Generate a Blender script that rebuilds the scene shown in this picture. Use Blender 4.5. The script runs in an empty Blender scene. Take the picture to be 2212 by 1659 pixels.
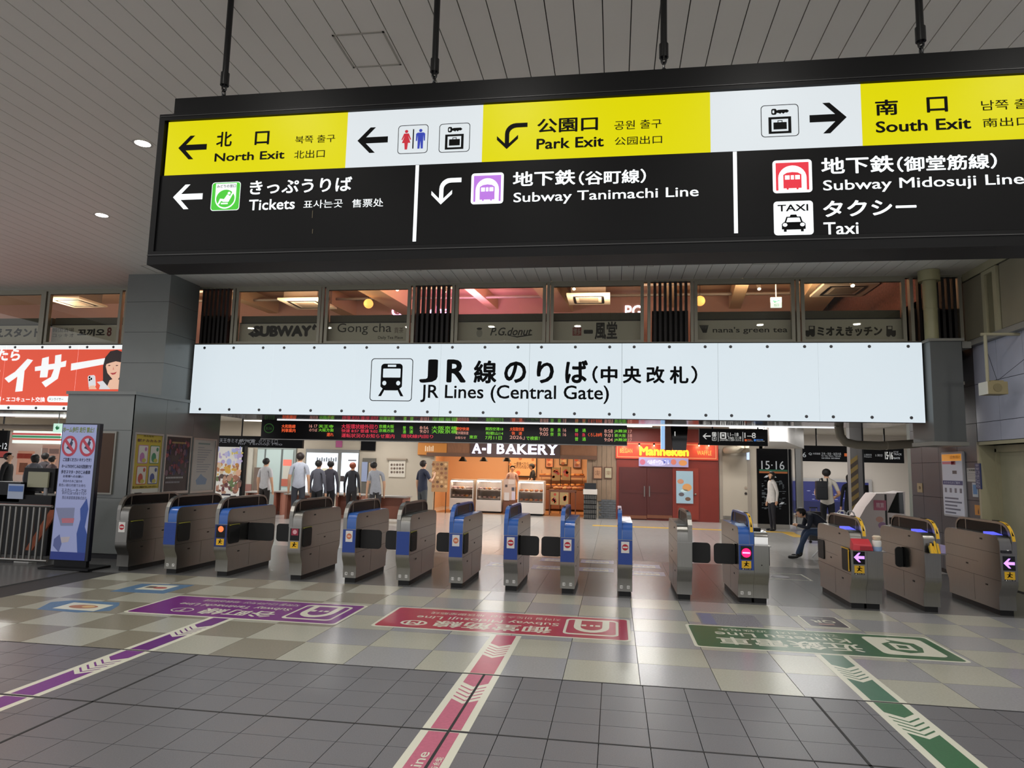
import bpy, bmesh, math, random
from mathutils import Vector, Matrix
random.seed(7)
sc = bpy.context.scene
COL = sc.collection

# ------------------------------------------------------------------ camera
FPX, PPX, PPY, EYE = 1485.0, 1106.0, 829.5, 1.6
_y = Vector((221, 182.5, FPX)).normalized()
_z = Vector((294, -12330, FPX)); _z = (_z - _y * _z.dot(_y)).normalized()
_x = _y.cross(_z)
cam = bpy.data.objects.new('camera', bpy.data.cameras.new('camera')); COL.objects.link(cam)
cam.data.sensor_width = 36; cam.data.lens = FPX * 36 / 2212
cam.data.clip_start = .05; cam.data.clip_end = 200
cr, cu, cf = (Vector((_x[i], _y[i], _z[i])) for i in range(3))     # camera right, down, forward in the world
M3 = Matrix((cr, -cu, -cf)).transposed()
cam.matrix_world = Matrix.Translation((0, 0, EYE)) @ M3.to_4x4()
sc.camera = cam

# ------------------------------------------------------------------ world, view
w = bpy.data.worlds.new('world'); sc.world = w; w.use_nodes = True
w.node_tree.nodes['Background'].inputs[0].default_value = (.80, .80, .82, 1)
w.node_tree.nodes['Background'].inputs[1].default_value = 1.3
sc.view_settings.view_transform = 'Standard'; sc.view_settings.look = 'None'
sc.view_settings.gamma = 1; sc.view_settings.use_curve_mapping = False
sc.view_settings.exposure = 0.0
sc.cycles.use_denoising = True
sc.cycles.max_bounces = 7; sc.cycles.diffuse_bounces = 3; sc.cycles.glossy_bounces = 3
sc.cycles.transmission_bounces = 4; sc.cycles.transparent_max_bounces = 8
sc.cycles.caustics_reflective = False; sc.cycles.caustics_refractive = False
sc.cycles.sample_clamp_indirect = 3

def area(name, loc, size, power, color=(1, 1, 1), rot=(0, 0, 0), sy=None, spread=None, shape=None):
    l = bpy.data.lights.new(name, 'AREA'); l.energy = power; l.color = color; l.size = size
    if sy: l.shape = 'RECTANGLE'; l.size_y = sy
    if shape: l.shape = shape
    if spread: l.spread = spread
    o = bpy.data.objects.new(name, l); COL.objects.link(o); o.location = loc; o.rotation_euler = rot
    return o

# ------------------------------------------------------------------ measuring: photo pixel -> point on a real plane
def _ray(px, py): return cr * (px - PPX) + cu * (py - PPY) + cf * FPX
def ry(px, py, Y): d = _ray(px, py); return Vector((0, 0, EYE)) + d * (Y / d.y)
def rz(px, py, Z=0): d = _ray(px, py); return Vector((0, 0, EYE)) + d * ((Z - EYE) / d.z)
def rx(px, py, X): d = _ray(px, py); return Vector((0, 0, EYE)) + d * (X / d.x)

# ------------------------------------------------------------------ materials
MATS = {}
def lin(h):
    c = [int(h[i:i + 2], 16) / 255 for i in (0, 2, 4)]
    return tuple((v / 12.92 if v < .04045 else ((v + .055) / 1.055) ** 2.4) for v in c) + (1,)
def mat(name, hexc, rough=.6, metal=0, emit=0, noise=0, nscale=8, bump=0, bscale=40, alpha=None, coat=0, spec=None, stretch=None, ebase=1):
    if name in MATS: return MATS[name]
    m = bpy.data.materials.new(name); m.use_nodes = True; nt = m.node_tree; b = nt.nodes['Principled BSDF']
    c = lin(hexc); b.inputs['Base Color'].default_value = c; b.inputs['Roughness'].default_value = rough
    b.inputs['Metallic'].default_value = metal
    if spec is not None: b.inputs['Specular IOR Level'].default_value = spec
    if coat: b.inputs['Coat Weight'].default_value = coat; b.inputs['Coat Roughness'].default_value = .1
    if emit:
        b.inputs['Emission Color'].default_value = c; b.inputs['Emission Strength'].default_value = emit
        if ebase != 1: b.inputs['Base Color'].default_value = (c[0] * ebase, c[1] * ebase, c[2] * ebase, 1)
    if alpha is not None: b.inputs['Alpha'].default_value = alpha
    if noise or bump:
        tc = nt.nodes.new('ShaderNodeTexCoord'); src = tc.outputs['Object']
        if stretch:
            mp = nt.nodes.new('ShaderNodeMapping'); mp.inputs['Scale'].default_value = stretch
            nt.links.new(src, mp.inputs[0]); src = mp.outputs[0]
    if noise:
        n = nt.nodes.new('ShaderNodeTexNoise'); n.inputs['Scale'].default_value = nscale; n.inputs['Detail'].default_value = 6
        nt.links.new(src, n.inputs[0])
        r = nt.nodes.new('ShaderNodeMapRange'); r.inputs[1].default_value = .3; r.inputs[2].default_value = .7
        r.inputs[3].default_value = 1 - noise; r.inputs[4].default_value = 1 + noise
        nt.links.new(n.outputs[0], r.inputs[0])
        mx = nt.nodes.new('ShaderNodeVectorMath'); mx.operation = 'SCALE'; mx.inputs[0].default_value = c[:3]
        nt.links.new(r.outputs[0], mx.inputs['Scale']); nt.links.new(mx.outputs[0], b.inputs['Base Color'])
    if bump:
        n2 = nt.nodes.new('ShaderNodeTexNoise'); n2.inputs['Scale'].default_value = bscale; n2.inputs['Detail'].default_value = 3
        nt.links.new(src, n2.inputs[0])
        bp = nt.nodes.new('ShaderNodeBump'); bp.inputs['Strength'].default_value = bump; bp.inputs['Distance'].default_value = .002
        nt.links.new(n2.outputs[0], bp.inputs['Height']); nt.links.new(bp.outputs[0], b.inputs['Normal'])
    MATS[name] = m; return m
def C(hexc, rough=.55, emit=0):                      # plain print / paint colours
    return mat('colour_%s_%d_%d' % (hexc, rough * 100, emit * 100), hexc, rough, emit=emit)

def glass(name, tint='d8dcdc', rough=.02, keep=.86):
    if name in MATS: return MATS[name]
    m = bpy.data.materials.new(name); m.use_nodes = True; nt = m.node_tree; nt.nodes.remove(nt.nodes['Principled BSDF'])
    out = nt.nodes['Material Output']; t = nt.nodes.new('ShaderNodeBsdfTransparent'); g = nt.nodes.new('ShaderNodeBsdfGlossy')
    c = lin(tint); t.inputs[0].default_value = (c[0], c[1], c[2], 1); g.inputs['Roughness'].default_value = rough
    lw = nt.nodes.new('ShaderNodeLayerWeight'); pw_ = nt.nodes.new('ShaderNodeMath'); pw_.operation = 'POWER'; pw_.inputs[1].default_value = 5
    f = nt.nodes.new('ShaderNodeMath'); f.operation = 'MULTIPLY_ADD'; f.inputs[1].default_value = .9; f.inputs[2].default_value = .035; mx = nt.nodes.new('ShaderNodeMixShader')
    nt.links.new(lw.outputs['Facing'], pw_.inputs[0]); nt.links.new(pw_.outputs[0], f.inputs[0])
    nt.links.new(f.outputs[0], mx.inputs[0]); nt.links.new(t.outputs[0], mx.inputs[1]); nt.links.new(g.outputs[0], mx.inputs[2])
    nt.links.new(mx.outputs[0], out.inputs[0]); MATS[name] = m; return m

# ------------------------------------------------------------------ mesh builder
_GL = {}
def glyphs(s, shear=0):
    k = (s, shear)
    if k in _GL: return _GL[k]
    cu_ = bpy.data.curves.new('t', 'FONT'); cu_.body = s; cu_.shear = shear; cu_.resolution_u = 3; cu_.fill_mode = 'FRONT'
    o = bpy.data.objects.new('t', cu_); me = bpy.data.meshes.new_from_object(o)
    vs = [(v.co.x, v.co.y) for v in me.vertices]; fs = [tuple(p.vertices) for p in me.polygons]
    bpy.data.objects.remove(o); bpy.data.curves.remove(cu_); bpy.data.meshes.remove(me)
    x0, x1 = min(v[0] for v in vs), max(v[0] for v in vs); y0, y1 = min(v[1] for v in vs), max(v[1] for v in vs)
    _GL[k] = ([((a - x0) / (x1 - x0), (b - y0) / (y1 - y0)) for a, b in vs], fs, x1 - x0, y1 - y0); return _GL[k]

def arc(cx, cy, rx_, ry_, a0, a1, n=10):
    return [(cx + rx_ * math.cos(math.radians(a0 + (a1 - a0) * i / n)), cy + ry_ * math.sin(math.radians(a0 + (a1 - a0) * i / n))) for i in range(n + 1)]
def rrect(x0, y0, x1, y1, r, n=5):
    return arc(x1 - r, y1 - r, r, r, 0, 90, n) + arc(x0 + r, y1 - r, r, r, 90, 180, n) + arc(x0 + r, y0 + r, r, r, 180, 270, n) + arc(x1 - r, y0 + r, r, r, 270, 360, n)

class Plane:                                          # 2-D drawing plane in the world: point = o + U*u + V*v + N*lift
    def __init__(s, o, U, V): s.o = Vector(o); s.U = Vector(U); s.V = Vector(V); s.N = s.U.cross(s.V).normalized()
    def __call__(s, u, v, l=0): return s.o + s.U * u + s.V * v + s.N * l
def facing(Y): return Plane((0, Y, 0), (1, 0, 0), (0, 0, 1))          # faces the photographer (-Y)
def sidep(X, sgn=1): return Plane((X, 0, 0), (0, sgn, 0), (0, 0, 1))   # sgn=1 faces +X, -1 faces -X

class MB:
    def __init__(s): s.v = []; s.f = []; s.m = []; s.mats = []
    def mi(s, m):
        if m not in s.mats: s.mats.append(m)
        return s.mats.index(m)
    def add(s, vs, fs, m):
        n = len(s.v); s.v += [tuple(v) for v in vs]; i = s.mi(m)
        for f in fs: s.f.append(tuple(n + k for k in f)); s.m.append(i)
        return s
    def box(s, x0, x1, y0, y1, z0, z1, m):
        vs = [(x, y, z) for z in (z0, z1) for y in (y0, y1) for x in (x0, x1)]
        return s.add(vs, [(0, 2, 3, 1), (4, 5, 7, 6), (0, 1, 5, 4), (2, 6, 7, 3), (0, 4, 6, 2), (1, 3, 7, 5)], m)
    def hexa(s, b, t, m):                             # bottom quad, top quad (counter-clockwise from above)
        return s.add(list(b) + list(t), [(3, 2, 1, 0), (4, 5, 6, 7)] + [(i, (i + 1) % 4, 4 + (i + 1) % 4, 4 + i) for i in range(4)], m)
    def poly(s, pl, pts, m, lift=0): return s.add([pl(u, v, lift) for u, v in pts], [tuple(range(len(pts)))], m)
    def rect(s, pl, x0, y0, x1, y1, m, lift=0): return s.poly(pl, [(x0, y0), (x1, y0), (x1, y1), (x0, y1)], m, lift)
    def ring(s, pl, outer, inner, m, lift=0):
        n = len(outer); return s.add([pl(u, v, lift) for u, v in outer + inner], [(i, (i + 1) % n, n + (i + 1) % n, n + i) for i in range(n)], m)
    def text(s, pl, t, x0, y0, x1, y1, m, lift=.001, off=0, shear=0):
        vs, fs, we, he = glyphs(t, shear)
        if off <= 0: sh = [(0, 0)]; ax = ay = 0
        else:                                         # bolder stroke: shifted copies of the same glyphs
            ax, ay = off / (we + 2 * off), off / (he + 2 * off); k = 8 if off > .02 else 4
            sh = [(ax * math.cos(2 * math.pi * i / k + .785), ay * math.sin(2 * math.pi * i / k + .785)) for i in range(k)]
        for i_, (dx, dy) in enumerate(sh):
            s.add([pl(x0 + (ax + a * (1 - 2 * ax) + dx) * (x1 - x0), y0 + (ay + b * (1 - 2 * ay) + dy) * (y1 - y0), lift + .00015 * i_) for a, b in vs], fs, m)
        return s
    def slab(s, pl, pts, t, m, lift=0):               # polygon with thickness, from lift-t up to lift
        n = len(pts); vs = [pl(u, v, lift) for u, v in pts] + [pl(u, v, lift - t) for u, v in pts]
        return s.add(vs, [tuple(range(n)), tuple(range(2 * n - 1, n - 1, -1))] + [(i, n + i, n + (i + 1) % n, (i + 1) % n) for i in range(n)], m)
    def cyl(s, p0, p1, r, m, r1=None, n=12):
        p0, p1 = Vector(p0), Vector(p1); d = (p1 - p0).normalized(); a = d.orthogonal().normalized(); b = d.cross(a); r1 = r if r1 is None else r1
        vs = [p + (a * math.cos(2 * math.pi * i / n) + b * math.sin(2 * math.pi * i / n)) * q for p, q in ((p0, r), (p1, r1)) for i in range(n)]
        return s.add(vs, [tuple(range(n - 1, -1, -1)), tuple(range(n, 2 * n))] + [(i, (i + 1) % n, n + (i + 1) % n, n + i) for i in range(n)], m)
    def tube(s, pts, r, m, n=8, closed=False):
        pts = [Vector(p) for p in pts]; k = len(pts); vs = []; a = None
        for i, p in enumerate(pts):
            q0 = pts[i - 1] if (i or closed) else p; q1 = pts[(i + 1) % k] if (i < k - 1 or closed) else p
            d = (q1 - q0).normalized()
            a = d.orthogonal().normalized() if a is None else (a - d * a.dot(d)).normalized()
            b = d.cross(a); vs += [p + (a * math.cos(2 * math.pi * j / n) + b * math.sin(2 * math.pi * j / n)) * r for j in range(n)]
        fs = [(i * n + j, i * n + (j + 1) % n, ((i + 1) % k) * n + (j + 1) % n, ((i + 1) % k) * n + j) for i in range(k if closed else k - 1) for j in range(n)]
        if not closed: fs += [tuple(range(n - 1, -1, -1)), tuple(range((k - 1) * n, k * n))]
        return s.add(vs, fs, m)
    def lathe(s, c, prof, m, n=16, axis='z'):         # prof: (radius, height)
        c = Vector(c); vs = []
        for r, h in prof:
            for i in range(n):
                a = 2 * math.pi * i / n; x, y = r * math.cos(a), r * math.sin(a)
                vs.append(c + Vector((x, y, h) if axis == 'z' else (x, h, y)))
        k = len(prof)
        fs = [(i * n + j, i * n + (j + 1) % n, (i + 1) * n + (j + 1) % n, (i + 1) * n + j) for i in range(k - 1) for j in range(n)]
        fs += [tuple(range(n - 1, -1, -1)), tuple(range((k - 1) * n, k * n))]
        return s.add(vs, fs, m)
    def ball(s, c, r, m, n=12, k=8):
        rx_, ry_, rz_ = (r, r, r) if not hasattr(r, '__len__') else r; c = Vector(c)
        vs = [c + Vector((rx_ * math.sin(math.pi * i / k) * math.cos(2 * math.pi * j / n), ry_ * math.sin(math.pi * i / k) * math.sin(2 * math.pi * j / n), rz_ * math.cos(math.pi * i / k))) for i in range(k + 1) for j in range(n)]
        return s.add(vs, [(i * n + j, (i + 1) * n + j, (i + 1) * n + (j + 1) % n, i * n + (j + 1) % n) for i in range(k) for j in range(n)], m)
    def prism(s, axis, a, b, pts, m):                 # 2-D outline extruded along an axis
        f = {'x': lambda t, p: (t, p[0], p[1]), 'y': lambda t, p: (p[0], t, p[1]), 'z': lambda t, p: (p[0], p[1], t)}[axis]
        n = len(pts); vs = [f(a, p) for p in pts] + [f(b, p) for p in pts]
        return s.add(vs, [tuple(range(n)), tuple(range(2 * n - 1, n - 1, -1))] + [(i, n + i, n + (i + 1) % n, (i + 1) % n) for i in range(n)], m)
    def mesh(s, name, off=(0, 0, 0), bev=0, smooth=False, keep=False):
        me = bpy.data.meshes.new(name); ox, oy, oz = off
        me.from_pydata([(x - ox, y - oy, z - oz) for x, y, z in s.v], [], s.f)
        for m in s.mats: me.materials.append(m)
        me.polygons.foreach_set('material_index', s.m)
        bm = bmesh.new(); bm.from_mesh(me)
        if not keep: bmesh.ops.recalc_face_normals(bm, faces=bm.faces)
        if bev:
            es = [e for e in bm.edges if e.is_manifold and e.calc_face_angle(0) > .6]
            bmesh.ops.bevel(bm, geom=es, offset=bev, segments=2, affect='EDGES', profile=.7, clamp_overlap=True)
        bm.to_mesh(me); bm.free()
        if smooth:
            me.polygons.foreach_set('use_smooth', [True] * len(me.polygons))
            try: me.set_sharp_from_angle(angle=.7)
            except Exception: pass
        me.update(); return me
    def build(s, name, parent=None, bev=0, smooth=False, local=False, at=None, keep=False):
        off = (0, 0, 0)
        if parent is not None and not local: off = WL[parent.name]
        if at is not None: off = at
        o = bpy.data.objects.new(name, s.mesh(name, off, bev, smooth, keep)); COL.objects.link(o)
        if parent is not None: o.parent = parent; WL[o.name] = off if at is None else at
        else: WL[o.name] = off
        if at is not None:
            o.location = at if parent is None else Vector(at) - Vector(WL[parent.name])
        return o
WL = {}
def tag(o, label, cat, group=None):
    o['label'] = label; o['category'] = cat
    if group: o['group'] = group
    return o
def thing(name, loc, label, cat, group=None, rz_=0):
    o = bpy.data.objects.new(name, None); COL.objects.link(o); o.location = loc; o.rotation_euler = (0, 0, rz_)
    o.empty_display_size = .1; WL[o.name] = tuple(loc); return tag(o, label, cat, group)
def struct(o): o['kind'] = 'structure'; return o
def stuff(o): o['kind'] = 'stuff'; return o
def inst(name, me, loc, parent, scale=None):
    o = bpy.data.objects.new(name, me); COL.objects.link(o); o.location = loc
    if parent: o.parent = parent
    if scale: o.scale = scale
    return o

# shared materials
STEEL = mat('brushed_steel', '8d8b86', .28, 1, noise=.04, nscale=3, stretch=(40, 40, 1))
STEELD = mat('dull_steel', '9a958c', .38, 1)
CHROME = mat('polished_steel', 'd8d6d0', .12, 1)
BLACK = mat('black_paint', '121214', .42, spec=.25)
BLACKG = mat('black_gloss', '0b0b0d', .08)
RUBBER = mat('black_rubber', '0a0a0a', .6)
BLUE = mat('gate_blue', '2a5aa6', .28, coat=.3)
BLUED = mat('gate_blue_panel', '1f3f8c', .35)
WHITEP = mat('white_paint', 'dedcd6', .5)
DGREY = mat('dark_grey_cladding', '5e6160', .42, noise=.04, nscale=2)
FRAME = mat('aluminium_frame', '8f8b7c', .42, .3)

# ================================================================== SETTING
RW, CEIL, FAC = 5.5, 4.8, 11.65      # right wall X, ceiling height, window-wall depth
# floor base
grout = mat('floor_grout', '2c2b2a', .7)
b = MB(); b.box(-18, 12, -6, 27, -.25, -.014, grout); floor = struct(b.build('floor'))
gA = mat('granite_tile', '636265', .33, noise=.14, nscale=130, bump=.25, bscale=160)
bA = mat('beige_terrazzo', 'a3a294', .24, noise=.07, nscale=60)
bB = mat('grey_terrazzo', '8e8e8f', .24, noise=.07, nscale=60)
bC = mat('warm_grey_terrazzo', '807b6c', .24, noise=.07, nscale=60)
dA = mat('dark_tile', '5c5c5c', .26, noise=.06, nscale=30)
wA = mat('pale_floor_tile', 'b8b6b2', .16, noise=.05, nscale=10)
def tile_mesh(name, sx, sy, m, gap=.005):
    q = MB(); q.box(gap / 2, sx - gap / 2, gap / 2, sy - gap / 2, -.0135, 0, m); return q.mesh(name)
# grey granite setts, 0.3 m, with wide black joints every eighth tile
tm = tile_mesh('tile', .299, .29, gA)
for r in range(7):
    for c in range(-15, 15):
        inst('tile', tm, (-.68 + .299 * c, 5.44 - .29 * (r + 1), 0), floor)
q = MB()                                             # rest of the granite, towards and behind the photographer
for r in range(7, 36):
    for c in range(-36, 22):
        q.box(-.68 + .299 * c + .003, -.68 + .299 * (c + 1) - .003, 5.44 - .29 * (r + 1) + .003, 5.44 - .29 * r - .003, -.0135, 0, gA)
for r in range(7):
    for c in list(range(-36, -15)) + list(range(15, 22)):
        q.box(-.68 + .299 * c + .003, -.68 + .299 * (c + 1) - .003, 5.44 - .29 * (r + 1) + .003, 5.44 - .29 * r - .003, -.0135, 0, gA)
stuff(q.build('granite_tiles', floor))
jm = mat('black_joint', '0d0d0d', .6)
for X in (-3.38, -.98, 1.412): MB().box(X - .009, X + .009, -4, 5.44, -.01, .0012, jm).build('expansion_joint', floor)
for Y in (5.44, 4.28): MB().box(-11, 5.5, Y - .008, Y + .008, -.01, .0012, jm).build('expansion_joint', floor)
# beige / grey chequered terrazzo
tms = [tile_mesh('terrazzo_tile', .583, .582, m) for m in (bA, bB, bC)]
for r in range(6):
    for c in range(-12, 10):
        X = -.38 + .583 * c
        k = 0 if (r + c) % 2 == 0 else (1 if X > -3.2 else 2)
        if X > -7.3: inst('terrazzo_tile', tms[k], (X, 5.448 + .582 * r, 0), floor)
# dark band under the gates and at the left
tmd = tile_mesh('dark_tile', .6, .6, dA, .003)
for r in range(6):
    for c in range(-15, 10):
        inst('dark_tile', tmd, (-.38 + .6 * c, 8.94 + .6 * r, 0), floor)
q = MB()
for r in range(6):
    for c in range(8): q.box(-7.38 - .6 * (c + 1) + .002, -7.38 - .6 * c - .002, 5.448 + .582 * r, 5.448 + .582 * r + .579, -.0135, 0, dA)
for r in range(6):
    for c in range(8): q.box(-9.38 - .6 * (c + 1) + .002, -9.38 - .6 * c - .002, 8.94 + .6 * r, 8.94 + .6 * r + .597, -.0135, 0, dA)
stuff(q.build('dark_tiles', floor))
q = MB()                                             # pale polished floor beyond the gates
for r in range(12):
    for c in range(-20, 12): q.box(-.38 + .9 * c + .002, .52 + .9 * c - .002, 12.54 + 1.2 * r + .002, 13.74 + 1.2 * r - .002, -.0135, 0, wA)
stuff(q.build('pale_tiles', floor))
# yellow tactile path
ym = mat('tactile_yellow', 'c9a23a', .6)
tq = tile_mesh('tactile_tile', .3, .3, ym)
for i in range(18): inst('tactile_tile', tq, (-.6 + .3 * i, 19.6, .004), floor)
for i in range(4): inst('tactile_tile', tq, (4.45, 19.3 - .3 * i, .004), floor)

# ceiling: slab plus separate boards 0.2 m wide running away from the camera
cb = mat('ceiling_board', 'eae6dc', .40, noise=.02, nscale=1)
cs = mat('ceiling_shadow_gap', '3a3834', .8)
b = MB(); b.box(-14, RW, -2.6, FAC, CEIL + .014, CEIL + .2, cs); ceiling = struct(b.build('ceiling'))
for seg, (y0, y1) in enumerate(((1.2, 9.497), (9.503, FAC - .01))):
    me = MB().box(.004, .196, y0, y1, CEIL, CEIL + .013, cb).mesh('ceiling_board')
    for i in range(-62, 27):
        inst('ceiling_board', me, (.2 * i + .1, 0, 0), ceiling)
q = MB()
for i in range(-62, 27): q.box(.2 * i + .104, .2 * i + .296, -2.6, 1.194, CEIL, CEIL + .013, cb)
stuff(q.build('ceiling_boards', ceiling))
b = MB(); hm = mat('hatch_frame', 'a8a498', .4)
for (x0, x1, y0, y1) in ((-2.13, -1.72, 4.58, 4.595), (-2.13, -1.72, 5.0, 5.015), (-2.13, -2.115, 4.58, 5.015), (-1.735, -1.72, 4.58, 5.015)): b.box(x0, x1, y0, y1, CEIL - .004, CEIL, hm)
b.build('access_hatch', ceiling)
for (x, y) in ((-7.9, 10.2), (-3.6, 10.4), (.2, 10.4), (2.1, 10.4), (4.6, 4.9)):
    b = MB()
    for (x0, x1, y0, y1) in ((0, .4, 0, .012), (0, .4, .4, .412), (0, .012, 0, .412), (.388, .4, 0, .412)): b.box(x + x0, x + x1, y + y0, y + y1, CEIL - .004, CEIL, hm)
    b.build('access_hatch', ceiling)

# recessed downlights on a 2 m grid
ringm = mat('downlight_trim', 'c8c5be', .4); lensm = mat('downlight_lens', 'fff6e6', .5, emit=18)
rm = MB()
rm.ring(Plane((0, 0, -.003), (1, 0, 0), (0, -1, 0)), arc(0, 0, .10, .10, 0, 345, 23), arc(0, 0, .075, .075, 0, 345, 23), ringm)
rm.ring(Plane((0, 0, 0), (1, 0, 0), (0, -1, 0)), arc(0, 0, .10, .10, 0, 345, 23), arc(0, 0, .10, .10, 0, 345, 23), ringm)
rme = rm.mesh('trim'); lme = MB().cyl((0, 0, -.002), (0, 0, .004), .076, lensm, n=24).mesh('lens')
ldat = None
for iy, Y in enumerate((-1.8, .2, 2.4, 6.08, 7.95)):
    for ix in range(-4, 4):
        X = -.84 + 1.985 * ix
        if ix == -4 and iy < 2: continue
        names = {(3, -2): 'bright round downlight in the ceiling left of the hanging sign, nearer one', (4, -3): 'bright round downlight in the ceiling left of the hanging sign, farther one'}
        t = thing('downlight', (X, Y, CEIL), names.get((iy, ix), 'round recessed downlight above the photographer, out of view' if iy < 3 else 'round recessed downlight in the board ceiling, hidden from view by the hanging sign'), 'ceiling light', 'downlights in the board ceiling')
        inst('trim', rme, (0, 0, 0), t); inst('lens', lme, (0, 0, 0), t)
        if ldat is None:
            ldat = bpy.data.lights.new('downlight_lamp', 'AREA'); ldat.shape = 'DISK'; ldat.size = .14; ldat.energy = 16; ldat.color = (1, .97, .92); ldat.spread = math.radians(172)
        lo = bpy.data.objects.new('lamp', ldat); COL.objects.link(lo); lo.parent = t; lo.location = (0, 0, -.02)

# ------------------------------------------------------------------ right wall
wallm = mat('blue_grey_wall_panel', 'b2b4c4', .24, noise=.05, nscale=2)
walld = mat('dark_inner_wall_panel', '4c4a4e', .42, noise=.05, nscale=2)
wallu = mat('olive_upper_wall', '857f6c', .55, noise=.08, nscale=2)
seam = mat('panel_seam', '26262a', .8)
cream = mat('cream_paint', 'a8a286', .42, noise=.05, nscale=3)
DY0, DY1, DZ = 9.95, 11.42, 2.08                      # door recess
b = MB()
b.box(RW, RW + .3, -2.6, DY0, 0, CEIL, seam).box(RW, RW + .3, DY1, 13.9, 0, CEIL, seam).box(RW, RW + .3, DY0, DY1, DZ, CEIL, seam)
wr = struct(b.build('wall_right'))
ys = [10.147 + .655 * k for k in range(-19, 6)] + [13.9]; zs = [.06, .65, 1.24, 1.83, 2.42, 3.01, 3.6]
for i in range(len(ys) - 1):
    for j in range(len(zs) - 1):
        y0, y1, z0, z1 = ys[i] + .004, ys[i + 1] - .004, zs[j] + .004, zs[j + 1] - .004
        if y1 > DY0 - .06 and y0 < DY1 + .05 and z0 < DZ + .06:
            if y0 < DY0 - .06 and y1 > DY0 - .06: y1 = DY0 - .06
            elif y1 > DY1 + .05 and y0 < DY1 + .05: y0 = DY1 + .05
            elif z1 > DZ + .06: z0 = DZ + .06
            else: continue
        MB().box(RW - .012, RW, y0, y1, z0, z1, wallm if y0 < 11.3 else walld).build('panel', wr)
MB().box(RW - .10, RW, -2.6, FAC - .1, 3.6, 3.66, mat('wall_ledge', '8d8b85', .35)).box(RW - .06, RW, -2.6, FAC - .1, 3.66, 3.70, mat('wall_ledge', '8d8b85', .35)).build('trim_21')['kind'] = 'structure'
for (y0, y1) in ((11.05, 11.64), (-1.5, .55), (.6, 2.65), (2.7, 4.75), (4.8, 6.85), (6.9, 8.95), (9.0, 10.58)):
    MB().box(RW - .02, RW, y0, y1, 3.72, 4.66, wallu).build('upper_panel', wr)
MB().box(RW - .05, RW, 10.62, 10.72, 3.70, 4.66, cream).box(RW - .05, RW, 10.94, 11.02, 3.70, 4.66, cream).box(RW - .05, RW, 10.72, 10.94, 4.60, 4.66, cream).box(RW - .008, RW, 10.72, 10.94, 3.70, 4.6, mat('recess_olive', '77725a', .5)).build('recessed_panel', wr)
MB().box(RW - .03, RW, -2.6, FAC, 4.68, CEIL, cream).build('top_trim', wr)
struct(MB().box(RW - .018, RW, -2.6, DY0 - .06, 0, .058, BLACK).box(RW - .018, RW, DY1 + .06, 13.9, 0, .058, BLACK).build('baseboard_right'))
# door
b = MB(); b.box(RW + .24, RW + .28, DY0, DY1, 0, DZ, mat('door_leaf', 'a5a289', .45, noise=.06, nscale=4)); d1 = struct(b.build('door_1'))
MB().box(RW - .03, RW + .24, DY0 - .055, DY0, 0, DZ + .05, cream).box(RW - .03, RW + .24, DY1 - .012, DY1 + .045, 0, DZ + .05, cream).box(RW - .03, RW + .24, DY0, DY1, DZ, DZ + .05, cream).build('door_frame', d1)
MB().box(RW + .19, RW + .24, DY1 - .06, DY1, 0, DZ - .05, cream).box(RW + .19, RW + .24, DY0, DY0 + .06, 0, DZ - .05, cream).box(RW + .19, RW + .24, DY0, DY1, DZ - .1, DZ, cream).build('inner_frame', d1)
MB().box(RW + .2, RW + .24, 10.1, 10.13, .95, 1.15, STEEL).build('handle', d1)

# ------------------------------------------------------------------ left column on a clad block
blockm = mat('grey_cladding', '727674', .20, noise=.04, nscale=2)
BX0, BX1, BY0, BY1, BZ = -8.85, -7.65, 10.03, 12.5, 2.6
b = MB(); b.box(BX0 + .012, BX1 - .012, BY0 + .012, BY1, 0, BZ, seam); blk = struct(b.build('wall_block'))
for (y0, y1) in ((BY0, 10.845), (10.85, 11.645), (11.65, BY1)):
    MB().box(BX1 - .012, BX1, y0, y1, .08, BZ, blockm).build('panel', blk)
for (z0, z1) in ((.08, .94), (.945, 2.02), (2.025, BZ)): MB().box(BX0, BX1, BY0, BY0 + .012, z0, z1, blockm).build('panel', blk)
MB().box(BX0 - .012, BX0, BY0, BY1, .08, BZ, blockm).build('panel', blk)
MB().box(BX0 - .03, BX1 + .03, BY0 - .03, BY1, BZ, BZ + .05, blockm).build('cap', blk)
CX0, CX1, CY0, CY1 = -8.5, -7.68, 10.7, 11.55
b = MB(); b.box(CX0 + .012, CX1 - .012, CY0 + .012, CY1, BZ + .05, CEIL, seam); colm = struct(b.build('wall_column'))
for (z0, z1) in ((BZ + .05, 3.22), (3.225, 3.76), (3.765, 4.30), (4.305, CEIL)):
    MB().box(CX0, CX1, CY0, CY0 + .012, z0, z1, blockm).build('panel', colm)
    MB().box(CX1 - .012, CX1, CY0 + .012, CY1, z0, z1, blockm).build('panel', colm)
# right hanging pillar box
b = MB(); b.box(4.79, 5.24, 11.25, 12.0, 2.12, 3.66, DGREY); pil = struct(b.build('wall_pillar', bev=.006))
MB().box(4.76, 5.26, 11.22, 11.98, 2.06, 2.12, mat('pillar_skirt', '8a8982', .45)).build('lower_trim', pil)
MB().box(4.765, 5.27, 11.225, 11.99, 3.66, 3.70, mat('pillar_skirt', '8a8982', .45)).build('cap', pil)
MB().box(5.27, RW - .1, 11.3, FAC, 3.56, 3.66, mat('pillar_skirt', '8a8982', .45)).build('bracket', pil)
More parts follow.
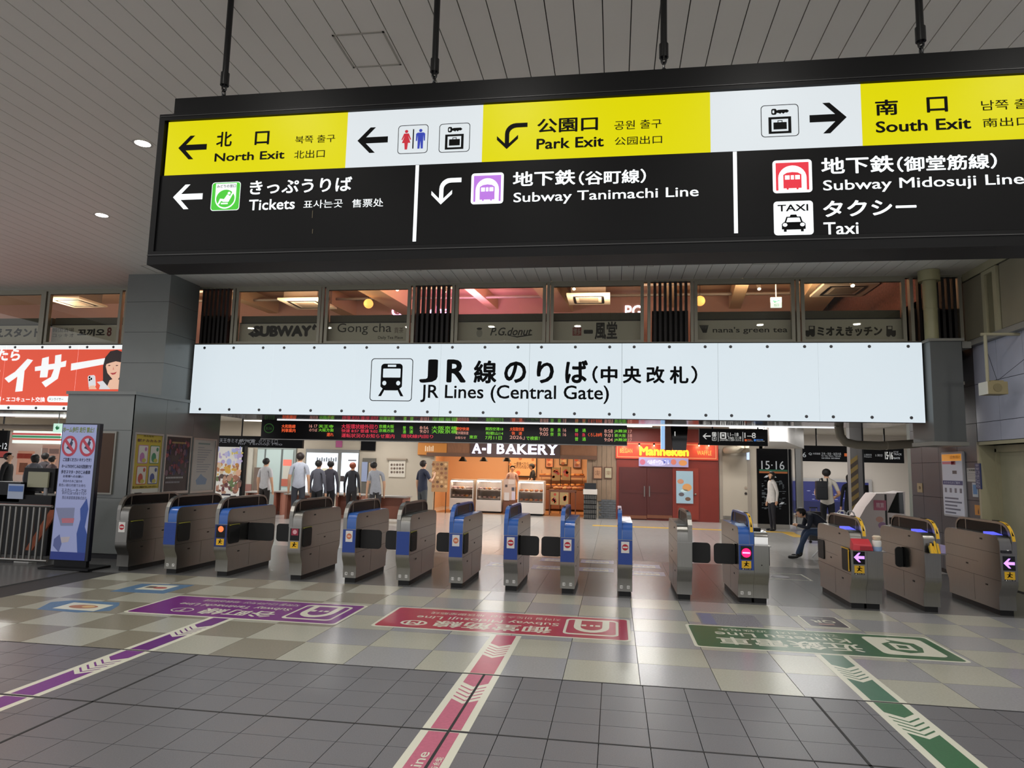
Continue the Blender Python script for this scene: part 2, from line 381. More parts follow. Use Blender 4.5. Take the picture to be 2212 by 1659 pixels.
# cream drain pipe
pm = mat('cream_pipe', 'a09c78', .4, noise=.05, nscale=4)
t = thing('drain_pipe', (4.90, 11.34, 3.70), 'cream round drain pipe with wide collar rising from the grey pillar to the ceiling', 'pipe')
MB().cyl((4.87, 11.36, 3.70), (4.87, 11.36, 4.64), .098, pm, n=24).build('pipe', t, smooth=True)
MB().cyl((4.87, 11.36, 4.63), (4.87, 11.36, 4.795), .155, pm, n=24).build('collar', t, smooth=True)
MB().lathe((4.87, 11.36, 4.18), [(.098, 0), (.102, .004), (.102, .012), (.098, .016)], pm, 24).build('joint_ring', t)

# ------------------------------------------------------------------ window wall above the signs
glz = glass('window_glass', 'f2f2ee', .01)
slm = mat('dark_slat', '17110f', .6)
WB, WT = 3.72, CEIL
b = MB(); b.box(-14, -8.5, FAC - .16, FAC + .1, 2.45, WB - .02, seam).box(-7.68, 4.78, FAC - .14, FAC + .1, 2.45, WB - .02, seam); wf = struct(b.build('wall_front'))
MB().box(-14, 5.5, FAC - .08, FAC + .1, WB - .02, WB, FRAME).build('sill', wf)
wh = struct(MB().box(-14, 5.5, FAC - .03, FAC + .06, WT - .035, WT, FRAME).build('trim_20')); WL[wh.name] = (0, 0, 0)
def window(n, x0, x1):
    fw = .055; q = MB()
    q.box(x0, x0 + fw, FAC - .03, FAC + .04, WB, WT - .035, FRAME).box(x1 - fw, x1, FAC - .03, FAC + .04, WB, WT - .035, FRAME)
    q.box(x0 + fw, x1 - fw, FAC - .03, FAC + .04, WB, WB + .045, FRAME).box(x0 + fw, x1 - fw, FAC - .03, FAC + .04, WT - .09, WT - .035, FRAME)
    o = struct(q.build('window_%d' % n))
    MB().box(x0 + fw, x1 - fw, FAC + .005, FAC + .011, WB + .045, WT - .09, glz).build('pane', o)
    return o
for n, (x0, x1) in enumerate(((-13.2, -11.02), (-10.93, -9.33), (-6.98, -5.31), (-5.22, -3.62), (-2.80, -1.19), (-1.11, .48), (1.31, 2.92), (3.02, 4.62))): window(n + 1, x0, x1)
for X in (-11.0, -9.25, -7.04, -5.29, -3.58, -2.86, -1.17, .54, 1.25, 2.94, 4.68, 5.4):          # mullions
    MB().box(X, X + .05, FAC - .05, FAC + .05, WB, WT - .035, FRAME).build('mullion', wh)
sme = MB().box(-.022, .022, FAC - .06, FAC + .03, WB + .005, WT - .04, slm).mesh('slat')
dark = mat('dark_partition', '1c1916', .7)
for (x0, x1, n) in ((-7.66, -7.08, 7), (-3.52, -2.88, 7), (.62, 1.22, 7), (4.78, 5.38, 7)):
    g = thing('slat_screen', ((x0 + x1) / 2, FAC, WB), {-7.66: 'screen of dark brown upright slats beside the grey column', -3.52: 'screen of dark brown upright slats glowing pink behind, between two window pairs', .62: 'screen of dark brown upright slats right of the middle window pair', 4.78: 'screen of dark brown upright slats behind the cream drain pipe'}[x0], 'slat screen', 'slat screens of the window wall')
    for i in range(n):
        X = x0 + (x1 - x0) * (i + .5) / n; inst('slat', sme, (X - (x0 + x1) / 2, -FAC, -WB), g)
    MB().box(x0, x1, FAC + .06, FAC + .09, WB, 4.28, dark).build('backing', g)

# lower grey panels behind the glass with the restaurants' names
lp = mat('window_panel_grey', 'cdc8b8', .7); ink = mat('panel_ink', '1d1b19', .7); ledgem = mat('ledge_olive', '5b5646', .6)
fpl = facing(11.80)
def zz(px, py): return ry(px, py, 11.80)
def wtext(mb, s, lb, rt, m=ink, off=.0, shear=0): a, c = zz(*lb), zz(*rt); mb.text(fpl, s, a.x, a.z, c.x, c.z, m, .002, off, shear)
def z5(x, y): return (400 + x / 3.687, 580 + y / 3.687)
def z6(x, y): return (900 + x / 3.687, 580 + y / 3.687)
def z7(x, y): return (1480 + x / 3.022, 560 + y / 3.022)
def z4(x, y): return (x / 4.148, 560 + y / 4.148)
WP = [(-13.2, -11.0, 'grey window panel with bold dark brush lettering at the far left', 0), (-10.93, -9.33, 'grey window panel with dark lettering beside the grey column', 1), (-6.98, -5.31, 'grey window panel with a heavy dark wordmark between two arrows', 2), (-5.22, -3.62, 'grey window panel with a dark serif wordmark for tea', 3), (-2.80, -1.19, 'grey window panel with dark script lettering for donuts', 4), (-1.11, .48, 'grey window panel with a red seal and brush lettering', 5), (1.31, 2.92, 'grey window panel with thin round green tea lettering and a whisk', 6), (3.02, 4.62, 'grey window panel with lettering between two little cooking trains', 7)]
for x0, x1, lab, k in WP:
    t = thing('window_panel', ((x0 + x1) / 2, 11.82, WB), lab, 'panel', 'grey panels behind the windows')
    MB().box(x0, x1, 11.80, 11.84, WB, 4.13, lp).build('board', t)
    MB().box(x0, x1, 11.86, 12.0, 4.13, 4.29, ledgem).box(x0, x1, 11.80, 11.87, 4.13, 4.15, dark).build('ledge', t)
    q = MB()
    if k == 0: wtext(q, 'ちえスタンド', z4(-130, 700), z4(370, 615), off=.05)
    if k == 1: wtext(q, '韓国酒場', z4(470, 655), z4(665, 615)); wtext(q, 'コッキオ', z4(470, 700), z4(665, 665)); wtext(q, '꼬끼오', z4(690, 690), z4(945, 622), off=.05); wtext(q, '8', z4(955, 690), z4(1005, 610), C('6e2b2b'), .03)
    if k == 2:
        wtext(q, 'SUBWAY', z5(535, 545), z5(1010, 452), off=.07)
        for pts in (((500, 522), (545, 495), (545, 512), (600, 512), (600, 535), (545, 535), (545, 552)), ((1010, 470), (1030, 440), (1058, 470), (1035, 470), (1035, 490), (1015, 490))):
            q.poly(fpl, [(zz(*z5(*p)).x, zz(*z5(*p)).z) for p in pts], ink, .002)
    if k == 3: wtext(q, 'Gong cha', z5(1210, 530), z5(1645, 435), off=.0); wtext(q, 'Daily Tea Place', z5(1535, 568), z5(1735, 538), off=.01); wtext(q, '貢茶', z5(1665, 515), z5(1740, 468), C('5a4038'))
    if k == 4: wtext(q, 'P.G.donut', z6(585, 535), z6(920, 468), off=.02, shear=.3); q.poly(fpl, [(zz(*z6(*p)).x, zz(*z6(*p)).z) for p in ((700, 528), (800, 540), (920, 524), (920, 532), (800, 550))], ink, .002); q.poly(fpl, [(zz(*z6(500, 515)).x + .055 * math.cos(a), zz(*z6(500, 515)).z + .075 * math.sin(a)) for a in [i * .52 for i in range(12)]], C('a09d92'), .002); q.poly(fpl, [(zz(*z6(500, 480)).x + .05 * math.cos(a), zz(*z6(500, 480)).z + .022 * math.sin(a)) for a in [i * .52 for i in range(12)]], ink, .003)
    if k == 5: wtext(q, '一', z6(1330, 520), z6(1405, 488), off=.06); wtext(q, '風堂', z6(1418, 565), z6(1598, 422), off=.03); a_, c_ = zz(*z6(1242, 535)), zz(*z6(1312, 470)); q.rect(fpl, a_.x, a_.z, c_.x, c_.z, C('8d2f2c'), .002); wtext(q, '博多', z6(1248, 530), z6(1306, 476), C('b0a89a'), .01); q.v[-1] = q.v[-1]
    if k == 6:
        wtext(q, "nana's green tea", z7(180, 490), z7(668, 440), off=.015)
        for i in range(7): a0, a1 = z7(118 + i * 3.4, 480), z7(95 + i * 9, 430); p0, p1 = zz(*a0), zz(*a1); q.poly(fpl, [(p0.x - .006, p0.z), (p0.x + .006, p0.z), (p1.x + .009, p1.z), (p1.x - .009, p1.z)], ink, .002)
    if k == 7:
        wtext(q, 'ミオえきッチン', z7(862, 503), z7(1285, 437), off=.05)
        for (u, s) in ((785, 1), (1375, -1)):
            for pts in (((0, 495), (0, 465), (22, 465), (22, 435), (62, 435), (62, 495)),):
                q.poly(fpl, [(zz(*z7(u + s * p[0], p[1])).x, zz(*z7(u + s * p[0], p[1])).z) for p in pts], ink, .002)
            for cx in (15, 48): o_ = zz(*z7(u + s * cx, 493)); q.poly(fpl, [(o_.x + .035 * math.cos(i * .6), o_.z + .035 * math.sin(i * .6)) for i in range(10)], ink, .003)
            o_ = zz(*z7(u + s * 40, 448)); q.poly(fpl, [(o_.x + .04 * math.cos(i * 1.57 + .78), o_.z + .03 * math.sin(i * 1.57 + .78)) for i in range(4)], lp, .0035)
    q.build('lettering', t)

# ------------------------------------------------------------------ restaurant floor seen through the windows
warm = mat('warm_plaster', 'c9a585', .8); rose = mat('rose_plaster', 'b58d7e', .8); beamm = mat('cream_beam', 'd2b48c', .7)
b = MB(); b.box(-20, RW, 18.6, 18.8, 3.4, 7, rose); struct(b.build('wall_back_upper'))
b = MB(); b.box(-20, RW, FAC + .1, 18.6, 6.25, 6.4, warm); uc = struct(b.build('ceiling_upper'))
b = MB(); b.box(-20, RW, FAC + .11, 18.6, 3.45, 3.6, dark); struct(b.build('floor_upper'))
b = MB(); b.box(RW, RW + .2, FAC + .1, 18.8, 3.4, 6.4, mat('brick_red_wall', '8d5a4c', .8, noise=.3, nscale=20)); struct(b.build('wall_right_upper'))
for ib, (x, w_, h) in enumerate(((-10.6, .3, .35), (-8.3, .4, .45), (-6.4, .55, .5), (-4.0, .25, .3), (-2.2, .55, .4), (.9, .25, .3), (2.5, .3, .35), (4.1, .7, .5))):
    o_ = (MB().hexa([(x, 13.5, 6.25 - h), (x + w_, 13.5, 6.25 - h), (x + w_ + .5, 18.6, 6.25 - h), (x + .5, 18.6, 6.25 - h)], [(x, 13.5, 6.25), (x + w_, 13.5, 6.25), (x + w_ + .5, 18.6, 6.25), (x + .5, 18.6, 6.25)], beamm).build('beam')); o_['kind'] = 'structure'; o_.name = 'trim_%d' % (ib + 1)
for ic_, (y, z) in enumerate(((14.6, 5.75), (16.2, 5.95), (17.4, 6.0))): o_ = MB().cyl((-13.5, y, z), (5.3, y, z), .035, mat('grey_conduit', '8d8378', .5), n=8).build('trim_%d' % (30 + ic_)); o_['kind'] = 'structure'
acm = mat('cassette_white', 'd6c9b2', .5)
def cassette(px, py, s, lab):
    p = rz(px, py, 5.55); x, y = min(p.x, RW - s - .05), p.y
    t = thing('air_conditioner', (x, y, 6.25), lab, 'air conditioner', 'ceiling cassettes behind the windows')
    MB().box(x - s, x + s, y - s, y + s, 5.55, 5.60, acm).build('panel', t, bev=.01)
    MB().box(x - s * .8, x + s * .8, y - s * .8, y + s * .8, 5.60, 6.24, mat('cassette_body', '6d6258', .6)).build('body', t)
    MB().box(x - s * .45, x + s * .45, y - s * .45, y + s * .45, 5.542, 5.55, mat('cassette_grille', '8a7d6b', .6)).build('grille', t)
    q = MB()
    for (a, c, d, e) in ((-.7, .7, -.72, -.6), (-.7, .7, .6, .72), (-.72, -.6, -.55, .55), (.6, .72, -.55, .55)): q.box(x + s * a, x + s * c, y + s * d, y + s * e, 5.544, 5.55, BLACK)
    q.build('slot', t)
cassette(665, 658, .55, 'ceiling cassette behind the first window right of the grey column')
cassette(1272, 648, .5, 'ceiling cassette behind the window with the red seal panel')
cassette(1842, 628, .55, 'ceiling cassette with a bright lamp behind the rightmost large window')
cassette(165, 655, .5, 'ceiling cassette behind the window left of the grey column')
glob = mat('globe_lamp_glow', 'ffb45e', .5, emit=1.6)
for (px, py, lab) in ((796, 656, 'orange globe pendant lamp behind the tea wordmark window'), (1512, 650, 'orange globe pendant lamp behind the green tea window')):
    p = ry(px, py, 16.2); t = thing('globe_lamp', (p.x, p.y, 6.25), lab, 'pendant lamp', 'orange globe lamps')
    MB().ball(p, .12, glob, 16, 10).build('globe', t, smooth=True); MB().cyl((p.x, p.y, p.z + .12), (p.x, p.y, 6.25), .006, BLACK, n=6).build('cord', t)
def neon(s, lb, rt, Y, m, lab, off=.02):
    a, c = ry(*lb, Y), ry(*rt, Y); q = MB(); q.text(facing(Y), s, a.x, a.z, c.x, c.z, m, .0, off)
    o = q.build('neon_sign', at=(a.x, Y, a.z)); return tag(o, lab, 'neon sign')
neon('Gong cha', (845, 690), (972, 660), 18.58, mat('neon_pink', 'ffb8f0', .5, emit=3), 'glowing pink white neon wordmark behind the slats and tea window')
neon('PG', (1350, 686), (1386, 659), 18.58, mat('neon_white', 'fff0ff', .5, emit=3), 'glowing white neon letters behind the red seal window')
p = ry(1677, 653, 15.0); t = thing('exit_sign', (p.x, 15.0, 6.25), 'small green and white exit arrow sign behind the green tea window', 'exit sign')
MB().box(p.x - .11, p.x + .11, 15.0, 15.05, p.z - .11, p.z + .11, mat('exit_white', 'e8fff4', .5, emit=1.2)).build('face', t)
q = MB(); q.text(facing(15.0), '⇔', p.x - .085, p.z - .005, p.x + .085, p.z + .06, C('2a9a6a'), .002, .02).text(facing(15.0), '出口', p.x - .05, p.z - .09, p.x + .05, p.z - .03, C('2a9a6a'), .002); q.build('marking', t)
MB().cyl((p.x, 15.02, p.z + .11), (p.x, 15.02, 6.25), .01, WHITEP, n=6).build('stem', t)
spot = mat('spot_lamp_glow', 'fff2dc', .5, emit=25)
for i, (px, py) in enumerate(((1842, 619), (960, 632), (858, 628), (1640, 626), (1240, 626), (165, 627))):
    p = ry(px, py, 14.2); t = thing('track_spot', (p.x, p.y, 6.25), ['bright track spotlight behind the rightmost large window', 'track spotlight behind the donut window', 'track spotlight behind the tea wordmark window', 'track spotlight behind the green tea window', 'track spotlight behind the red seal window', 'track spotlight behind the window left of the column'][i], 'spotlight', 'track spotlights behind the windows')
    MB().cyl((p.x, p.y, p.z + .02), (p.x, p.y + .08, p.z + .12), .04, acm).build('housing', t); MB().cyl((p.x, p.y, p.z + .018), (p.x, p.y - .004, p.z + .012), .034, spot if i == 0 else mat('spot_lamp_dim', 'fff2dc', .5, emit=4)).build('lens', t); MB().cyl((p.x, p.y + .05, p.z + .1), (p.x, p.y + .05, 6.25), .008, acm, n=6).build('stem', t)
for X in (-14.5, -11, -7.4, -3.8, -.3, 3.2): area('restaurant_light', (X, 15.2, 5.2), 1.2, 120, (1, .74, .54), sy=1.2).rotation_euler = (math.radians(180), 0, 0)
area('restaurant_pink_light', (-3.6, 16.8, 5.1), .8, 70, (1, .35, .75), (math.radians(180), 0, 0))

# ================================================================== HANGING DIRECTION SIGN
SY = 4.0                                              # front face of the hanging sign
YEL = mat('sign_yellow_light', 'e2da00', .35, emit=.80, spec=.12, ebase=.25); WHI = mat('sign_white_light', 'dfe6ea', .35, emit=.82, spec=.12, ebase=.25)
INK = mat('sign_black_print', '070708', .5, spec=.08); WTX = mat('sign_white_print', 'e4eaec', .4, emit=.62)
SBLK = mat('sign_black_face', '0b0b0c', .40, spec=.12); SFR = mat('sign_black_frame', '0d0d0e', .42, spec=.15)
def za(x, y): return ry(300 + x / 2.765, 150 + y / 2.765, SY)
def zb(x, y): return ry(1000 + x / 3.16, 100 + y / 3.16, SY)
def zc(x, y): return ry(1550 + x / 2.962, 60 + y / 2.962, SY)
sp = facing(SY)
SX0, SX1, SZ0, SZ1 = -3.055, 3.55, 2.86, 3.905
hs = thing('hanging_sign', (.25, SY + .12, SZ0), 'long black illuminated direction sign hanging from the ceiling on four rods', 'sign')
q = MB()                                              # case: front frame ring, back, sides
q.box(SX0, SX1, SY, SY + .24, SZ0, SZ0 + .09, SFR).box(SX0, SX1, SY, SY + .24, SZ1 - .045, SZ1, SFR).box(SX0, SX0 + .04, SY, SY + .24, SZ0 + .09, SZ1 - .045, SFR).box(SX1 - .04, SX1, SY, SY + .24, SZ0 + .09, SZ1 - .045, SFR).box(SX0 + .04, SX1 - .04, SY + .05, SY + .24, SZ0 + .09, SZ1 - .045, SFR)
q.build('case', hs)
MB().box(SX0, SX1, SY - .006, SY, SZ0 + .06, SZ0 + .066, mat('sign_edge', '2b2b2b', .4)).box(SX0 + .01, SX1, SY - .004, SY, SZ1 - .02, SZ1 - .016, mat('sign_edge', '2b2b2b', .4)).build('trim_strip', hs)
MB().box(-2.99, SX1 - .06, SY + .05, SY + .19, SZ1 + .0, 4.045, SFR).build('top_beam', hs, bev=.004)
z_top = za(172, 310).z; z_mid = za(145, 630).z; z_bot = SZ0 + .095
xs = [za(160, 450).x, za(1236, 430).x, zb(131, 600).x, zb(1691, 530).x, zc(926, 560).x, SX1 - .04]
FY = SY + .012                                        # lamp panels sit a little behind the frame
for i in range(5):
    m = (YEL, WHI, YEL, WHI, YEL)[i]; lab = ('yellow exit band lettered in black', 'white band with arrow, toilet and locker pictograms', 'yellow park exit band with bent arrow', 'white band with locker pictogram and right arrow', 'yellow south exit band')[i]
    MB().box(xs[i], xs[i + 1], FY, FY + .03, z_mid, z_top, m).build('light_panel', hs)['label'] = lab
xd = [SX0 + .04, za(1649, 850).x, zb(1863, 1040).x, SX1 - .04]
for i in range(3): MB().box(xd[i], xd[i + 1], FY, FY + .03, z_bot, z_mid, SBLK).build('black_panel', hs)
fp = facing(FY)
for i, X in ((1, xd[1]), (2, xd[2])): MB().box(X - .011, X + .011, FY - .002, FY, z_bot + .02, z_mid - .003, WTX).build('divider', hs)
def put(s, f, lb, rt, m, off=.0, name='lettering'):
    a, c = f(*lb), f(*rt); MB().text(fp, s, a.x, a.z, c.x, c.z, m, .002, off).build(name, hs, keep=True)
B_, T_ = INK, WTX
put('北', za, (455, 460), (555, 365), B_, .022); put('口', za, (685, 448), (778, 362), B_, .022)
put('North Exit', za, (445, 548), (868, 478), B_, .022); put('북쪽 출구', za, (928, 440), (1170, 382), B_, .006); put('北出口', za, (922, 530), (1108, 472), B_, .006)
put('きっぷうりば', za, (655, 745), (1272, 635), T_, .022); put('Tickets', za, (650, 840), (930, 765), T_, .018); put('표사는곳', za, (978, 828), (1215, 770), T_, .004); put('售票处', za, (1268, 822), (1458, 765), T_, .006)
put('公園口', zb, (505, 590), (922, 470), B_, .022); put('Park Exit', zb, (500, 700), (962, 605), B_, .022); put('공원 출구', zb, (1033, 567), (1357, 488), B_, .006); put('公园出口', zb, (1035, 672), (1360, 600), B_, .006)
put('地下鉄', zb, (338, 955), (768, 835), T_, .022); put('（谷町線）', zb, (790, 945), (1250, 830), T_, .022); put('Subway Tanimachi Line', zb, (342, 1082), (1610, 950), T_, .012)
put('南', zc, (1015, 558), (1157, 450), B_, .022); put('口', zc, (1345, 538), (1475, 432), B_, .022); put('South Exit', zc, (1018, 668), (1625, 565), B_, .022); put('남쪽 출구', zc, (1695, 525), (2085, 440), B_, .006); put('南出口', zc, (1705, 632), (2000, 560), B_, .006)
put('地下鉄', zc, (668, 935), (1130, 808), T_, .022); put('（御堂筋線）', zc, (1155, 920), (1790, 795), T_, .022); put('Subway Midosuji Line', zc, (680, 1058), (1965, 925), T_, .012)
put('タクシー', zc, (680, 1208), (1275, 1085), T_, .026); put('Taxi', zc, (682, 1322), (905, 1235), T_, .016)
def arrow(tip, tail, hh, f, m, wd=.30):               # straight arrow: tip and tail points, half head height in metres
    a, c = f(*tip), f(*tail); s = 1 if c.x > a.x else -1; zc_ = (a.z + c.z) / 2; k = hh * .24; L = hh * .98
    pts = [(a.x, zc_), (a.x + s * L, zc_ + hh), (a.x + s * (L + hh * .42), zc_ + hh), (a.x + s * (hh * .42 + k * 1.05), zc_ + k), (c.x, zc_ + k), (c.x, zc_ - k), (a.x + s * (hh * .42 + k * 1.05), zc_ - k), (a.x + s * (L + hh * .42), zc_ - hh), (a.x + s * L, zc_ - hh)]
    if s < 0: pts = pts[::-1]
    MB().poly(fp, pts[::-1], m, .002).build('arrow', hs)
arrow((230, 465), (400, 458), .083, za, B_); arrow((198, 762), (375, 752), .085, za, T_); arrow((1302, 422), (1484, 413), .086, za, B_); arrow((830, 565), (592, 578), .094, zc, B_)
def bent(f, x0, y0, x1, y1, m):                       # arrow coming from the right and turning down
    a, c = f(x0, y1), f(x1, y0); W_, H_ = c.x - a.x, c.z - a.z; sx, sz = W_ / 212, H_ / 185
    pts = [(70, 0), (0, 70), (0, 98), (56, 42), (56, 110)] + [(56 + 76 - 76 * math.cos(t), 110 + 75 * math.sin(t)) for t in [i * math.pi / 12 for i in range(1, 7)]] + [(212, 185), (212, 153), (140, 153)] + [(86 + 54 - 54 * math.cos(t), 108 + 45 * math.sin(t)) for t in [math.pi / 2 - i * math.pi / 10 for i in range(1, 6)]] + [(86, 42), (148, 100), (148, 72)]
    MB().poly(fp, [(a.x + u * sx, a.z + v * sz) for u, v in pts], m, .002).build('arrow', hs)
bent(zb, 228, 515, 440, 700, B_); bent(za, 1742, 642, 1925, 805, T_)
def frame_icon(f, lb, rt):
    a, c = f(*lb), f(*rt); o = rrect(a.x, a.z, c.x, c.z, .022); i = rrect(a.x + .004, a.z + .004, c.x - .004, c.z - .004, .019)
    return a, c, MB().ring(fp, o, i, INK, .002)
def locker(f, lb, rt):
    a, c, q = frame_icon(f, lb, rt); W_, H_ = c.x - a.x, c.z - a.z; X = lambda u: a.x + u * W_; Z = lambda v: a.z + v * H_
    q.ring(fp, [(X(.2), Z(.1)), (X(.8), Z(.1)), (X(.8), Z(.62)), (X(.2), Z(.62))], [(X(.28), Z(.17)), (X(.72), Z(.17)), (X(.72), Z(.55)), (X(.28), Z(.55))], INK, .002)
    q.rect(fp, X(.33), Z(.23), X(.68), Z(.45), INK, .002).rect(fp, X(.44), Z(.45), X(.46), Z(.5), INK, .002).rect(fp, X(.55), Z(.45), X(.57), Z(.5), INK, .002).rect(fp, X(.44), Z(.49), X(.57), Z(.51), INK, .002)
    q.ring(fp, rrect(X(.28), Z(.69), X(.42), Z(.88), .01), rrect(X(.31), Z(.74), X(.36), Z(.83), .004), INK, .002)
    q.poly(fp, [(X(.41), Z(.82)), (X(.41), Z(.75)), (X(.47), Z(.74)), (X(.52), Z(.71)), (X(.55), Z(.75)), (X(.6), Z(.71)), (X(.64), Z(.75)), (X(.70), Z(.74)), (X(.75), Z(.79)), (X(.70), Z(.84)), (X(.47), Z(.84))], INK, .002)
    q.build('locker_pictogram', hs)
locker(za, (1787, 494), (1978, 312)); locker(zc, (282, 697), (520, 480))
def restroom(lb, rt):
    a, c, q = frame_icon(za, lb, rt); W_, H_ = c.x - a.x, c.z - a.z; X = lambda u: a.x + u * W_; Z = lambda v: a.z + v * H_
    R_ = mat('sign_red_print', 'c4122e', .4, emit=.25); U_ = mat('sign_blue_print', '2238b0', .4, emit=.25)
    q.rect(fp, X(.49), Z(.17), X(.53), Z(.85), INK, .002)
    q.poly(fp, arc(X(.28), Z(.78), W_ * .055, H_ * .055, 0, 340, 14), R_, .002)
    q.poly(fp, [(X(.2), Z(.71)), (X(.12), Z(.5)), (X(.15), Z(.48)), (X(.22), Z(.62)), (X(.14), Z(.38)), (X(.22), Z(.38)), (X(.24), Z(.15)), (X(.32), Z(.15)), (X(.34), Z(.38)), (X(.42), Z(.38)), (X(.34), Z(.62)), (X(.41), Z(.48)), (X(.44), Z(.5)), (X(.36), Z(.71))], R_, .002)
    q.poly(fp, arc(X(.75), Z(.79), W_ * .055, H_ * .055, 0, 340, 14), U_, .002)
    q.poly(fp, [(X(.65), Z(.72)), (X(.60), Z(.68)), (X(.60), Z(.43)), (X(.64), Z(.43)), (X(.66), Z(.63)), (X(.66), Z(.16)), (X(.73), Z(.16)), (X(.75), Z(.43)), (X(.77), Z(.16)), (X(.84), Z(.16)), (X(.84), Z(.63)), (X(.86), Z(.43)), (X(.90), Z(.43)), (X(.90), Z(.68)), (X(.85), Z(.72))], U_, .002)
    q.build('toilet_pictogram', hs)
restroom((1540, 502), (1728, 322))
def subway_icon(f, lb, rt, hexc):
    a, c = f(*lb), f(*rt); W_, H_ = c.x - a.x, c.z - a.z; X = lambda u: a.x + u * W_; Z = lambda v: a.z + v * H_
    K = mat('sign_icon_' + hexc, hexc, .4, emit=.5); q = MB()
    q.poly(fp, rrect(a.x, a.z, c.x, c.z, .02), WTX, .001)
    q.poly(fp, [(X(.08), Z(.08)), (X(.14), Z(.08)), (X(.14), Z(.45))] + [(X(.5 - .36 * math.cos(t)), Z(.45 + .38 * math.sin(t))) for t in [i * math.pi / 14 for i in range(1, 14)]] + [(X(.86), Z(.45)), (X(.86), Z(.08)), (X(.92), Z(.08)), (X(.92), Z(.92)), (X(.08), Z(.92))], K, .0015)
    q.poly(fp, [(X(.27), Z(.14)), (X(.35), Z(.14)), (X(.35), Z(.1)), (X(.4), Z(.1)), (X(.4), Z(.14)), (X(.6), Z(.14)), (X(.6), Z(.1)), (X(.65), Z(.1)), (X(.65), Z(.14)), (X(.73), Z(.14)), (X(.73), Z(.55)), (X(.64), Z(.61)), (X(.5), Z(.63)), (X(.36), Z(.61)), (X(.27), Z(.55))], K, .0015)
    for u0, u1 in ((.31, .43), (.46, .54), (.57, .69)): q.rect(fp, X(u0), Z(.4), X(u1), Z(.53), WTX, .0025)
    q.build('subway_pictogram', hs)
subway_icon(zb, (50, 1075), (278, 855), 'a868cc'); subway_icon(zc, (358, 1055), (605, 835), 'd0142e')
def taxi(lb, rt):
    a, c = zc(*lb), zc(*rt); W_, H_ = c.x - a.x, c.z - a.z; X = lambda u: a.x + u * W_; Z = lambda v: a.z + v * H_; q = MB()
    q.poly(fp, rrect(a.x, a.z, c.x, c.z, .02), WTX, .001)
    q.text(fp, 'TAXI', X(.1), Z(.7), X(.88), Z(.9), INK, .002, .02)
    q.poly(fp, [(X(.4), Z(.53)), (X(.6), Z(.53)), (X(.57), Z(.60)), (X(.43), Z(.60))], INK, .002)
    q.ring(fp, [(X(.25), Z(.32)), (X(.75), Z(.32)), (X(.68), Z(.54)), (X(.32), Z(.54))], [(X(.3), Z(.33)), (X(.7), Z(.33)), (X(.65), Z(.51)), (X(.35), Z(.51))], INK, .002)
    q.poly(fp, [(X(.2), Z(.17)), (X(.25), Z(.17)), (X(.25), Z(.1)), (X(.32), Z(.1)), (X(.32), Z(.16)), (X(.68), Z(.16)), (X(.68), Z(.1)), (X(.75), Z(.1)), (X(.75), Z(.17)), (X(.8), Z(.17)), (X(.8), Z(.33)), (X(.75), Z(.38)), (X(.25), Z(.38)), (X(.2), Z(.33))], INK, .002)
    for u in (.28, .72): q.poly(fp, arc(X(u), Z(.3), W_ * .06, H_ * .055, 0, 340, 14), WTX, .003)
    q.build('taxi_pictogram', hs)
taxi((365, 1325), (613, 1100))
def ticket_icon(lb, rt):
    a, c = za(*lb), za(*rt); W_, H_ = c.x - a.x, c.z - a.z; X = lambda u: a.x + u * W_; Z = lambda v: a.z + v * H_; q = MB()
    G = mat('sign_green_print', '35b51f', .4, emit=.5)
    q.poly(fp, rrect(a.x, a.z, c.x, c.z, .02), WTX, .001).poly(fp, rrect(a.x + .004, a.z + .004, c.x - .004, c.z - .004, .018), G, .0015)
    q.poly(fp, [(X(.14), Z(.95)), (X(.14), Z(.45))] + [(X(.5 - .36 * math.cos(t)), Z(.42 - .36 * math.sin(t))) for t in [i * math.pi / 14 for i in range(15)]] + [(X(.86), Z(.45)), (X(.86), Z(.95))], WTX, .002)
    q.poly(fp, arc(X(.5), Z(.42), W_ * .32, H_ * .31, 0, 346, 24), G, .0025)
    q.text(fp, 'みどりの窓口', X(.18), Z(.80), X(.84), Z(.91), INK, .003, .01)
    q.poly(fp, arc(X(.62), Z(.60), W_ * .05, H_ * .05, 0, 340, 12), WTX, .003)
    q.poly(fp, [(X(.24), Z(.22)), (X(.30), Z(.22)), (X(.36), Z(.34)), (X(.44), Z(.30)), (X(.62), Z(.30)), (X(.78), Z(.62)), (X(.73), Z(.64)), (X(.66), Z(.5)), (X(.56), Z(.56)), (X(.46), Z(.40)), (X(.32), Z(.42))], WTX, .003)
    q.rect(fp, X(.36), Z(.22), X(.6), Z(.27), WTX, .003); q.build('ticket_office_pictogram', hs)
ticket_icon((420, 842), (605, 665))
# rods, sockets and chain links
rodm = mat('rod_black', '111113', .25)
for (px, py0) in ((484, 195), (938, 172), (1434, 142), (1990, 108)):
    p = ry(px, py0, SY + .12); X = p.x
    r = MB().cyl((X, SY + .12, 4.23), (X, SY + .12, CEIL), .021, rodm, n=16).build('rod', hs, smooth=True)
    MB().cyl((X, SY + .12, 4.16), (X, SY + .12, 4.25), .029, rodm, n=16).build('socket', r, smooth=True)
    for k in range(3):
        zc_ = 4.145 - k * .042; pts = [(X + (.014 * math.cos(a) if k % 2 == 0 else 0), SY + .12 + (0 if k % 2 == 0 else .014 * math.cos(a)), zc_ + .027 * math.sin(a)) for a in [i * math.pi / 6 for i in range(12)]]
        MB().tube(pts, .007, rodm, 6, True).build('chain_link', r)
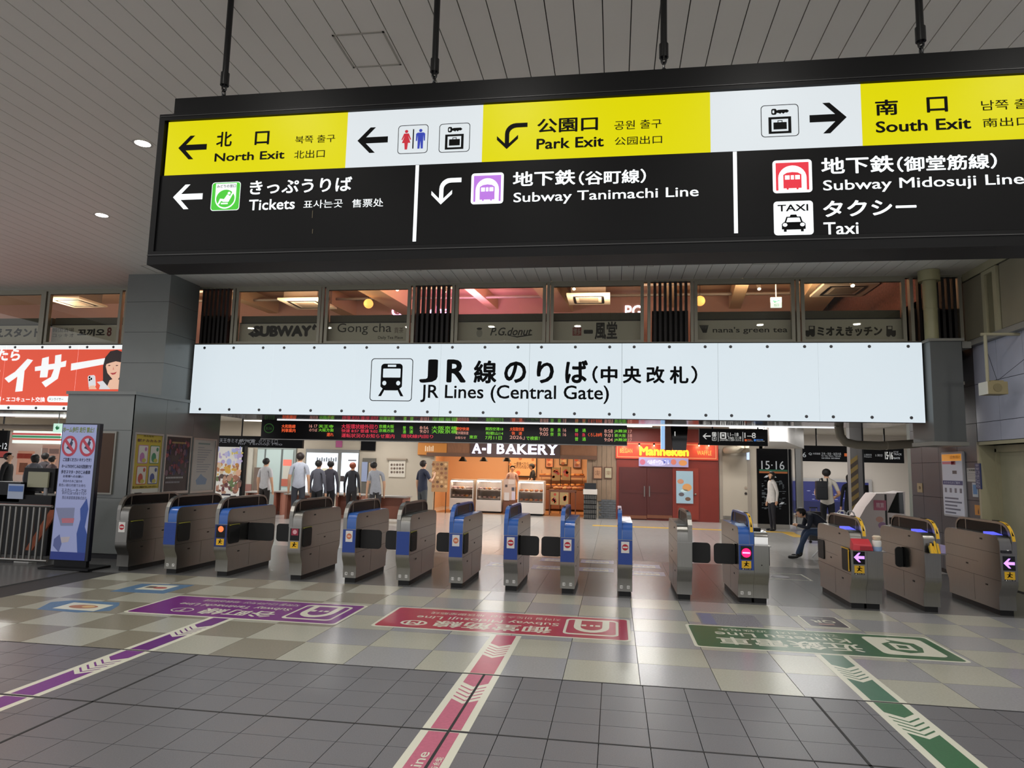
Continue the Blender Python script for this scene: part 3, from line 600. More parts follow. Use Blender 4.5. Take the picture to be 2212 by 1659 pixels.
# drip marks left on the glass
stm = mat('dry_stain', '5e5644', .8)
for (px, py, h) in ((676, 455, .05), (676, 495, .03), (555, 548, .015), (800, 548, .04)):
    p = ry(px, py, FY); MB().rect(fp, p.x - .003, p.z - h, p.x + .002, p.z, stm, .003).build('stain', hs)

# ================================================================== WIDE WHITE GATE SIGN
JY = 11.45
JW = mat('gate_sign_light', 'e3eff6', .25, emit=.82, spec=.25, ebase=.25)
JP = facing(JY); JX0, JX1, JZ0, JZ1 = -7.63, 4.76, 2.415, 3.675
js = thing('gate_sign', (-1.45, JY, JZ0), 'wide white lit sign spanning the gates, with train pictogram and black lettering', 'sign')
MB().box(JX0, JX1, JY + .01, JY + .055, JZ0 - .01, JZ1 + .015, SFR).build('case', js)
pw = (JX1 - JX0) / 8; bolt = mat('sign_bolt', '5a5a5c', .4, .8)
bme = MB().cyl((0, 0, 0), (0, -.012, 0), .026, bolt, r1=.018, n=12).mesh('bolt')
for i in range(8):
    p = MB().box(JX0 + pw * i + .002, JX0 + pw * (i + 1) - .002, JY, JY + .01, JZ0, JZ1, JW).build('panel', js)
    for X in (.13, .5, .87):
        for Z in (JZ0 + .075, JZ1 - .06):
            inst('bolt', bme, (JX0 + pw * (i + X) - WL[p.name][0], JY - WL[p.name][1], Z - WL[p.name][2]), p)
def jp(x, y): return ry(*(z5(x, y) if x < 2300 else z6(x - 10000, y)), JY)
def jput(s, lb, rt, off): a, c = ry(*z6(*lb), JY), ry(*z6(*rt), JY); MB().text(JP, s, a.x, a.z, c.x, c.z, mat('gate_sign_print', '0c0e12', .5, spec=.08), .002, off).build('lettering', js, keep=True)
jput('J', (18, 910), (172, 724), .03); jput('R', (236, 908), (398, 724), .03); jput('線', (452, 915), (640, 732), .03); jput('の', (695, 912), (875, 740), .03); jput('り', (955, 915), (1095, 738), .03); jput('ば', (1182, 915), (1365, 730), .03)
jput('（', (1398, 915), (1445, 775), .03); jput('中', (1465, 912), (1600, 778), .03); jput('央', (1642, 915), (1790, 778), .03); jput('改', (1828, 915), (1975, 778), .03); jput('札', (2015, 918), (2165, 778), .03)
a, c = ry(*z7(38, 812), JY), ry(*z7(80, 695), JY); MB().text(JP, '）', a.x, a.z, c.x, c.z, MATS['gate_sign_print'], .002, .02).build('lettering', js, keep=True)
jput('JR Lines (Central Gate)', (28, 1065), (1533, 932), .014)
a, c = ry(*z5(1468, 1055), JY), ry(*z5(1818, 716), JY); W_, H_ = c.x - a.x, c.z - a.z; X = lambda u: a.x + u * W_; Z = lambda v: a.z + v * H_; IK = MATS['gate_sign_print']
q = MB().ring(JP, rrect(a.x, a.z, c.x, c.z, .06), rrect(a.x + .013, a.z + .013, c.x - .013, c.z - .013, .05), IK, .002)
q.poly(JP, [(X(.36), Z(.25)), (X(.64), Z(.25)), (X(.70), Z(.29)), (X(.755), Z(.34)), (X(.755), Z(.80))] + [(X(.755 - .08 + .08 * math.cos(t)), Z(.80 + .075 * math.sin(t))) for t in (.4, .8, 1.2, 1.57)] + [(X(.325 - .08 * math.sin(t)), Z(.80 + .075 * math.cos(t))) for t in (0, .4, .8, 1.2)] + [(X(.245), Z(.80)), (X(.245), Z(.34)), (X(.30), Z(.29))], IK, .002)
q.poly(JP, [(X(.36), Z(.29)), (X(.30), Z(.29)), (X(.2), Z(.115)), (X(.27), Z(.115))][::-1], IK, .002).poly(JP, [(X(.64), Z(.29)), (X(.70), Z(.29)), (X(.8), Z(.115)), (X(.73), Z(.115))], IK, .002)
q.poly(JP, rrect(X(.295), Z(.55), X(.71), Z(.76), .012), JW, .003).poly(JP, rrect(X(.40), Z(.80), X(.60), Z(.85), .006), JW, .003)
for u in (.335, .665): q.poly(JP, arc(X(u), Z(.42), .037, .04, 0, 340, 14), JW, .003)
q.build('train_pictogram', js)

# ================================================================== RED ADVERTISING SIGN ON THE LEFT
AR = mat('ad_orange_red', 'e8553a', .3, emit=.55, spec=.3); AW = mat('ad_white', 'eef2f2', .3, emit=.70)
t = thing('advert_sign', (-11.2, JY, JZ0), 'lit orange-red advertising sign with big white katakana and a smiling woman', 'sign')
MB().box(-14, -8.56, JY + .01, JY + .055, JZ0, JZ1 + .015, SFR).build('case', t)
for (x0, x1) in ((-14, -11.55), (-11.546, -10.0), (-9.996, -8.56)):
    p = MB().box(x0, x1, JY, JY + .01, JZ0 + .02, JZ1, AW).build('panel', t)
    MB().box(x0, x1, JY - .003, JY, JZ0 + .11, JZ1 - .085, AR).build('print', p)
    for X in (.12, .5, .88):
        for Z in (JZ0 + .06, JZ1 - .04): inst('bolt', bme, (x0 + (x1 - x0) * X - WL[p.name][0], JY - WL[p.name][1], Z - WL[p.name][2]), p)
ap = facing(JY - .003)
def aput(s, lb, rt, off, m=AW): a, c = ry(*z4(*lb), JY), ry(*z4(*rt), JY); MB().text(ap, s, a.x, a.z, c.x, c.z, m, .002, off).build('lettering', t, keep=True)
aput('困ったら', (-260, 915), (190, 805), .04); aput('キンラ', (-1150, 1190), (20, 880), .03)
ap2 = lambda pts: [(ry(*z4(*p), JY).x, ry(*z4(*p), JY).z) for p in pts]
q = MB()
q.poly(ap, ap2([(42, 1068), (135, 1010), (248, 893), (298, 905), (222, 1000), (203, 1182), (138, 1188), (158, 1052), (80, 1107)]), AW, .002)
q.poly(ap, ap2([(315, 1003), (315, 965), (372, 955), (380, 888), (440, 873), (437, 942), (492, 935), (497, 862), (553, 852), (548, 922), (597, 908), (590, 962), (545, 970), (520, 1070), (410, 1148), (375, 1103), (458, 1055), (485, 985), (435, 992), (425, 1058), (358, 1060), (366, 997)]), AW, .002)
q.poly(ap, ap2([(636, 998), (640, 935), (950, 885), (955, 938)]), AW, .002); q.build('lettering', t)
aput('給湯器・エコキュート交換', (-120, 1275), (408, 1235), .03)
q = MB(); a, c = ry(*z4(422, 1280), JY), ry(*z4(660, 1228), JY); q.poly(ap, rrect(a.x, a.z, c.x, c.z, .05), AW, .002); q.build('search_box', t)
aput('キンライサー', (440, 1265), (570, 1243), .01, INK); 
q = MB(); o = ry(*z4(632, 1257), JY); q.ring(ap, arc(o.x, o.z, .04, .04, 0, 345, 23), arc(o.x, o.z, .02, .02, 0, 345, 23), INK, .004); q.build('search_icon', t)
# the printed woman with a phone: flat print, hair, face, phone
sk = mat('ad_skin', 'f0c0a4', .4, emit=.55); hr = mat('ad_hair', '3a2c2c', .5, emit=.12); ph = mat('ad_phone', 'dfe0e4', .4, emit=.55)
q = MB()
q.poly(ap, ap2([(890, 1165), (905, 1120), (925, 1080), (925, 960), (945, 880), (990, 825), (1050, 812), (1120, 840), (1150, 920), (1150, 1165)]), hr, .003)
q.poly(ap, ap2([(952, 1165), (985, 1085), (1010, 1075), (965, 1020), (950, 960), (965, 915), (1010, 895), (1080, 905), (1100, 960), (1085, 1040), (1060, 1075), (1120, 1110), (1130, 1165)]), sk, .004)
q.poly(ap, ap2([(945, 945), (975, 880), (1035, 855), (1100, 890), (1110, 960), (1090, 925), (1040, 915), (985, 930)]), hr, .005)
for u in (982, 1050): q.poly(ap, ap2([(u - 14, 955), (u, 948), (u + 14, 952), (u, 958)]), hr, .006)
q.poly(ap, ap2([(988, 1020), (1025, 1018), (1050, 1008), (1035, 1030), (1010, 1036)]), C('c8484a', .5, .3), .006)
q.poly(ap, ap2([(1018, 960), (1026, 990), (1012, 992)]), C('dca088', .5, .4), .006)
q.poly(ap, ap2([(890, 1165), (900, 1130), (870, 1100), (925, 1090), (990, 1165)]), ph, .0045)
q.poly(ap, ap2([(798, 1150), (790, 1055), (800, 1042), (845, 1038), (857, 1050), (862, 1130), (850, 1150)]), ph, .006)
for p in ((806, 1058), (822, 1072), (806, 1082)): o = ry(*z4(*p), JY); q.poly(ap, arc(o.x, o.z, .018, .022, 0, 330, 11), INK, .007)
q.poly(ap, ap2([(798, 1165), (808, 1135), (850, 1130), (870, 1165)]), sk, .007)
q.build('portrait_print', t)

# ================================================================== TICKET GATES
GY, GL, GW = 8.95, 1.36, .182                          # front, length, width
GLS = mat('gate_smoked_glass', '050506', .3, spec=.08); LCD = mat('gate_screen_blue', '5a60e8', .2, emit=.9); LILAC = mat('gate_arrow_lilac', 'c08cff', .3, emit=1.4)
NOENT = mat('noentry_glow', 'ff1464', .3, emit=1.2); YST = mat('yellow_sticker', 'e0b020', .5); GR = mat('gate_line', '2e2d2c', .6); WST = mat('white_sticker', 'd8d6d2', .5); REDS = mat('red_sticker', 'b02030', .5)
prof = [(.07, .065), (.07, .215), (.062, .25), (.018, .315), (.004, .35), (0, .385), (0, .80)] + [(.095 - .095 * math.cos(t), .80 + .115 * math.sin(t)) for t in (.3, .6, .9, 1.2, 1.57)]
prof += [(GL - u, v) for u, v in prof[::-1]]
cov = [(0, .712), (0, .80)] + [(.095 - .095 * math.cos(t), .80 + .115 * math.sin(t)) for t in (.3, .6, .9, 1.2, 1.57)] + [(GL - .12, .915)]
def off_curve(c, d): return [(u - (d if i < 5 else 0), v + (d if i > 2 else 0)) for i, (u, v) in enumerate(c)]
rail_o = [(-.006, .712), (-.006, .86), (.008, .92), (.045, .985), (.10, 1.035), (.18, 1.064), (.28, 1.072), (GL - .24, 1.072), (GL - .15, 1.062), (GL - .08, 1.03), (GL - .04, .98), (GL - .03, .915)]
rail_i = [(.03, .712), (.03, .86), (.055, .915), (.075, .965), (.115, 1.008), (.18, 1.036), (.28, 1.046), (GL - .24, 1.046), (GL - .165, 1.038), (GL - .10, 1.01), (GL - .065, .97), (GL - .055, .915)]
def gate(n, X, W=GW, side='L', front=None, top=None, rail=None, lab='', flaps=(), stowed=False, sticker=None, disp=None, extra=None):
    t = thing('ticket_gate', (X + W / 2, GY, 0), lab, 'ticket gate', 'row of automatic ticket gates')
    front = front or STEEL; top = top or STEEL; rail = rail or STEEL
    MB().box(X + .018, X + W - .018, GY + .10, GY + GL - .09, 0, .068, RUBBER).build('plinth', t)
    MB().prism('x', X, X + W, [(GY + u, v) for u, v in prof], STEEL).build('body', t, smooth=True)
    rw = .052; rx0 = X - .0015 if side == 'L' else X + W - rw + .0015; cx0, cx1 = (X + rw + .002, X + W - .004) if side == 'L' else (X + .004, X + W - rw - .002)
    oc = off_curve(cov, .005)
    q = MB(); pts = [(GY + u, v) for u, v in oc] + [(GY + u, v) for u, v in cov[::-1]]; q.prism('x', cx0, cx1, pts, top); tc = q.build('top_cover', t, smooth=True)
    for yy in (.34, .62, .9, 1.12): MB().box(cx0 + .01, cx1 - .01, GY + yy, GY + yy + .008, .9195, .9215, GR).build('seam', tc)
    f = MB().box(X + .003, X + W - .003, GY - .005, GY, .405, .706, front).build('front_panel', t, bev=.002)
    q = MB(); pts = [(GY + u, v) for u, v in rail_o] + [(GY + u, v) for u, v in rail_i[::-1]]
    q2 = MB(); k = len(rail_o)
    for i in range(k - 1):
        a, b, c, d = rail_o[i], rail_o[i + 1], rail_i[i + 1], rail_i[i]
        for xx, flip in ((rx0, 0), (rx0 + rw, 1)):
            v4 = [(xx, GY + p[0], p[1]) for p in (a, b, c, d)]; q.add(v4, [(0, 1, 2, 3)], rail)
        q.add([(rx0, GY + a[0], a[1]), (rx0 + rw, GY + a[0], a[1]), (rx0 + rw, GY + b[0], b[1]), (rx0, GY + b[0], b[1])], [(0, 1, 2, 3)], rail)
        q.add([(rx0, GY + d[0], d[1]), (rx0 + rw, GY + d[0], d[1]), (rx0 + rw, GY + c[0], c[1]), (rx0, GY + c[0], c[1])], [(0, 1, 2, 3)], rail)
    r = q.build('sensor_rail', t, smooth=True)
    gp = [(GY + u, v) for u, v in rail_i[2:]]; MB().prism('x', rx0 + .008, rx0 + rw - .008, gp, GLS).build('smoked_glass', r)
    for yy in (.20, 1.05): MB().box(rx0 + .004, rx0 + rw - .004, GY + yy, GY + yy + .018, .915, 1.05, rail).build('strut', r)
    MB().box(rx0 + .012, rx0 + rw - .012, GY + .3, GY + .42, 1.072, 1.082, BLACK).build('sensor', r)
    for xs_, sg in ((X + W, 1), (X, -1)):                # lines, latches on both sides
        q = MB()
        for (y0, y1, z0, z1) in ((.02, GL - .02, .712, .716), (.02, GL - .02, .400, .404), (.62, .624, .09, .40), (.5, GL - .02, .565, .568)): q.box(min(xs_, xs_ + sg * .001), max(xs_, xs_ + sg * .001), GY + y0, GY + y1, z0, z1, GR)
        q.build('panel_line', t)
        for (yy, zz_) in ((.38, .845), (.30, .31), (.75, .505)): MB().box(min(xs_, xs_ + sg * .004), max(xs_, xs_ + sg * .004), GY + yy, GY + yy + .05, zz_, zz_ + .018, BLACK).build('latch', t)
    if stowed:
        xs_ = X + W; o = MB().slab(Plane((xs_ + .012, GY, 0), (0, 1, 0), (0, 0, 1)), rrect(.05, .44, .31, .695, .04), .012, RUBBER).build('flap', t)
        MB().box(xs_, xs_ + .012, GY + .05, GY + .30, .69, .70, mat('flap_edge_yellow', '9a9a30', .5)).build('edge_strip', o)
    for (sg, ln, yy) in flaps:
        xs_ = X + W if sg > 0 else X; o = MB().slab(Plane((0, GY + yy, 0), (1, 0, 0), (0, 0, 1)), rrect(min(xs_, xs_ + sg * ln), .447, max(xs_, xs_ + sg * ln), .697, .045), .022, RUBBER, .011).build('flap', t)
        MB().cyl((xs_ + sg * .008, GY + yy, .45), (xs_ + sg * .008, GY + yy, .70), .013, GLS, n=10).build('hinge', o)
    pl = facing(GY - .0055)
    if n in (2, 5, 6, 7, 8, 9, 10, 12):
        q = MB()
        for i, X_ in ((0, .028), (1, .115)): q.poly(facing(GY + .0695), rrect(X + X_, .10, X + X_ + .036, .14, .008), WST, .0008).text(facing(GY + .0695), str(n + 4 + i), X + X_ + .006, .108, X + X_ + .030, .132, INK, .0014)
        q.build('number_label', t)
    cx = X + GW / 2
    if sticker == 'noentry':
        q = MB(); q.rect(pl, cx - .050, .548, cx + .050, .688, WST, .0006).poly(pl, arc(cx, .618, .039, .039, 0, 345, 23), REDS, .0011).rect(pl, cx - .03, .609, cx + .03, .627, WST, .0016); q.build('noentry_sticker', t)
    if sticker == 'orange':
        q = MB(); q.rect(pl, cx - .048, .545, cx + .048, .690, WST, .0006).poly(pl, arc(cx, .618, .036, .038, 0, 345, 23), C('c8714c'), .0011).rect(pl, cx - .022, .605, cx + .022, .630, C('e0b8a0'), .0016); q.build('notice_sticker', t)
    if disp:
        q = MB(); q.rect(pl, cx - .066, .530, cx + .066, .692, BLACKG, .0006); q.build('display', t)
        q = MB()
        if disp == 'noentry': q.poly(pl, arc(cx, .611, .056, .056, 0, 345, 23), NOENT, .0015).rect(pl, cx - .044, .602, cx + .044, .620, mat('noentry_bar', 'ff9cf4', .3, emit=1.6), .002)
        if disp == 'arrow': q.poly(pl, [(cx - .06, .611), (cx - .005, .555), (cx + .018, .555), (cx - .012, .594), (cx + .06, .594), (cx + .06, .628), (cx - .012, .628), (cx + .018, .667), (cx - .005, .667)], LILAC, .0015)
        if disp == 'orange': q.poly(pl, arc(cx, .645, .04, .04, 0, 345, 23), mat('orange_lamp', 'ff7440', .3, emit=.9), .0015)
        if disp == 'red': q.rect(pl, cx - .05, .60, cx + .05, .69, C('8c2038'), .0015).poly(pl, arc(cx, .645, .03, .03, 0, 340, 14), C('d0a0a8'), .002)
        q.build('light_symbol', t)
        q = MB(); q.rect(pl, cx - .056, .428, cx + .056, .515, YST, .0008)
        q.poly(pl, arc(cx + .002, .502, .009, .009, 0, 330, 10), INK, .0014).poly(pl, [(cx - .03, .488), (cx + .012, .492), (cx + .034, .484), (cx + .034, .478), (cx + .010, .482), (cx + .004, .466), (cx + .03, .455), (cx + .028, .449), (cx - .008, .458), (cx - .022, .445), (cx - .03, .448), (cx - .016, .466), (cx - .012, .482), (cx - .03, .482)], INK, .0014)
        q.build('warning_sticker', t)
        if disp in ('noentry', 'arrow'):
            q = MB(); q.rect(pl, cx - .056, .410, cx + .056, .427, INK, .0008).poly(pl, [(cx - .05, .412), (cx - .03, .412), (cx - .04, .426)], WST, .0014).text(pl, '飛び出し注意', cx - .024, .413, cx + .05, .424, WST, .0014); q.build('warning_text', t)
    if extra: extra(t, X, W, cx0, cx1, rx0, rw)
    return t
def yellow_strip(t, X, W, cx0, cx1, rx0, rw):            # hazard strip on the front bend of the rail
    q = MB()
    for i in range(1, 6):
        a, b = rail_o[i], rail_o[i + 1]; m = YST
        q.add([(rx0 + .008, GY + a[0] - .002, a[1] + .002), (rx0 + rw - .008, GY + a[0] - .002, a[1] + .002), (rx0 + rw - .008, GY + b[0] - .002, b[1] + .002), (rx0 + .008, GY + b[0] - .002, b[1] + .002)], [(0, 1, 2, 3)], m)
    q.build('hazard_strip', t)
    q = MB()
    for i in (2, 4): a, b = rail_o[i], rail_o[i + 1]; q.add([(rx0 + .016, GY + a[0] - .004, a[1] + .004), (rx0 + rw - .016, GY + a[0] - .004, a[1] + .004), (rx0 + rw / 2, GY + b[0] - .003, b[1] + .001)], [(0, 1, 2)], INK)
    q.build('hazard_mark', t)
def screen_slab(t, y0, y1, x0, x1, m): MB().hexa([(x0, GY + y0, .92), (x1, GY + y0, .92), (x1, GY + y1, .92), (x0, GY + y1, .92)], [(x0, GY + y0, .924), (x1, GY + y0, .924), (x1, GY + y1, .945), (x0, GY + y1, .945)], m).build('screen', t)
def side_unit(t, X, W):                                   # lower cabinet joined on the right
    a, c = X + W, X + W + .178
    MB().box(a + .012, c - .018, GY + .11, GY + .6, 0, .068, RUBBER).build('plinth', t)
    pr = [(.07, .065), (.07, .215), (.062, .25), (.018, .315), (.004, .35), (0, .385), (0, .69), (.62, .69), (.62, .065)]
    MB().prism('x', a + .002, c, [(GY + u, v) for u, v in pr], STEEL).build('side_cabinet', t, smooth=True)
    MB().box(a - .004, c + .022, GY - .02, GY + .34, .690, .702, STEEL).build('shelf', t)
    return a, c
def g12x(t, X, W, cx0, cx1, rx0, rw):
    yellow_strip(t, X, W, cx0, cx1, rx0, rw); a, c = side_unit(t, X, W)
    pr = [(.02, .702), (.02, .80)] + [(.12 - .10 * math.cos(k), .80 + .065 * math.sin(k)) for k in (.4, .8, 1.2, 1.57)] + [(.55, .865), (.55, .702)]
    MB().prism('x', a + .012, c - .006, [(GY + u, v) for u, v in pr], CHROME).build('rounded_hood', t, smooth=True)
    MB().box(a + .02, c - .05, GY + .2, GY + .36, .865, .90, BLACK).build('printer', t, bev=.01)
    MB().box(c, c + .012, GY + .05, GY + .3, .46, .69, RUBBER).box(c + .012, c + .018, GY + .05, GY + .3, .46, .69, mat('flap_edge_yellow', '9a9a30', .5)).build('flap_edge', t, bev=.004)
    screen_slab(t, .16, .3, cx0 + .005, cx1 - .005, mat('paper_blue', 'b8cce8', .4)); MB().cyl((a + .09, GY - .001, .47), (a + .09, GY + .01, .47), .008, BLACK).build('keyhole', t)
def g13x(t, X, W, cx0, cx1, rx0, rw):
    yellow_strip(t, X, W, cx0, cx1, rx0, rw); side_unit(t, X, W)
    MB().box(X, X + W + .178, GY - .13, GY - .002, .694, .702, STEEL).build('front_shelf', t)
    screen_slab(t, .18, .42, cx0 + .004, cx1 - .004, LCD)
    xs_ = X; o = MB().slab(Plane((xs_ - .004, GY, 0), (0, -1, 0), (0, 0, 1)), rrect(-.30, .43, -.03, .70, .03), .016, RUBBER, .008).build('flap', t)
    MB().box(xs_ - .02, xs_ - .008, GY + .03, GY + .045, .44, .69, YST).box(xs_ - .02, xs_ - .008, GY + .045, GY + .30, .694, .704, YST).build('edge_strip', o)
    MB().slab(Plane((xs_ - .004, GY, 0), (0, -1, 0), (0, 0, 1)), rrect(-1.32, .45, -1.06, .70, .03), .016, RUBBER, .008).build('flap', t)
def reader(t, X, W, cx0, cx1, rx0, rw):
    yellow_strip(t, X, W, cx0, cx1, rx0, rw); screen_slab(t, .16, .36, cx0 + .004, cx1 - .004, LCD)
    sl = Plane((0, GY - .006, .742), (1, 0, 0), (0, .31, .95))
    MB().poly(sl, rrect(cx0 + .004, -.02, cx1 - .004, .13, .015), BLACKG, .004).ring(sl, rrect(cx0 + .008, .07, cx1 - .008, .125, .014), rrect(cx0 + .016, .078, cx1 - .016, .117, .01), YST, .006).poly(sl, arc((cx0 + cx1) / 2 + .02, .025, .014, .014, 0, 340, 14), WST, .006).build('card_reader', t)
def g14x(t, X, W, cx0, cx1, rx0, rw):
    yellow_strip(t, X, W, cx0, cx1, rx0, rw); screen_slab(t, .18, .36, cx0 + .004, cx1 - .004, LCD)
    MB().box(X - .002, X + W + .014, GY - .12, GY, .690, .702, STEEL).build('shelf', t)
BB = dict(front=BLUED, top=BLUE)
NR, FR = .17, .55
gate(1, -6.945, lab='stainless ticket gate with red no-entry sticker, leftmost of the row', stowed=True, sticker='noentry')
gate(2, -6.205, lab='ticket gate with plain blue front, second from the left end', stowed=True, **BB)
gate(3, -5.44, lab='ticket gate with navy front and round orange lamp', stowed=True, disp='orange', flaps=((1, .40, FR),), front=mat('gate_navy', '1a2c66', .35), top=BLUE)
gate(4, -4.36, lab='stainless ticket gate with a red symbol above a yellow sticker', stowed=True, disp='red', flaps=((-1, .45, FR),), top=STEEL)
gate(5, -3.59, lab='ticket gate with blue front and pale notice sticker, facing the stainless one with two stickers', sticker='orange', flaps=((1, .30, NR),), **BB)
gate(6, -2.845, lab='ticket gate with blue front panel below a steel top, sixth from the left', stowed=True, flaps=((-1, .20, NR),), front=BLUED, top=STEEL)
gate(7, -2.13, lab='ticket gate with blue front and tan notice sticker left of the bakery case', stowed=True, sticker='orange', flaps=((-1, .21, NR),), rail=BLUE, **BB)
gate(8, -1.407, lab='blue ticket gate with no-entry sticker and black flap out to its right', sticker='noentry', flaps=((1, .26, NR),), rail=BLUE, **BB)
gate(9, -.675, lab='blue ticket gate with no-entry sticker and black flap out to its left', sticker='noentry', flaps=((-1, .26, NR),), rail=BLUE, **BB)
gate(10, .05, lab='blue ticket gate seen exactly end-on in front of the red shop doors', sticker='noentry', rail=BLUE, **BB)
gate(11, .78, side='R', lab='stainless ticket gate without stickers in front of the red shop', flaps=((1, .24, NR),), stowed=False)
gate(12, 1.515, side='R', lab='wide blue ticket gate with glowing red no-entry light and rounded steel hood', disp='noentry', flaps=((-1, .27, NR),), extra=g12x, rail=BLUE, **BB)
gate(13, 2.815, side='R', lab='wide stainless ticket gate with red cover on top and lilac arrow', disp='arrow', extra=g13x)
gate(14, 3.635, side='R', lab='stainless ticket gate with yellow clutter on its front shelf, second from the right end', flaps=((-1, .10, .6),), extra=g14x)
gate(15, 4.455, side='R', lab='stainless ticket gate with lilac arrow and card reader, rightmost of the row', disp='arrow', extra=reader)
# things left on the gates
RED = mat('red_plastic', 'c4343e', .45)
t = thing('red_cover', (2.90, GY - .065, .702), 'red plastic cover lying on the front of the wide gate with lilac arrow', 'cover')
MB().hexa([(2.80, GY - .125, .703), (3.03, GY - .125, .703), (3.03, GY - .012, .703), (2.80, GY - .012, .703)], [(2.81, GY - .115, .775), (3.02, GY - .115, .765), (3.02, GY - .012, .835), (2.81, GY - .012, .835)], RED).build('body', t, bev=.012, smooth=True)
MB().box(2.885, 3.015, GY - .13, GY - .122, .708, .755, mat('red_plastic_dark', '9e2430', .5)).build('front_lip', t, bev=.003)
t = thing('blue_tub', (3.09, GY - .065, .702), 'small pale blue tub holding white cups on the wide gate', 'tub')
MB().lathe((3.09, GY - .065, .702), [(.050, 0), (.055, .05), (.052, .05), (.047, .008)], mat('pale_blue_plastic', '8fa8cc', .5), 16).build('tub', t, smooth=True)
MB().lathe((3.09, GY - .065, .752), [(.046, 0), (.052, .05), (.048, .07), (.03, .08)], WHITEP, 16).build('cup', t, smooth=True); MB().lathe((3.09, GY - .065, .832), [(.042, 0), (.05, .035), (.03, .05)], mat('warm_white_cup', 'd8c8b0', .5), 16).build('lid', t, smooth=True)
t = thing('yellow_clutter', (3.72, GY - .06, .702), 'bunch of yellow tags and a lilac box on a ticket gate shelf', 'tags')
q = MB(); random.seed(3)
for i in range(9):
    x = 3.66 + .012 * i; h = .06 + .08 * random.random(); q.hexa([(x, GY - .10, .702), (x + .02, GY - .10, .702), (x + .02, GY - .09, .702), (x, GY - .09, .702)], [(x - .01 + .02 * random.random(), GY - .06, .702 + h), (x + .015, GY - .06, .702 + h), (x + .015, GY - .05, .702 + h), (x, GY - .05, .702 + h)], YST if i % 3 else mat('olive_tag', '8c7a28', .5))
stuff(q.build('tags', t)); MB().box(3.775, 3.825, GY - .11, GY - .01, .703, .80, mat('lilac_card', '9a90b8', .4)).build('clear_box', t, bev=.004)

# ================================================================== FLOOR GRAPHICS (readable from the gate side)
FL = Plane((0, 0, 0), (-1, 0, 0), (0, -1, 0))            # u = -x, v = -y, lift = up
CRM = mat('floor_print_cream', 'cfcebc', .3); 
def floor_sign(X0, X1, Y0, Y1, hexc, lab, kanji, eng, small, icon, kx, ex, sx, extra=None):
    K = mat('floor_print_' + hexc, hexc, .28, noise=.06, nscale=6)
    t = thing('floor_sign', ((X0 + X1) / 2, (Y0 + Y1) / 2, 0), lab, 'floor sign', 'line signs stuck on the floor')
    MB().slab(FL, rrect(-X1, -Y1, -X0, -Y0, .05), .0015, CRM, .0016).build('base', t)
    MB().poly(FL, rrect(-X1 + .03, -Y1 + .03, -X0 - .03, -Y0 - .03, .04), K, .002).build('field', t)
    def tx(s, x0, x1, y0, y1, off): MB().text(FL, s, -x1, -y1, -x0, -y0, CRM, .0026, off).build('lettering', t, keep=True)
    tx(kanji, *kx, .02); tx(eng, *ex, .008); tx(small, *sx, .0)
    q = MB(); ix0, ix1, iy0, iy1 = X1 - .66, X1 - .12, Y0 + .14, Y1 - .12
    U = lambda u: -ix1 + u * (ix1 - ix0); V = lambda v: -iy1 + v * (iy1 - iy0)
    if icon == 'subway':
        q.ring(FL, rrect(U(0), V(0), U(1), V(1), .07), rrect(U(.05), V(.07), U(.95), V(.93), .05), CRM, .0026)
        outer = [(U(.17), V(.0)), (U(.17), V(.45))] + [(U(.5 - .33 * math.cos(a)), V(.5 + .34 * math.sin(a))) for a in [i * math.pi / 10 for i in range(11)]] + [(U(.83), V(.45)), (U(.83), V(.0))]
        inner = [(U(.3), V(.0)), (U(.3), V(.45))] + [(U(.5 - .2 * math.cos(a)), V(.5 + .2 * math.sin(a))) for a in [i * math.pi / 10 for i in range(11)]] + [(U(.7), V(.45)), (U(.7), V(.0))]
        for i in range(len(outer) - 1): q.poly(FL, [outer[i], outer[i + 1], inner[i + 1], inner[i]], CRM, .0027)
        q.poly(FL, [(U(.3), V(0)), (U(.7), V(0)), (U(.7), V(.1)), (U(.3), V(.1))], CRM, .0027)
        for u in (.34, .47, .6): q.rect(FL, U(u), V(.36), U(u + .09 if u != .47 else .53), V(.46), CRM, .0028)
    else:
        q.poly(FL, rrect(U(0), V(0), U(1), V(1), .07), CRM, .0026)
        q.poly(FL, [(U(.22), V(.3)), (U(.45), V(.2)), (U(.62), V(.12)), (U(.58), V(.24)), (U(.8), V(.4)), (U(.8), V(.75)), (U(.55), V(.88)), (U(.3), V(.8)), (U(.2), V(.55))], K, .0030)
        q.poly(FL, [(U(.34), V(.4)), (U(.66), V(.34)), (U(.68), V(.7)), (U(.36), V(.72))], CRM, .0034).poly(FL, [(U(.42), V(.47)), (U(.58), V(.44)), (U(.60), V(.62)), (U(.44), V(.63))], K, .0038)
    q.build('pictogram', t)
    if extra: extra(t, K)
    return t
def mark_T(t, K): q = MB(); q.ring(FL, arc(4.53, -6.95, .12, .10, 0, 345, 23), arc(4.53, -6.95, .105, .085, 0, 345, 23), CRM, .0026).text(FL, 'T', 4.48, -7.01, 4.58, -6.89, CRM, .0026, .01); q.build('line_symbol', t)
def mark_M(t, K):
    q = MB(); q.ring(FL, arc(2.0, -6.98, .14, .11, 20, 340, 23), arc(2.0, -6.98, .11, .08, 20, 340, 23), CRM, .0026).text(FL, 'M', 1.93, -7.05, 2.07, -6.91, CRM, .0026, .02); q.build('line_symbol', t)
floor_sign(-5.05, -2.72, 6.70, 7.66, '6d1f74', 'purple floor sign with a subway pictogram, its lettering upside down', '谷町線', 'Subway Tanimachi Line', '지하철 다니마치선  地铁谷町线', 'subway', (-4.32, -3.50, 6.82, 7.10), (-4.75, -3.45, 7.17, 7.33), (-4.6, -3.45, 7.41, 7.52), mark_T)
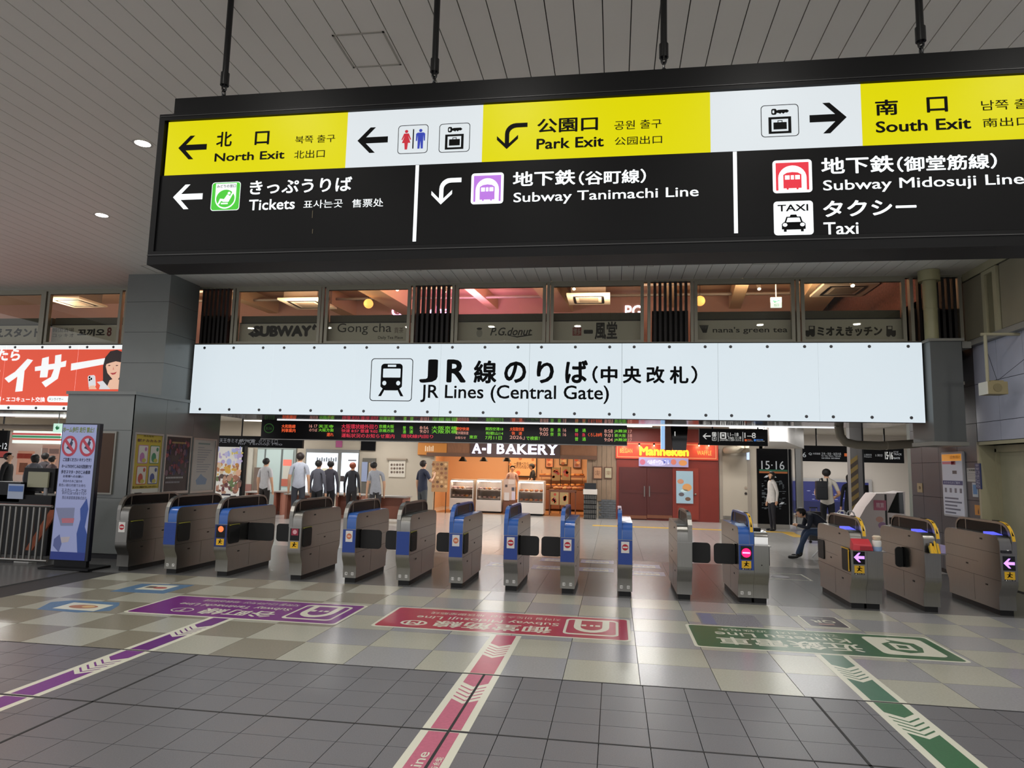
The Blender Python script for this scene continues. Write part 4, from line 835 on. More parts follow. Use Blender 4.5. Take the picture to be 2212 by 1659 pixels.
floor_sign(-2.38, .17, 6.75, 7.70, 'a3263f', 'crimson floor sign with a subway pictogram, its lettering upside down', '御堂筋線', 'Subway Midosuji Line', '지하철 미도스지선  地铁御堂筋线', 'subway', (-1.80, -.60, 6.86, 7.14), (-2.05, -.55, 7.19, 7.36), (-1.95, -.55, 7.43, 7.54), mark_M)
floor_sign(.74, 3.08, 6.71, 7.64, '2e5c38', 'green floor sign with a cream railway logo, its lettering upside down', '近鉄電車', 'Kintetsu Line', '긴테쓰 전차  近铁电车', 'logo', (.98, 2.28, 6.86, 7.16), (1.0, 2.25, 7.20, 7.36), (1.05, 2.2, 7.43, 7.53))
def stripe(X0, X1, hexa_, hexb, lab, y_end, txt=None):
    t = thing('floor_stripe', ((X0 + X1) / 2, 5.5, 0), lab, 'floor stripe', 'guide stripes on the floor'); xc = (X0 + X1) / 2; e = .05
    A = mat('stripe_' + hexa_, hexa_, .28, noise=.08, nscale=8); Bm = mat('stripe_' + hexb, hexb, .4, noise=.10, nscale=40)
    for (y0, y1) in ((5.455, 6.70), (4.295, 5.425), (y_end, 4.262)):
        MB().slab(FL, [(-X1, -y1), (-X0, -y1), (-X0, -y0), (-X1, -y0)], .0012, CRM, .0015).build('border', t)
    def seg(ya, yb, m, va=False, vb=False):               # coloured stretch from ya (far) to yb (near), V ends pointing to the camera
        p = [(-X1 + e, -ya), (-X0 - e, -ya), (-X0 - e, -yb), (-X1 + e, -yb)]
        if va: p = [(-X1 + e, -ya), (-xc, -ya + .09), (-X0 - e, -ya), (-X0 - e, -yb), (-X1 + e, -yb)]
        if vb: p = [(-X1 + e, -ya), (-X0 - e, -ya), (-X0 - e, -yb), (-xc, -yb + .09), (-X1 + e, -yb)]
        MB().poly(FL, p, m, .002).build('band', t)
    seg(6.69, 6.37, A, vb=True); seg(5.99, 5.46, A, va=True); seg(5.42, 5.22, Bm, vb=True); seg(4.85, 4.30, Bm, va=True); seg(4.255, y_end, Bm)
    for y0, m in ((6.30, A), (5.15, Bm)):
        for k in range(4):
            y = y0 - .075 * k; MB().poly(FL, [(-X1 + e, -y), (-xc, -y + .09), (-X0 - e, -y), (-X0 - e, -y + .022), (-xc, -y + .112), (-X1 + e, -y + .022)], m, .002).build('chevron', t)
    if txt:
        for s, x0, x1, y0, y1 in txt: MB().text(Plane((0, 0, 0), (0, 1, 0), (-1, 0, 0)), s, y0, -x1, y1, -x0, CRM, .0026, .01).build('lettering', t, keep=True)
stripe(-4.06, -3.79, '5f1c70', '6a2a78', 'purple guide stripe with cream borders and chevrons running to the lower left', 2.6)
stripe(-1.15, -.86, 'a82f4c', 'b25a72', 'pink-red guide stripe with cream borders and chevrons in the middle of the floor', 2.6, (('Midosuji Line', -1.07, -.985, 3.05, 3.95), ('地铁御堂筋线', -.955, -.915, 3.2, 3.9)))
stripe(1.77, 2.06, '3d6a52', '2d5f3a', 'green guide stripe with cream borders and chevrons running to the lower right', 2.6)
MB().box(-.989, -.971, 2.6, 5.43, .0015, .0027, jm).build('expansion_joint', floor)
# small stickers
t = thing('ticket_sticker', (2.25, 8.13, 0), 'dark purple floor sticker lettered QR in cream behind the green sign', 'floor sticker')
DP = mat('sticker_dark_purple', '35303a', .35)
MB().slab(FL, rrect(-2.46, -8.42, -2.05, -7.87, .03), .0012, CRM, .0015).build('base', t); MB().poly(FL, rrect(-2.445, -8.405, -2.065, -7.885, .025), DP, .002).build('field', t)
q = MB(); q.text(FL, 'QR', -2.38, -8.23, -2.13, -8.07, CRM, .0026, .02); q.ring(FL, arc(-2.25, -8.32, .05, .03, 0, 180, 8), arc(-2.25, -8.32, .04, .02, 0, 180, 8), CRM, .0026); q.rect(FL, -2.33, -8.03, -2.17, -7.98, C('a88880'), .0026); q.build('lettering', t)
t = thing('worn_sticker', (1.24, 7.97, 0), 'worn grey floor sticker rubbed half away behind the green sign', 'floor sticker')
wm = mat('worn_print', '77767c', .5, noise=.45, nscale=70); MB().slab(FL, [(-1.55, -8.27), (-.92, -8.27), (-.92, -7.69), (-1.55, -7.69)], .001, wm, .0012).build('base', t); MB().poly(FL, [(-1.08, -8.25), (-.94, -8.25), (-.94, -7.7), (-1.08, -7.7)], C('6a6a86', .5), .0016).build('blue_remnant', t)
BLS = mat('sticker_blue', '52708e', .4, noise=.15, nscale=30)
t = thing('hexagon_sticker', (-5.68, 6.84, 0), 'blue six-sided floor sticker with a pale centre left of the purple sign', 'floor sticker')
MB().slab(FL, [(5.20, -6.72), (5.30, -6.98), (5.40, -7.12), (5.95, -7.10), (6.10, -6.95), (5.95, -6.60), (5.45, -6.57)], .001, BLS, .0012).build('base', t)
MB().poly(FL, [(5.36, -6.98), (5.86, -7.0), (5.84, -6.68), (5.34, -6.66)], CRM, .0016).build('centre', t); q = MB(); q.poly(FL, arc(5.6, -6.83, .16, .09, 0, 345, 23), C('9a6a55'), .002).poly(FL, arc(5.55, -6.84, .07, .05, 0, 345, 15), C('c0a070'), .0024); q.build('print', t)
t = thing('square_sticker', (-5.65, 7.95, 0), 'worn blue floor sticker with a white square near the leftmost gates', 'floor sticker')
MB().slab(FL, [(5.28, -7.70), (5.28, -8.32), (5.95, -8.22), (5.95, -7.66)], .001, BLS, .0012).build('base', t); MB().poly(FL, [(5.42, -7.88), (5.42, -8.22), (5.78, -8.18), (5.78, -7.86)], CRM, .0016).build('centre', t); MB().poly(FL, arc(5.55, -8.02, .09, .06, 0, 345, 15), C('9c4a44'), .002).rect(FL, 5.63, -8.1, 5.74, -7.98, C('5a5048'), .002).build('print', t)
# notices just inside the gates
LIL = mat('notice_lilac', '9a98b4', .3); PIN = mat('notice_print_red', '9c4840', .4)
for i, (x, y, lab) in enumerate(((-1.75, 11.35, 'lilac floor notice between the seventh and eighth gates'), (-.98, 12.2, 'far lilac floor notice between the two no-entry gates with flaps'), (-1.02, 11.25, 'near lilac floor notice between the two no-entry gates with flaps'), (-.28, 12.2, 'far lilac floor notice left of the end-on blue gate'), (-.28, 11.25, 'near lilac floor notice left of the end-on blue gate'), (.48, 11.9, 'far lilac floor notice right of the end-on blue gate'), (.5, 11.1, 'near lilac floor notice right of the end-on blue gate'))):
    t = thing('floor_notice', (x, y, 0), lab, 'floor sticker', 'lilac notices inside the gates')
    MB().slab(FL, [(-x - .28, -y - .2), (-x + .28, -y - .2), (-x + .28, -y + .2), (-x - .28, -y + .2)], .001, LIL, .0012).build('base', t)
    MB().rect(FL, -x - .2, -y + .0, -x + .2, -y + .14, CRM, .0016).build('strip', t)
    q = MB(); q.text(FL, '足元注意', -x - .2, -y - .14, -x + .2, -y - .04, CRM, .0016, .01).text(FL, 'ここから', -x - .14, -y + .03, -x + .14, -y + .11, PIN, .002, .01); q.build('lettering', t, keep=True)
t = thing('step_mark', (2.55, 11.4, 0), 'white outlined floor mark just inside the wide gate opening', 'floor sticker')
q = MB(); q.ring(FL, [(-2.95, -11.75), (-2.2, -11.75), (-2.2, -11.1), (-2.95, -11.1)], [(-2.92, -11.72), (-2.23, -11.72), (-2.23, -11.13), (-2.92, -11.13)], CRM, .0016); q.build('outline', t); MB().poly(FL, arc(-2.55, -11.4, .14, .1, 0, 345, 15), C('8a8a90'), .0016).build('print', t)

# ================================================================== CONCOURSE BEYOND THE GATES
BW = 22.6
def pb(name, parent, px0, py0, px1, py1, Y, m, th=.02, bev=0):     # box whose front face fills a measured rectangle on plane Y
    a, c = ry(px0, py1, Y), ry(px1, py0, Y); return MB().box(a.x, c.x, Y, Y + th, a.z, c.z, m).build(name, parent, bev=bev)
def pt(s, parent, px0, py0, px1, py1, Y, m, off=0, name='lettering', shear=0):
    a, c = ry(px0, py1, Y), ry(px1, py0, Y); return MB().text(facing(Y), s, a.x, a.z, c.x, c.z, m, .003, off, shear).build(name, parent, keep=True)
def pblob(q, cx, cy, rx_, ry2, Y, m, lift): a = ry(cx, cy, Y); e = ry(cx + rx_, cy - ry2, Y); q.poly(facing(Y), arc(a.x, a.z, abs(e.x - a.x), abs(e.z - a.z), 0, 340, 14), m, lift)
beige = mat('beige_wall', 'b3a897', .6, noise=.03, nscale=2); wood = mat('wood_fascia', '8a5d40', .55, noise=.12, nscale=6, stretch=(8, 1, 1)); woodl = mat('light_wood_slats', '8d7660', .6, noise=.12, nscale=5, stretch=(10, 1, 1))
bx0, bx1 = ry(938, 1000, BW).x, ry(1268, 1000, BW).x; bzt = ry(1100, 985, BW).z
b = MB(); b.box(-20, bx0, BW, BW + .2, 0, 3.0, beige).box(bx1, 4.6, BW, BW + .2, 0, 3.0, beige).box(bx0, bx1, BW, BW + .2, bzt, 3.0, beige)
wb = struct(b.build('wall_back'))
b = MB(); b.box(-20, -19.8, 12, 27, 0, 3.0, beige); struct(b.build('wall_left'))
b = MB(); b.box(4.6, 12, 25.5, 25.7, 0, 3.0, mat('white_wall', 'cfc8c0', .6)).box(4.5, 4.62, BW, 25.6, 0, 3.0, beige).box(11.8, 12, 13.9, 25.5, 0, 3, beige); struct(b.build('wall_far'))
ic = mat('inner_ceiling', 'bdb8ae', .6)
b = MB(); b.box(-20, 12, 13.5, 27, 2.95, 3.1, ic).box(-20, 12, FAC + .1, 13.5, 3.05, 3.1, ic); struct(b.build('ceiling_inner'))
# polished soffit behind the wide sign
sof = mat('polished_soffit', '8f8a84', .10, .85); lipm = mat('white_lip', 'eceae6', .35)
b = MB(); b.box(-7.6, 4.75, FAC - .1, 13.4, 2.45, 2.50, sof); so = struct(b.build('ceiling_soffit'))
for i in range(8):
    for j in range(2): MB().box(-7.6 + 1.544 * i + .003, -7.6 + 1.544 * (i + 1) - .003, FAC - .1 + .92 * j, FAC - .1 + .92 * (j + 1) - .005, 2.44, 2.45, sof).build('panel', so)
LIPG = mat('lip_glow', 'f2f4f6', .4, emit=1.1)  # no lamp: light caught by the soffit lip, put into its colour as glow
MB().box(-6.9, 4.0, 13.33, 13.36, 2.425, 2.44, LIPG).build('glowing_lip', so)
b = MB(); b.box(-20, -8.9, FAC - .1, 14.2, 2.45, 2.5, sof); so2 = struct(b.build('ceiling_soffit_left')); MB().box(-16, -8.9, 13.2, 13.25, 2.42, 2.45, LIPG).build('glowing_lip', so2)  # same lip under the left soffit, its brightness painted in as glow
# ceiling light fittings inside
fit = mat('fitting_white', 'd8d8d4', .5); tubem = mat('tube_glow', 'fdfbf4', .5, emit=5)
k = 0
for Y in (15.8, 18.4, 21.2):
    for X in (-15.5, -11.5, -7.5, -3.5, .5, 4.0):
        t = thing('ceiling_tube_light', (X, Y, 2.95), 'white fluorescent tube fitting on the concourse ceiling beyond the gates', 'ceiling light', 'fluorescent fittings inside')
        MB().box(X - .7, X + .7, Y - .08, Y + .08, 2.90, 2.95, fit).build('housing', t); MB().cyl((X - .62, Y, 2.885), (X + .62, Y, 2.885), .016, tubem, n=8).build('tube', t)
        area('lamp', (0, 0, -.1), 1.2, 46, (1, .985, .97), sy=.12).parent = t
area('right_hall_light', (7.4, 22.8, 2.8), 1.6, 110, (1, .97, .93), sy=1.6)

# departure board
GRN = mat('led_green', '7ed43a', .4, emit=.8); LRD = mat('led_red', 'e23a50', .4, emit=.8); LOR = mat('led_orange', 'ff6a3c', .4, emit=.8); LPK = mat('led_pink', 'e8a898', .4, emit=.6)
LY = 14.5
t = thing('departure_board', (-3.8, LY, 2.09), 'long black departure board with red, green and orange dot lettering', 'departure board')
MB().box(-7.87, .26, LY, LY + .25, 2.085, 2.62, mat('board_black', '17151a', .3)).build('case', t)
for X in (-6.5, -3.8, -1.0): MB().cyl((X, LY + .12, 2.62), (X, LY + .12, 2.95), .02, BLACK).build('hanger', t)
MB().box(-7.87, .26, LY - .01, LY, 2.065, 2.085, lipm).build('lower_edge', t)
def zl(x, y): return (900 + x / 5.267, 880 + y / 5.267)
def zm(x, y): return (1260 + x / 5.027, 880 + y / 5.027)
def led(f, s, x0, y0, x1, y1, m): a, c = f(x0, y0), f(x1, y1); pt(s, t, a[0], a[1], c[0], c[1], LY, m, .012)
led(zl, '大和路快速', 1060, 228, 1222, 268, LOR); led(zl, '9:00', 1398, 232, 1498, 272, LPK); led(zl, '奈　良', 1520, 236, 1640, 278, GRN); led(zl, '16', 1664, 240, 1702, 278, LPK)
led(zl, '快　速', 1080, 276, 1200, 314, LOR); led(zl, '9:05', 1400, 282, 1498, 322, LPK); led(zl, '奈　良', 1520, 286, 1640, 326, GRN); led(zl, '16', 1664, 290, 1702, 328, LPK)
led(zl, '2026」', 1058, 324, 1230, 364, LPK); led(zl, 'で検索！', 1245, 330, 1400, 372, GRN)
led(zl, '普　通', 1800, 242, 1925, 280, GRN); led(zl, '特　急', 1800, 292, 1920, 330, LRD); led(zl, 'くろしお8号', 1950, 292, 2110, 332, LOR); led(zl, '普　通', 1800, 340, 1925, 380, GRN)
led(zm, '8:58', 228, 240, 320, 276, LPK); led(zm, 'JR難波', 335, 242, 475, 278, GRN); led(zm, '17', 490, 244, 528, 278, LPK)
led(zm, '9:01', 228, 286, 320, 322, LPK); led(zm, '新大阪', 340, 288, 462, 324, GRN); led(zm, '18', 490, 290, 528, 326, LPK)
led(zm, '9:04', 228, 334, 320, 370, LPK); led(zm, 'JR難波', 335, 336, 475, 372, GRN); led(zm, '17', 490, 338, 528, 372, LPK)
led(zl, '関西空港18', 785, 228, 985, 262, GRN); led(zl, '和歌山14', 785, 278, 985, 312, GRN); led(zl, '関空快速', 445, 226, 598, 262, LOR); led(zl, '紀州路快速', 445, 274, 590, 308, LPK); led(zl, '7月11日', 780, 326, 970, 366, GRN); led(zl, 'お知らせ', 440, 330, 560, 360, LPK); led(zl, '東京', 600, 318, 690, 356, GRN)
def ze(x, y): return (440 + x / 4.254, 880 + y / 4.254)
led(ze, '大和路線', 715, 158, 845, 190, LOR); led(ze, '列車案内', 715, 196, 845, 228, LOR); led(ze, '16 17', 970, 158, 1045, 186, LPK); led(ze, 'のりば', 970, 194, 1045, 222, LPK); led(ze, '天王寺', 1055, 160, 1195, 190, GRN); led(ze, '大阪方面', 1055, 196, 1195, 222, GRN); led(ze, '遅れ', 1130, 235, 1195, 266, LOR)
led(ze, '大阪環状線外回り', 1265, 158, 1600, 196, LRD); led(ze, '京橋大阪', 1610, 160, 1750, 192, GRN); led(ze, '快速 8:57 普通 9:02', 1265, 204, 1600, 230, LRD); led(ze, '京橋方面', 1610, 200, 1750, 228, GRN); led(ze, '運転状況のお知らせ案内', 1265, 246, 1755, 276, LRD)
led(ze, '普', 1830, 172, 1860, 204, GRN); led(ze, '快', 1890, 172, 1925, 204, GRN); led(ze, '通', 1830, 208, 1860, 240, GRN); led(ze, '速', 1890, 208, 1925, 240, GRN); led(ze, '8:56', 1985, 174, 2065, 200, LPK); led(ze, '9:01', 1985, 206, 2065, 236, LPK); led(ze, '大阪京橋', 2095, 174, 2330, 204, GRN); led(ze, '環状線内回り', 1815, 252, 2110, 280, LRD); led(ze, '大阪京橋', 2095, 208, 2330, 238, GRN)
clk = MB(); o = ry(*ze(600, 192), LY); clk.ring(facing(LY), arc(o.x, o.z, .12, .11, 0, 345, 23), arc(o.x, o.z, .1, .09, 0, 345, 23), mat('led_dim_green', '3c6a34', .5, emit=.3), .003); clk.text(facing(LY), '8:56', o.x - .07, o.z - .03, o.x + .07, o.z + .03, MATS['led_dim_green'], .003); clk.build('clock', t)

# platform sign and monitors hanging at the right
t = thing('platform_sign', (2.4, 14.6, 2.14), 'black hanging sign with white arrow, pictograms and platform numbers 11-18 and 1-8', 'sign')
pb('case', t, 1511, 928, 1658, 961, 14.6, BLACK, .12); WL_ = mat('sign_white_soft', 'e6e6e2', .4, emit=.55)
MB().cyl((2.0, 14.66, 2.45), (2.0, 14.66, 2.95), .015, BLACK).build('hanger', t); MB().cyl((2.9, 14.66, 2.45), (2.9, 14.66, 2.95), .015, BLACK).build('hanger', t)
def zp(x, y): a = zm(x, y); p = ry(a[0], a[1], 14.6); return (p.x, p.z)
q = MB(); P6 = facing(14.6); q.poly(P6, [zp(1296, 312), zp(1330, 345), zp(1342, 345), zp(1318, 319), zp(1383, 319), zp(1383, 305), zp(1318, 305), zp(1342, 282), zp(1330, 282)], WL_, .003); q.build('arrow', t)
for (x0, y0, x1, y1) in ((1398, 270, 1445, 312), (1398, 318, 1445, 362), (1484, 272, 1552, 340)):
    a, c = zp(x0, y1), zp(x1, y0); MB().poly(P6, rrect(a[0], a[1], c[0], c[1], .015), WL_, .003).build('pictogram', t)
q = MB()
for (s, x0, y0, x1, y1) in (('♿', 1404, 322, 1440, 358), ('♂♀', 1402, 276, 1442, 306)):
    a, c = zp(x0, y1), zp(x1, y0); q.text(P6, s, a[0], a[1], c[0], c[1], INK, .005)
a, c = zp(1500, 332), zp(1536, 282); q.ring(P6, rrect(a[0], a[1], c[0], c[1], .01), rrect(a[0] + .012, a[1] + .03, c[0] - .012, c[1] - .02, .005), INK, .005); q.build('pictogram_print', t, keep=True)
for x in (1465, 1732): a, c = zp(x - 2, 370), zp(x + 2, 268); MB().rect(P6, a[0], a[1], c[0], c[1], WL_, .003).build('divider', t)
for (s, x0, y0, x1, y1, m, of) in (('11–18', 1568, 276, 1685, 312, WL_, .01), ('Track 11–18', 1568, 316, 1714, 342, WL_, .008), ('(お忘れ物にご注意ください)', 1484, 346, 1714, 366, WL_, .01), ('1–8', 1750, 276, 1872, 334, WL_, .008), ('環状線', 1782, 346, 1825, 358, C('d86a40', .4, .6), .01), ('関西空港線', 1880, 346, 1952, 358, C('5a90e0', .4, .6), .01), ('Loop Line', 1782, 360, 1840, 370, WL_, 0), ('Airport Line', 1880, 360, 1968, 372, WL_, 0), ('■', 1752, 346, 1776, 368, C('e06a3c', .4, .6), .01), ('■', 1852, 346, 1874, 368, C('4a8ae0', .4, .6), .01)):
    a, c = zm(x0, y0), zm(x1, y1); pt(s, t, a[0], a[1], c[0], c[1], 14.6, m, of)
t = thing('hanging_monitor', (1.35, 15.5, 2.05), 'cluster of dark hanging monitors in front of the red shop sign', 'monitor')
for (x0, x1, ya, yb, m) in ((1428, 1436, 925, 970, mat('blue_tube', '9cc4f0', .3, emit=.9)), (1437, 1452, 926, 972, mat('monitor_brown', '6a4a40', .4)), (1447, 1488, 926, 972, BLACKG)):
    a, c = ry(x0, yb, 15.5), ry(x1, ya, 15.5); MB().hexa([(a.x + .06, 15.5, a.z), (c.x - .06, 15.5, a.z), (c.x - .06, 15.62, a.z), (a.x + .06, 15.62, a.z)] if x0 > 1440 else [(a.x, 15.5, a.z), (c.x, 15.5, a.z), (c.x, 15.62, a.z), (a.x, 15.62, a.z)], [(a.x, 15.5, c.z + .3), (c.x, 15.5, c.z + .3), (c.x, 15.62, c.z + .3), (a.x, 15.62, c.z + .3)], m).build('screen', t)
a = ry(1460, 940, 15.5); MB().cyl((a.x, 15.56, 2.7), (a.x, 15.56, 2.95), .03, BLACK).build('hanger', t); q = MB(); q.text(facing(15.5), '1', a.x - .03, a.z - .02, a.x - .01, a.z + .08, WL_, .004); q.build('lettering', t)

# ------------------------------------------------------------------ bakery
t = bf = thing('bakery_front', (-3.4, BW, 1.8), 'wooden shop fascia with glowing white raised bakery lettering', 'shop sign')
a, c = ry(905, 985, BW), ry(1290, 940, BW)
MB().box(a.x, c.x, BW - .1, BW, a.z + .02, 2.95, wood).build('fascia', t)
MB().box(a.x + .3, ry(1290, 985, BW).x, BW - .14, BW - .1, ry(1100, 989, BW).z, ry(1100, 981, BW).z, mat('dark_wood_rail', '6a4a38', .5)).build('rail', t)
pb('letter_backing', t, 1015, 952, 1210, 985, BW - .15, mat('backing_brown', '4a3634', .6), .04)
def serif(s, parent, px0, py0, px1, py1, Y, m):          # lettering with slab serifs
    pt(s, parent, px0, py0, px1, py1, Y, m, .03); 
LTR = mat('letter_glow', 'e6e4ff', .4, emit=.95)
zk = lambda x, y: (960 + x / 8.508, 940 + y / 8.508)
for (s, x0, x1) in (('A', 505, 680), ('-', 690, 765), ('1', 785, 862), ('B', 960, 1110), ('A', 1120, 1330), ('K', 1335, 1530), ('E', 1535, 1705), ('R', 1715, 1895), ('Y', 1880, 2090)):
    y0, y1 = (140, 335) if s != '-' else (232, 275); sl = (x0 - 505) * .018
    p, r = zk(x0, y0 + sl), zk(x1, y1 + sl); pt(s, t, p[0], p[1], r[0], r[1], BW - .155, LTR, .03, 'letter')
    if s not in '-1':                                     # serif feet
        q = MB(); w3 = (x1 - x0)
        for u in ((.0, .36), (.64, 1.0)):
            if s in 'BE' and u[0] > .5: continue
            if s == 'Y': u = (.3, .7)
            for yy in ([y1 - 14, y1] if s != 'Y' else [y1 - 14, y1],):
                A_, B2 = zk(x0 + w3 * u[0], yy[1] + sl), zk(x0 + w3 * u[1], yy[0] + sl); A3, B3 = ry(*A_, BW - .155), ry(*B2, BW - .155); q.rect(facing(BW - .155), A3.x, A3.z, B3.x, B3.z, LTR, .005)
        q.build('serif', t)
# bakery room
b = MB(); b.box(bx0 - .6, bx1 + .4, 26.2, 26.3, 0, 3, mat('bakery_wall', 'd8a880', .6)).box(bx0 - .7, bx0 - .6, BW + .2, 26.2, 0, 3, mat('bakery_wall', 'd8a880', .6)).box(bx1 + .4, bx1 + .5, BW + .2, 26.2, 0, 3, mat('bakery_tile', 'e6c4a0', .4)); struct(b.build('wall_bakery'))
b = MB(); b.box(bx0, bx1, BW + .2, 26.2, 0, .004, mat('bakery_wood_floor', 'a87850', .35, noise=.1, nscale=8, stretch=(1, 8, 1))); struct(b.build('floor_bakery'))
for (X, Y) in ((-5.2, 24.2), (-3.4, 24.4), (-1.8, 24.2)): area('bakery_light', (X, Y, 2.7), 1.0, 52, (1, .74, .48), sy=.6)
pen = mat('black_shade', '151312', .5)
for i, px in enumerate((1000, 1045, 1095)):
    p = ry(px, 989, BW + .5); q = thing('pendant_lamp', (p.x, BW + .5, p.z - .12), ['black conical pendant lamp in the bakery, left of three', 'black conical pendant lamp in the bakery, middle of three', 'black conical pendant lamp in the bakery, right of three'][i], 'pendant lamp', 'bakery pendant lamps')
    MB().lathe((p.x, BW + .5, p.z - .12), [(.15, 0), (.12, .05), (.07, .12), (.03, .2)], pen, 20).build('shade', q, smooth=True); MB().cyl((p.x, BW + .5, p.z + .08), (p.x, BW + .5, 2.95), .008, BLACK, n=6).build('cord', q)
t = thing('menu_poster', (-2.1, 26.15, 1.0), 'large orange framed bakery poster with brown lettering behind the clerk', 'poster')
pb('frame', t, 1098, 986, 1160, 1030, 26.1, mat('dark_frame', '2c1e18', .5), .05); pb('print', t, 1100, 988, 1158, 1027, 26.09, mat('poster_orange', 'e8b884', .5), .01)
pt('一度食べたら', t, 1110, 998, 1142, 1005, 26.085, C('6a4430'), .01); pt('忘れられない味', t, 1110, 1005, 1148, 1012, 26.085, C('6a4430'), .01)
q = MB(); [pblob(q, x, y, r, r, 26.085, C(h), .003) for x, y, r, h in ((1124, 990, 4, 'c87848'), (1102, 1003, 3, 'd88a50'), (1151, 993, 3, 'd08050'), (1155, 1005, 3, 'cc7444'), (1119, 1022, 5, 'e07850'))]; q.build('bread_prints', t)
for i, (x0, x1, y0, y1, h) in enumerate(((1178, 1196, 985, 1010, 'd8906a'), (1208, 1226, 986, 1004, 'b89a70'), (1238, 1256, 986, 1011, 'a88078'))):
    t = thing('framed_picture', (ry(x0, y1, 26.1).x, 26.1, ry(x0, y1, 26.1).z), ['black framed bread picture on the bakery wall, left of three', 'black framed picture of a filled roll on the bakery wall, middle of three', 'black framed bread picture on the bakery wall, right of three'][i], 'picture', 'framed bread pictures')
    pb('frame', t, x0, y0, x1, y1, 26.1, mat('dark_frame', '2c1e18', .5), .05); pb('print', t, x0 + 1.5, y0 + 1.5, x1 - 1.5, y1 - 1.5, 26.09, C(h), .01); q = MB(); cx, cy = (x0 + x1) / 2, (y0 + y1) / 2; [pblob(q, cx + a, cy + b2, 4, 3, 26.085, C(h2), .003) for a, b2, h2 in ((-2, -5, 'c05838'), (2, 1, 'e0b080'), (-1, 6, '9a5a3c'))]; q.build('print_shapes', t)
# display cases
white_l = mat('case_white', 'dcd4cc', .35); caseg = glass('case_glass', 'eee8e4'); bread = [mat('bread_%d' % i, h, .6, noise=.2, nscale=30) for i, h in enumerate(('c07a3c', 'a8602c', 'd8985a', 'b86a48'))]
def cake_case(lab, px0, px1, ytop, ymid, ybase, Y, leanm=white_l):
    a, c = ry(px0, ybase, Y), ry(px1, ytop, Y); zm_ = ry(px0, ymid, Y).z; x0, x1, z0, z1 = a.x, c.x, 0, c.z
    t = thing('display_case', ((x0 + x1) / 2, Y, 0), lab, 'display case', 'bakery display cases')
    MB().box(x0, x1, Y, Y + .7, .06, zm_, leanm).build('base', t, bev=.01); MB().box(x0 + .03, x1 - .03, Y + .05, Y + .65, 0, .06, BLACK).build('plinth', t)
    MB().box(x0, x0 + .03, Y, Y + .7, zm_, z1, white_l).box(x1 - .03, x1, Y, Y + .7, zm_, z1, white_l).box(x0, x1, Y + .67, Y + .7, zm_, z1, white_l).box(x0, x1, Y + .15, Y + .7, z1, z1 + .04, white_l).build('cabinet', t)
    n = 3; MB().box(x0 + .03, x1 - .03, Y + .02, Y + .025, zm_, z1, caseg).build('glass', t)
    MB().box(x0 + .04, x1 - .04, Y + .2, Y + .23, z1 - .04, z1 - .01, mat('case_light', 'fff6ec', .4, emit=32)).build('light', t)
    for k in range(2):
        zz_ = zm_ + .03 + k * (z1 - zm_) * .46; MB().box(x0 + .03, x1 - .03, Y + .06, Y + .6, zz_, zz_ + .012, WHITEP).build('shelf', t); q = MB(); random.seed(int(px0) + k)
        m_ = int((x1 - x0) / .16)
        for r in range(2):
            for i in range(m_): q.ball((x0 + .1 + i * (x1 - x0 - .2) / max(1, m_ - 1), Y + .15 + r * .2, zz_ + .05), (.06, .06, .04), bread[(i + r) % 4] if px0 > 1100 else (C('e8dcd4'), C('c8b0ac'), C('b09090'), bread[2])[(i + r + k) % 4], 8, 5)
        stuff(q.build('pastries', t))
    return t
cake_case('white glazed cake case at the left of the bakery', 970, 1023, 1039, 1075, 1105, 23.3)
cake_case('white glazed cake case beside the till in the bakery', 1027, 1084, 1039, 1079, 1108, 23.25)
cake_case('small pale bread case on castors at the bakery front', 1117, 1175, 1042, 1085, 1114, 22.75)
t = thing('till_counter', (-2.6, 23.4, 0), 'brown bakery till counter covered in notices and payment boards', 'counter')
pb('counter', t, 1086, 1080, 1114, 1107, 23.4, mat('counter_brown', '7a4e3a', .5), .5); pb('notice_board', t, 1087, 1035, 1114, 1080, 23.38, mat('notice_pale', 'd0b4a4', .5), .02)
for (x0, y0, x1, y1, h) in ((1089, 1064, 1100, 1081, 'e4dcd8'), (1091, 1047, 1096, 1052, '4a4040'), (1105, 1053, 1111, 1060, '50505c'), (1098, 1036, 1112, 1046, 'e0ccc0'), (1105, 1062, 1113, 1080, 'dcd0e0')): pb('notice', t, x0, y0, x1, y1, 23.365, C(h), .01)
# bread tables, shelves and banners
t = thing('bread_table', (-1.4, 23.4, 0), 'brown bakery table piled with bread, two orange-spotted banners on its front', 'table')
pb('tabletop', t, 1185, 1059, 1245, 1063, 23.3, mat('counter_brown', '7a4e3a', .5), .8)
for px in (1187, 1243): pb('leg', t, px - 1.5, 1063, px + 1.5, 1112, 23.3, mat('counter_brown', '7a4e3a', .5), .06); pb('leg', t, px - 1.5, 1063, px + 1.5, 1104, 24.0, mat('counter_brown', '7a4e3a', .5), .06)
def banner(px0, py0, px1, py1, Y, parent):
    o = pb('banner', parent, px0, py0, px1, py1, Y, mat('banner_tan', 'b8a070', .6), .01); q = MB(); random.seed(int(px0 * 3))
    for k in range(7): pblob(q, px0 + 3 + random.random() * (px1 - px0 - 6), py0 + 4 + random.random() * (py1 - py0 - 8), 3, 3, Y, C(('d06a48', 'c8503c', 'e0a060', 'b85a6a')[k % 4]), .003)
    q.build('print', o); return o
banner(1189, 1063, 1207, 1090, 23.28, t); banner(1209, 1064, 1228, 1091, 23.28, t)
a = ry(1190, 1059, 23.3); a.z = ry(1245, 1059, 23.3).z; random.seed(5)
loaf = MB().ball((0, 0, 0), (.085, .06, .05), bread[0], 10, 6)
lm_ = [MB().ball((0, 0, 0), (.085, .06, .05), b_, 10, 6).mesh('bread_loaf') for b_ in bread]
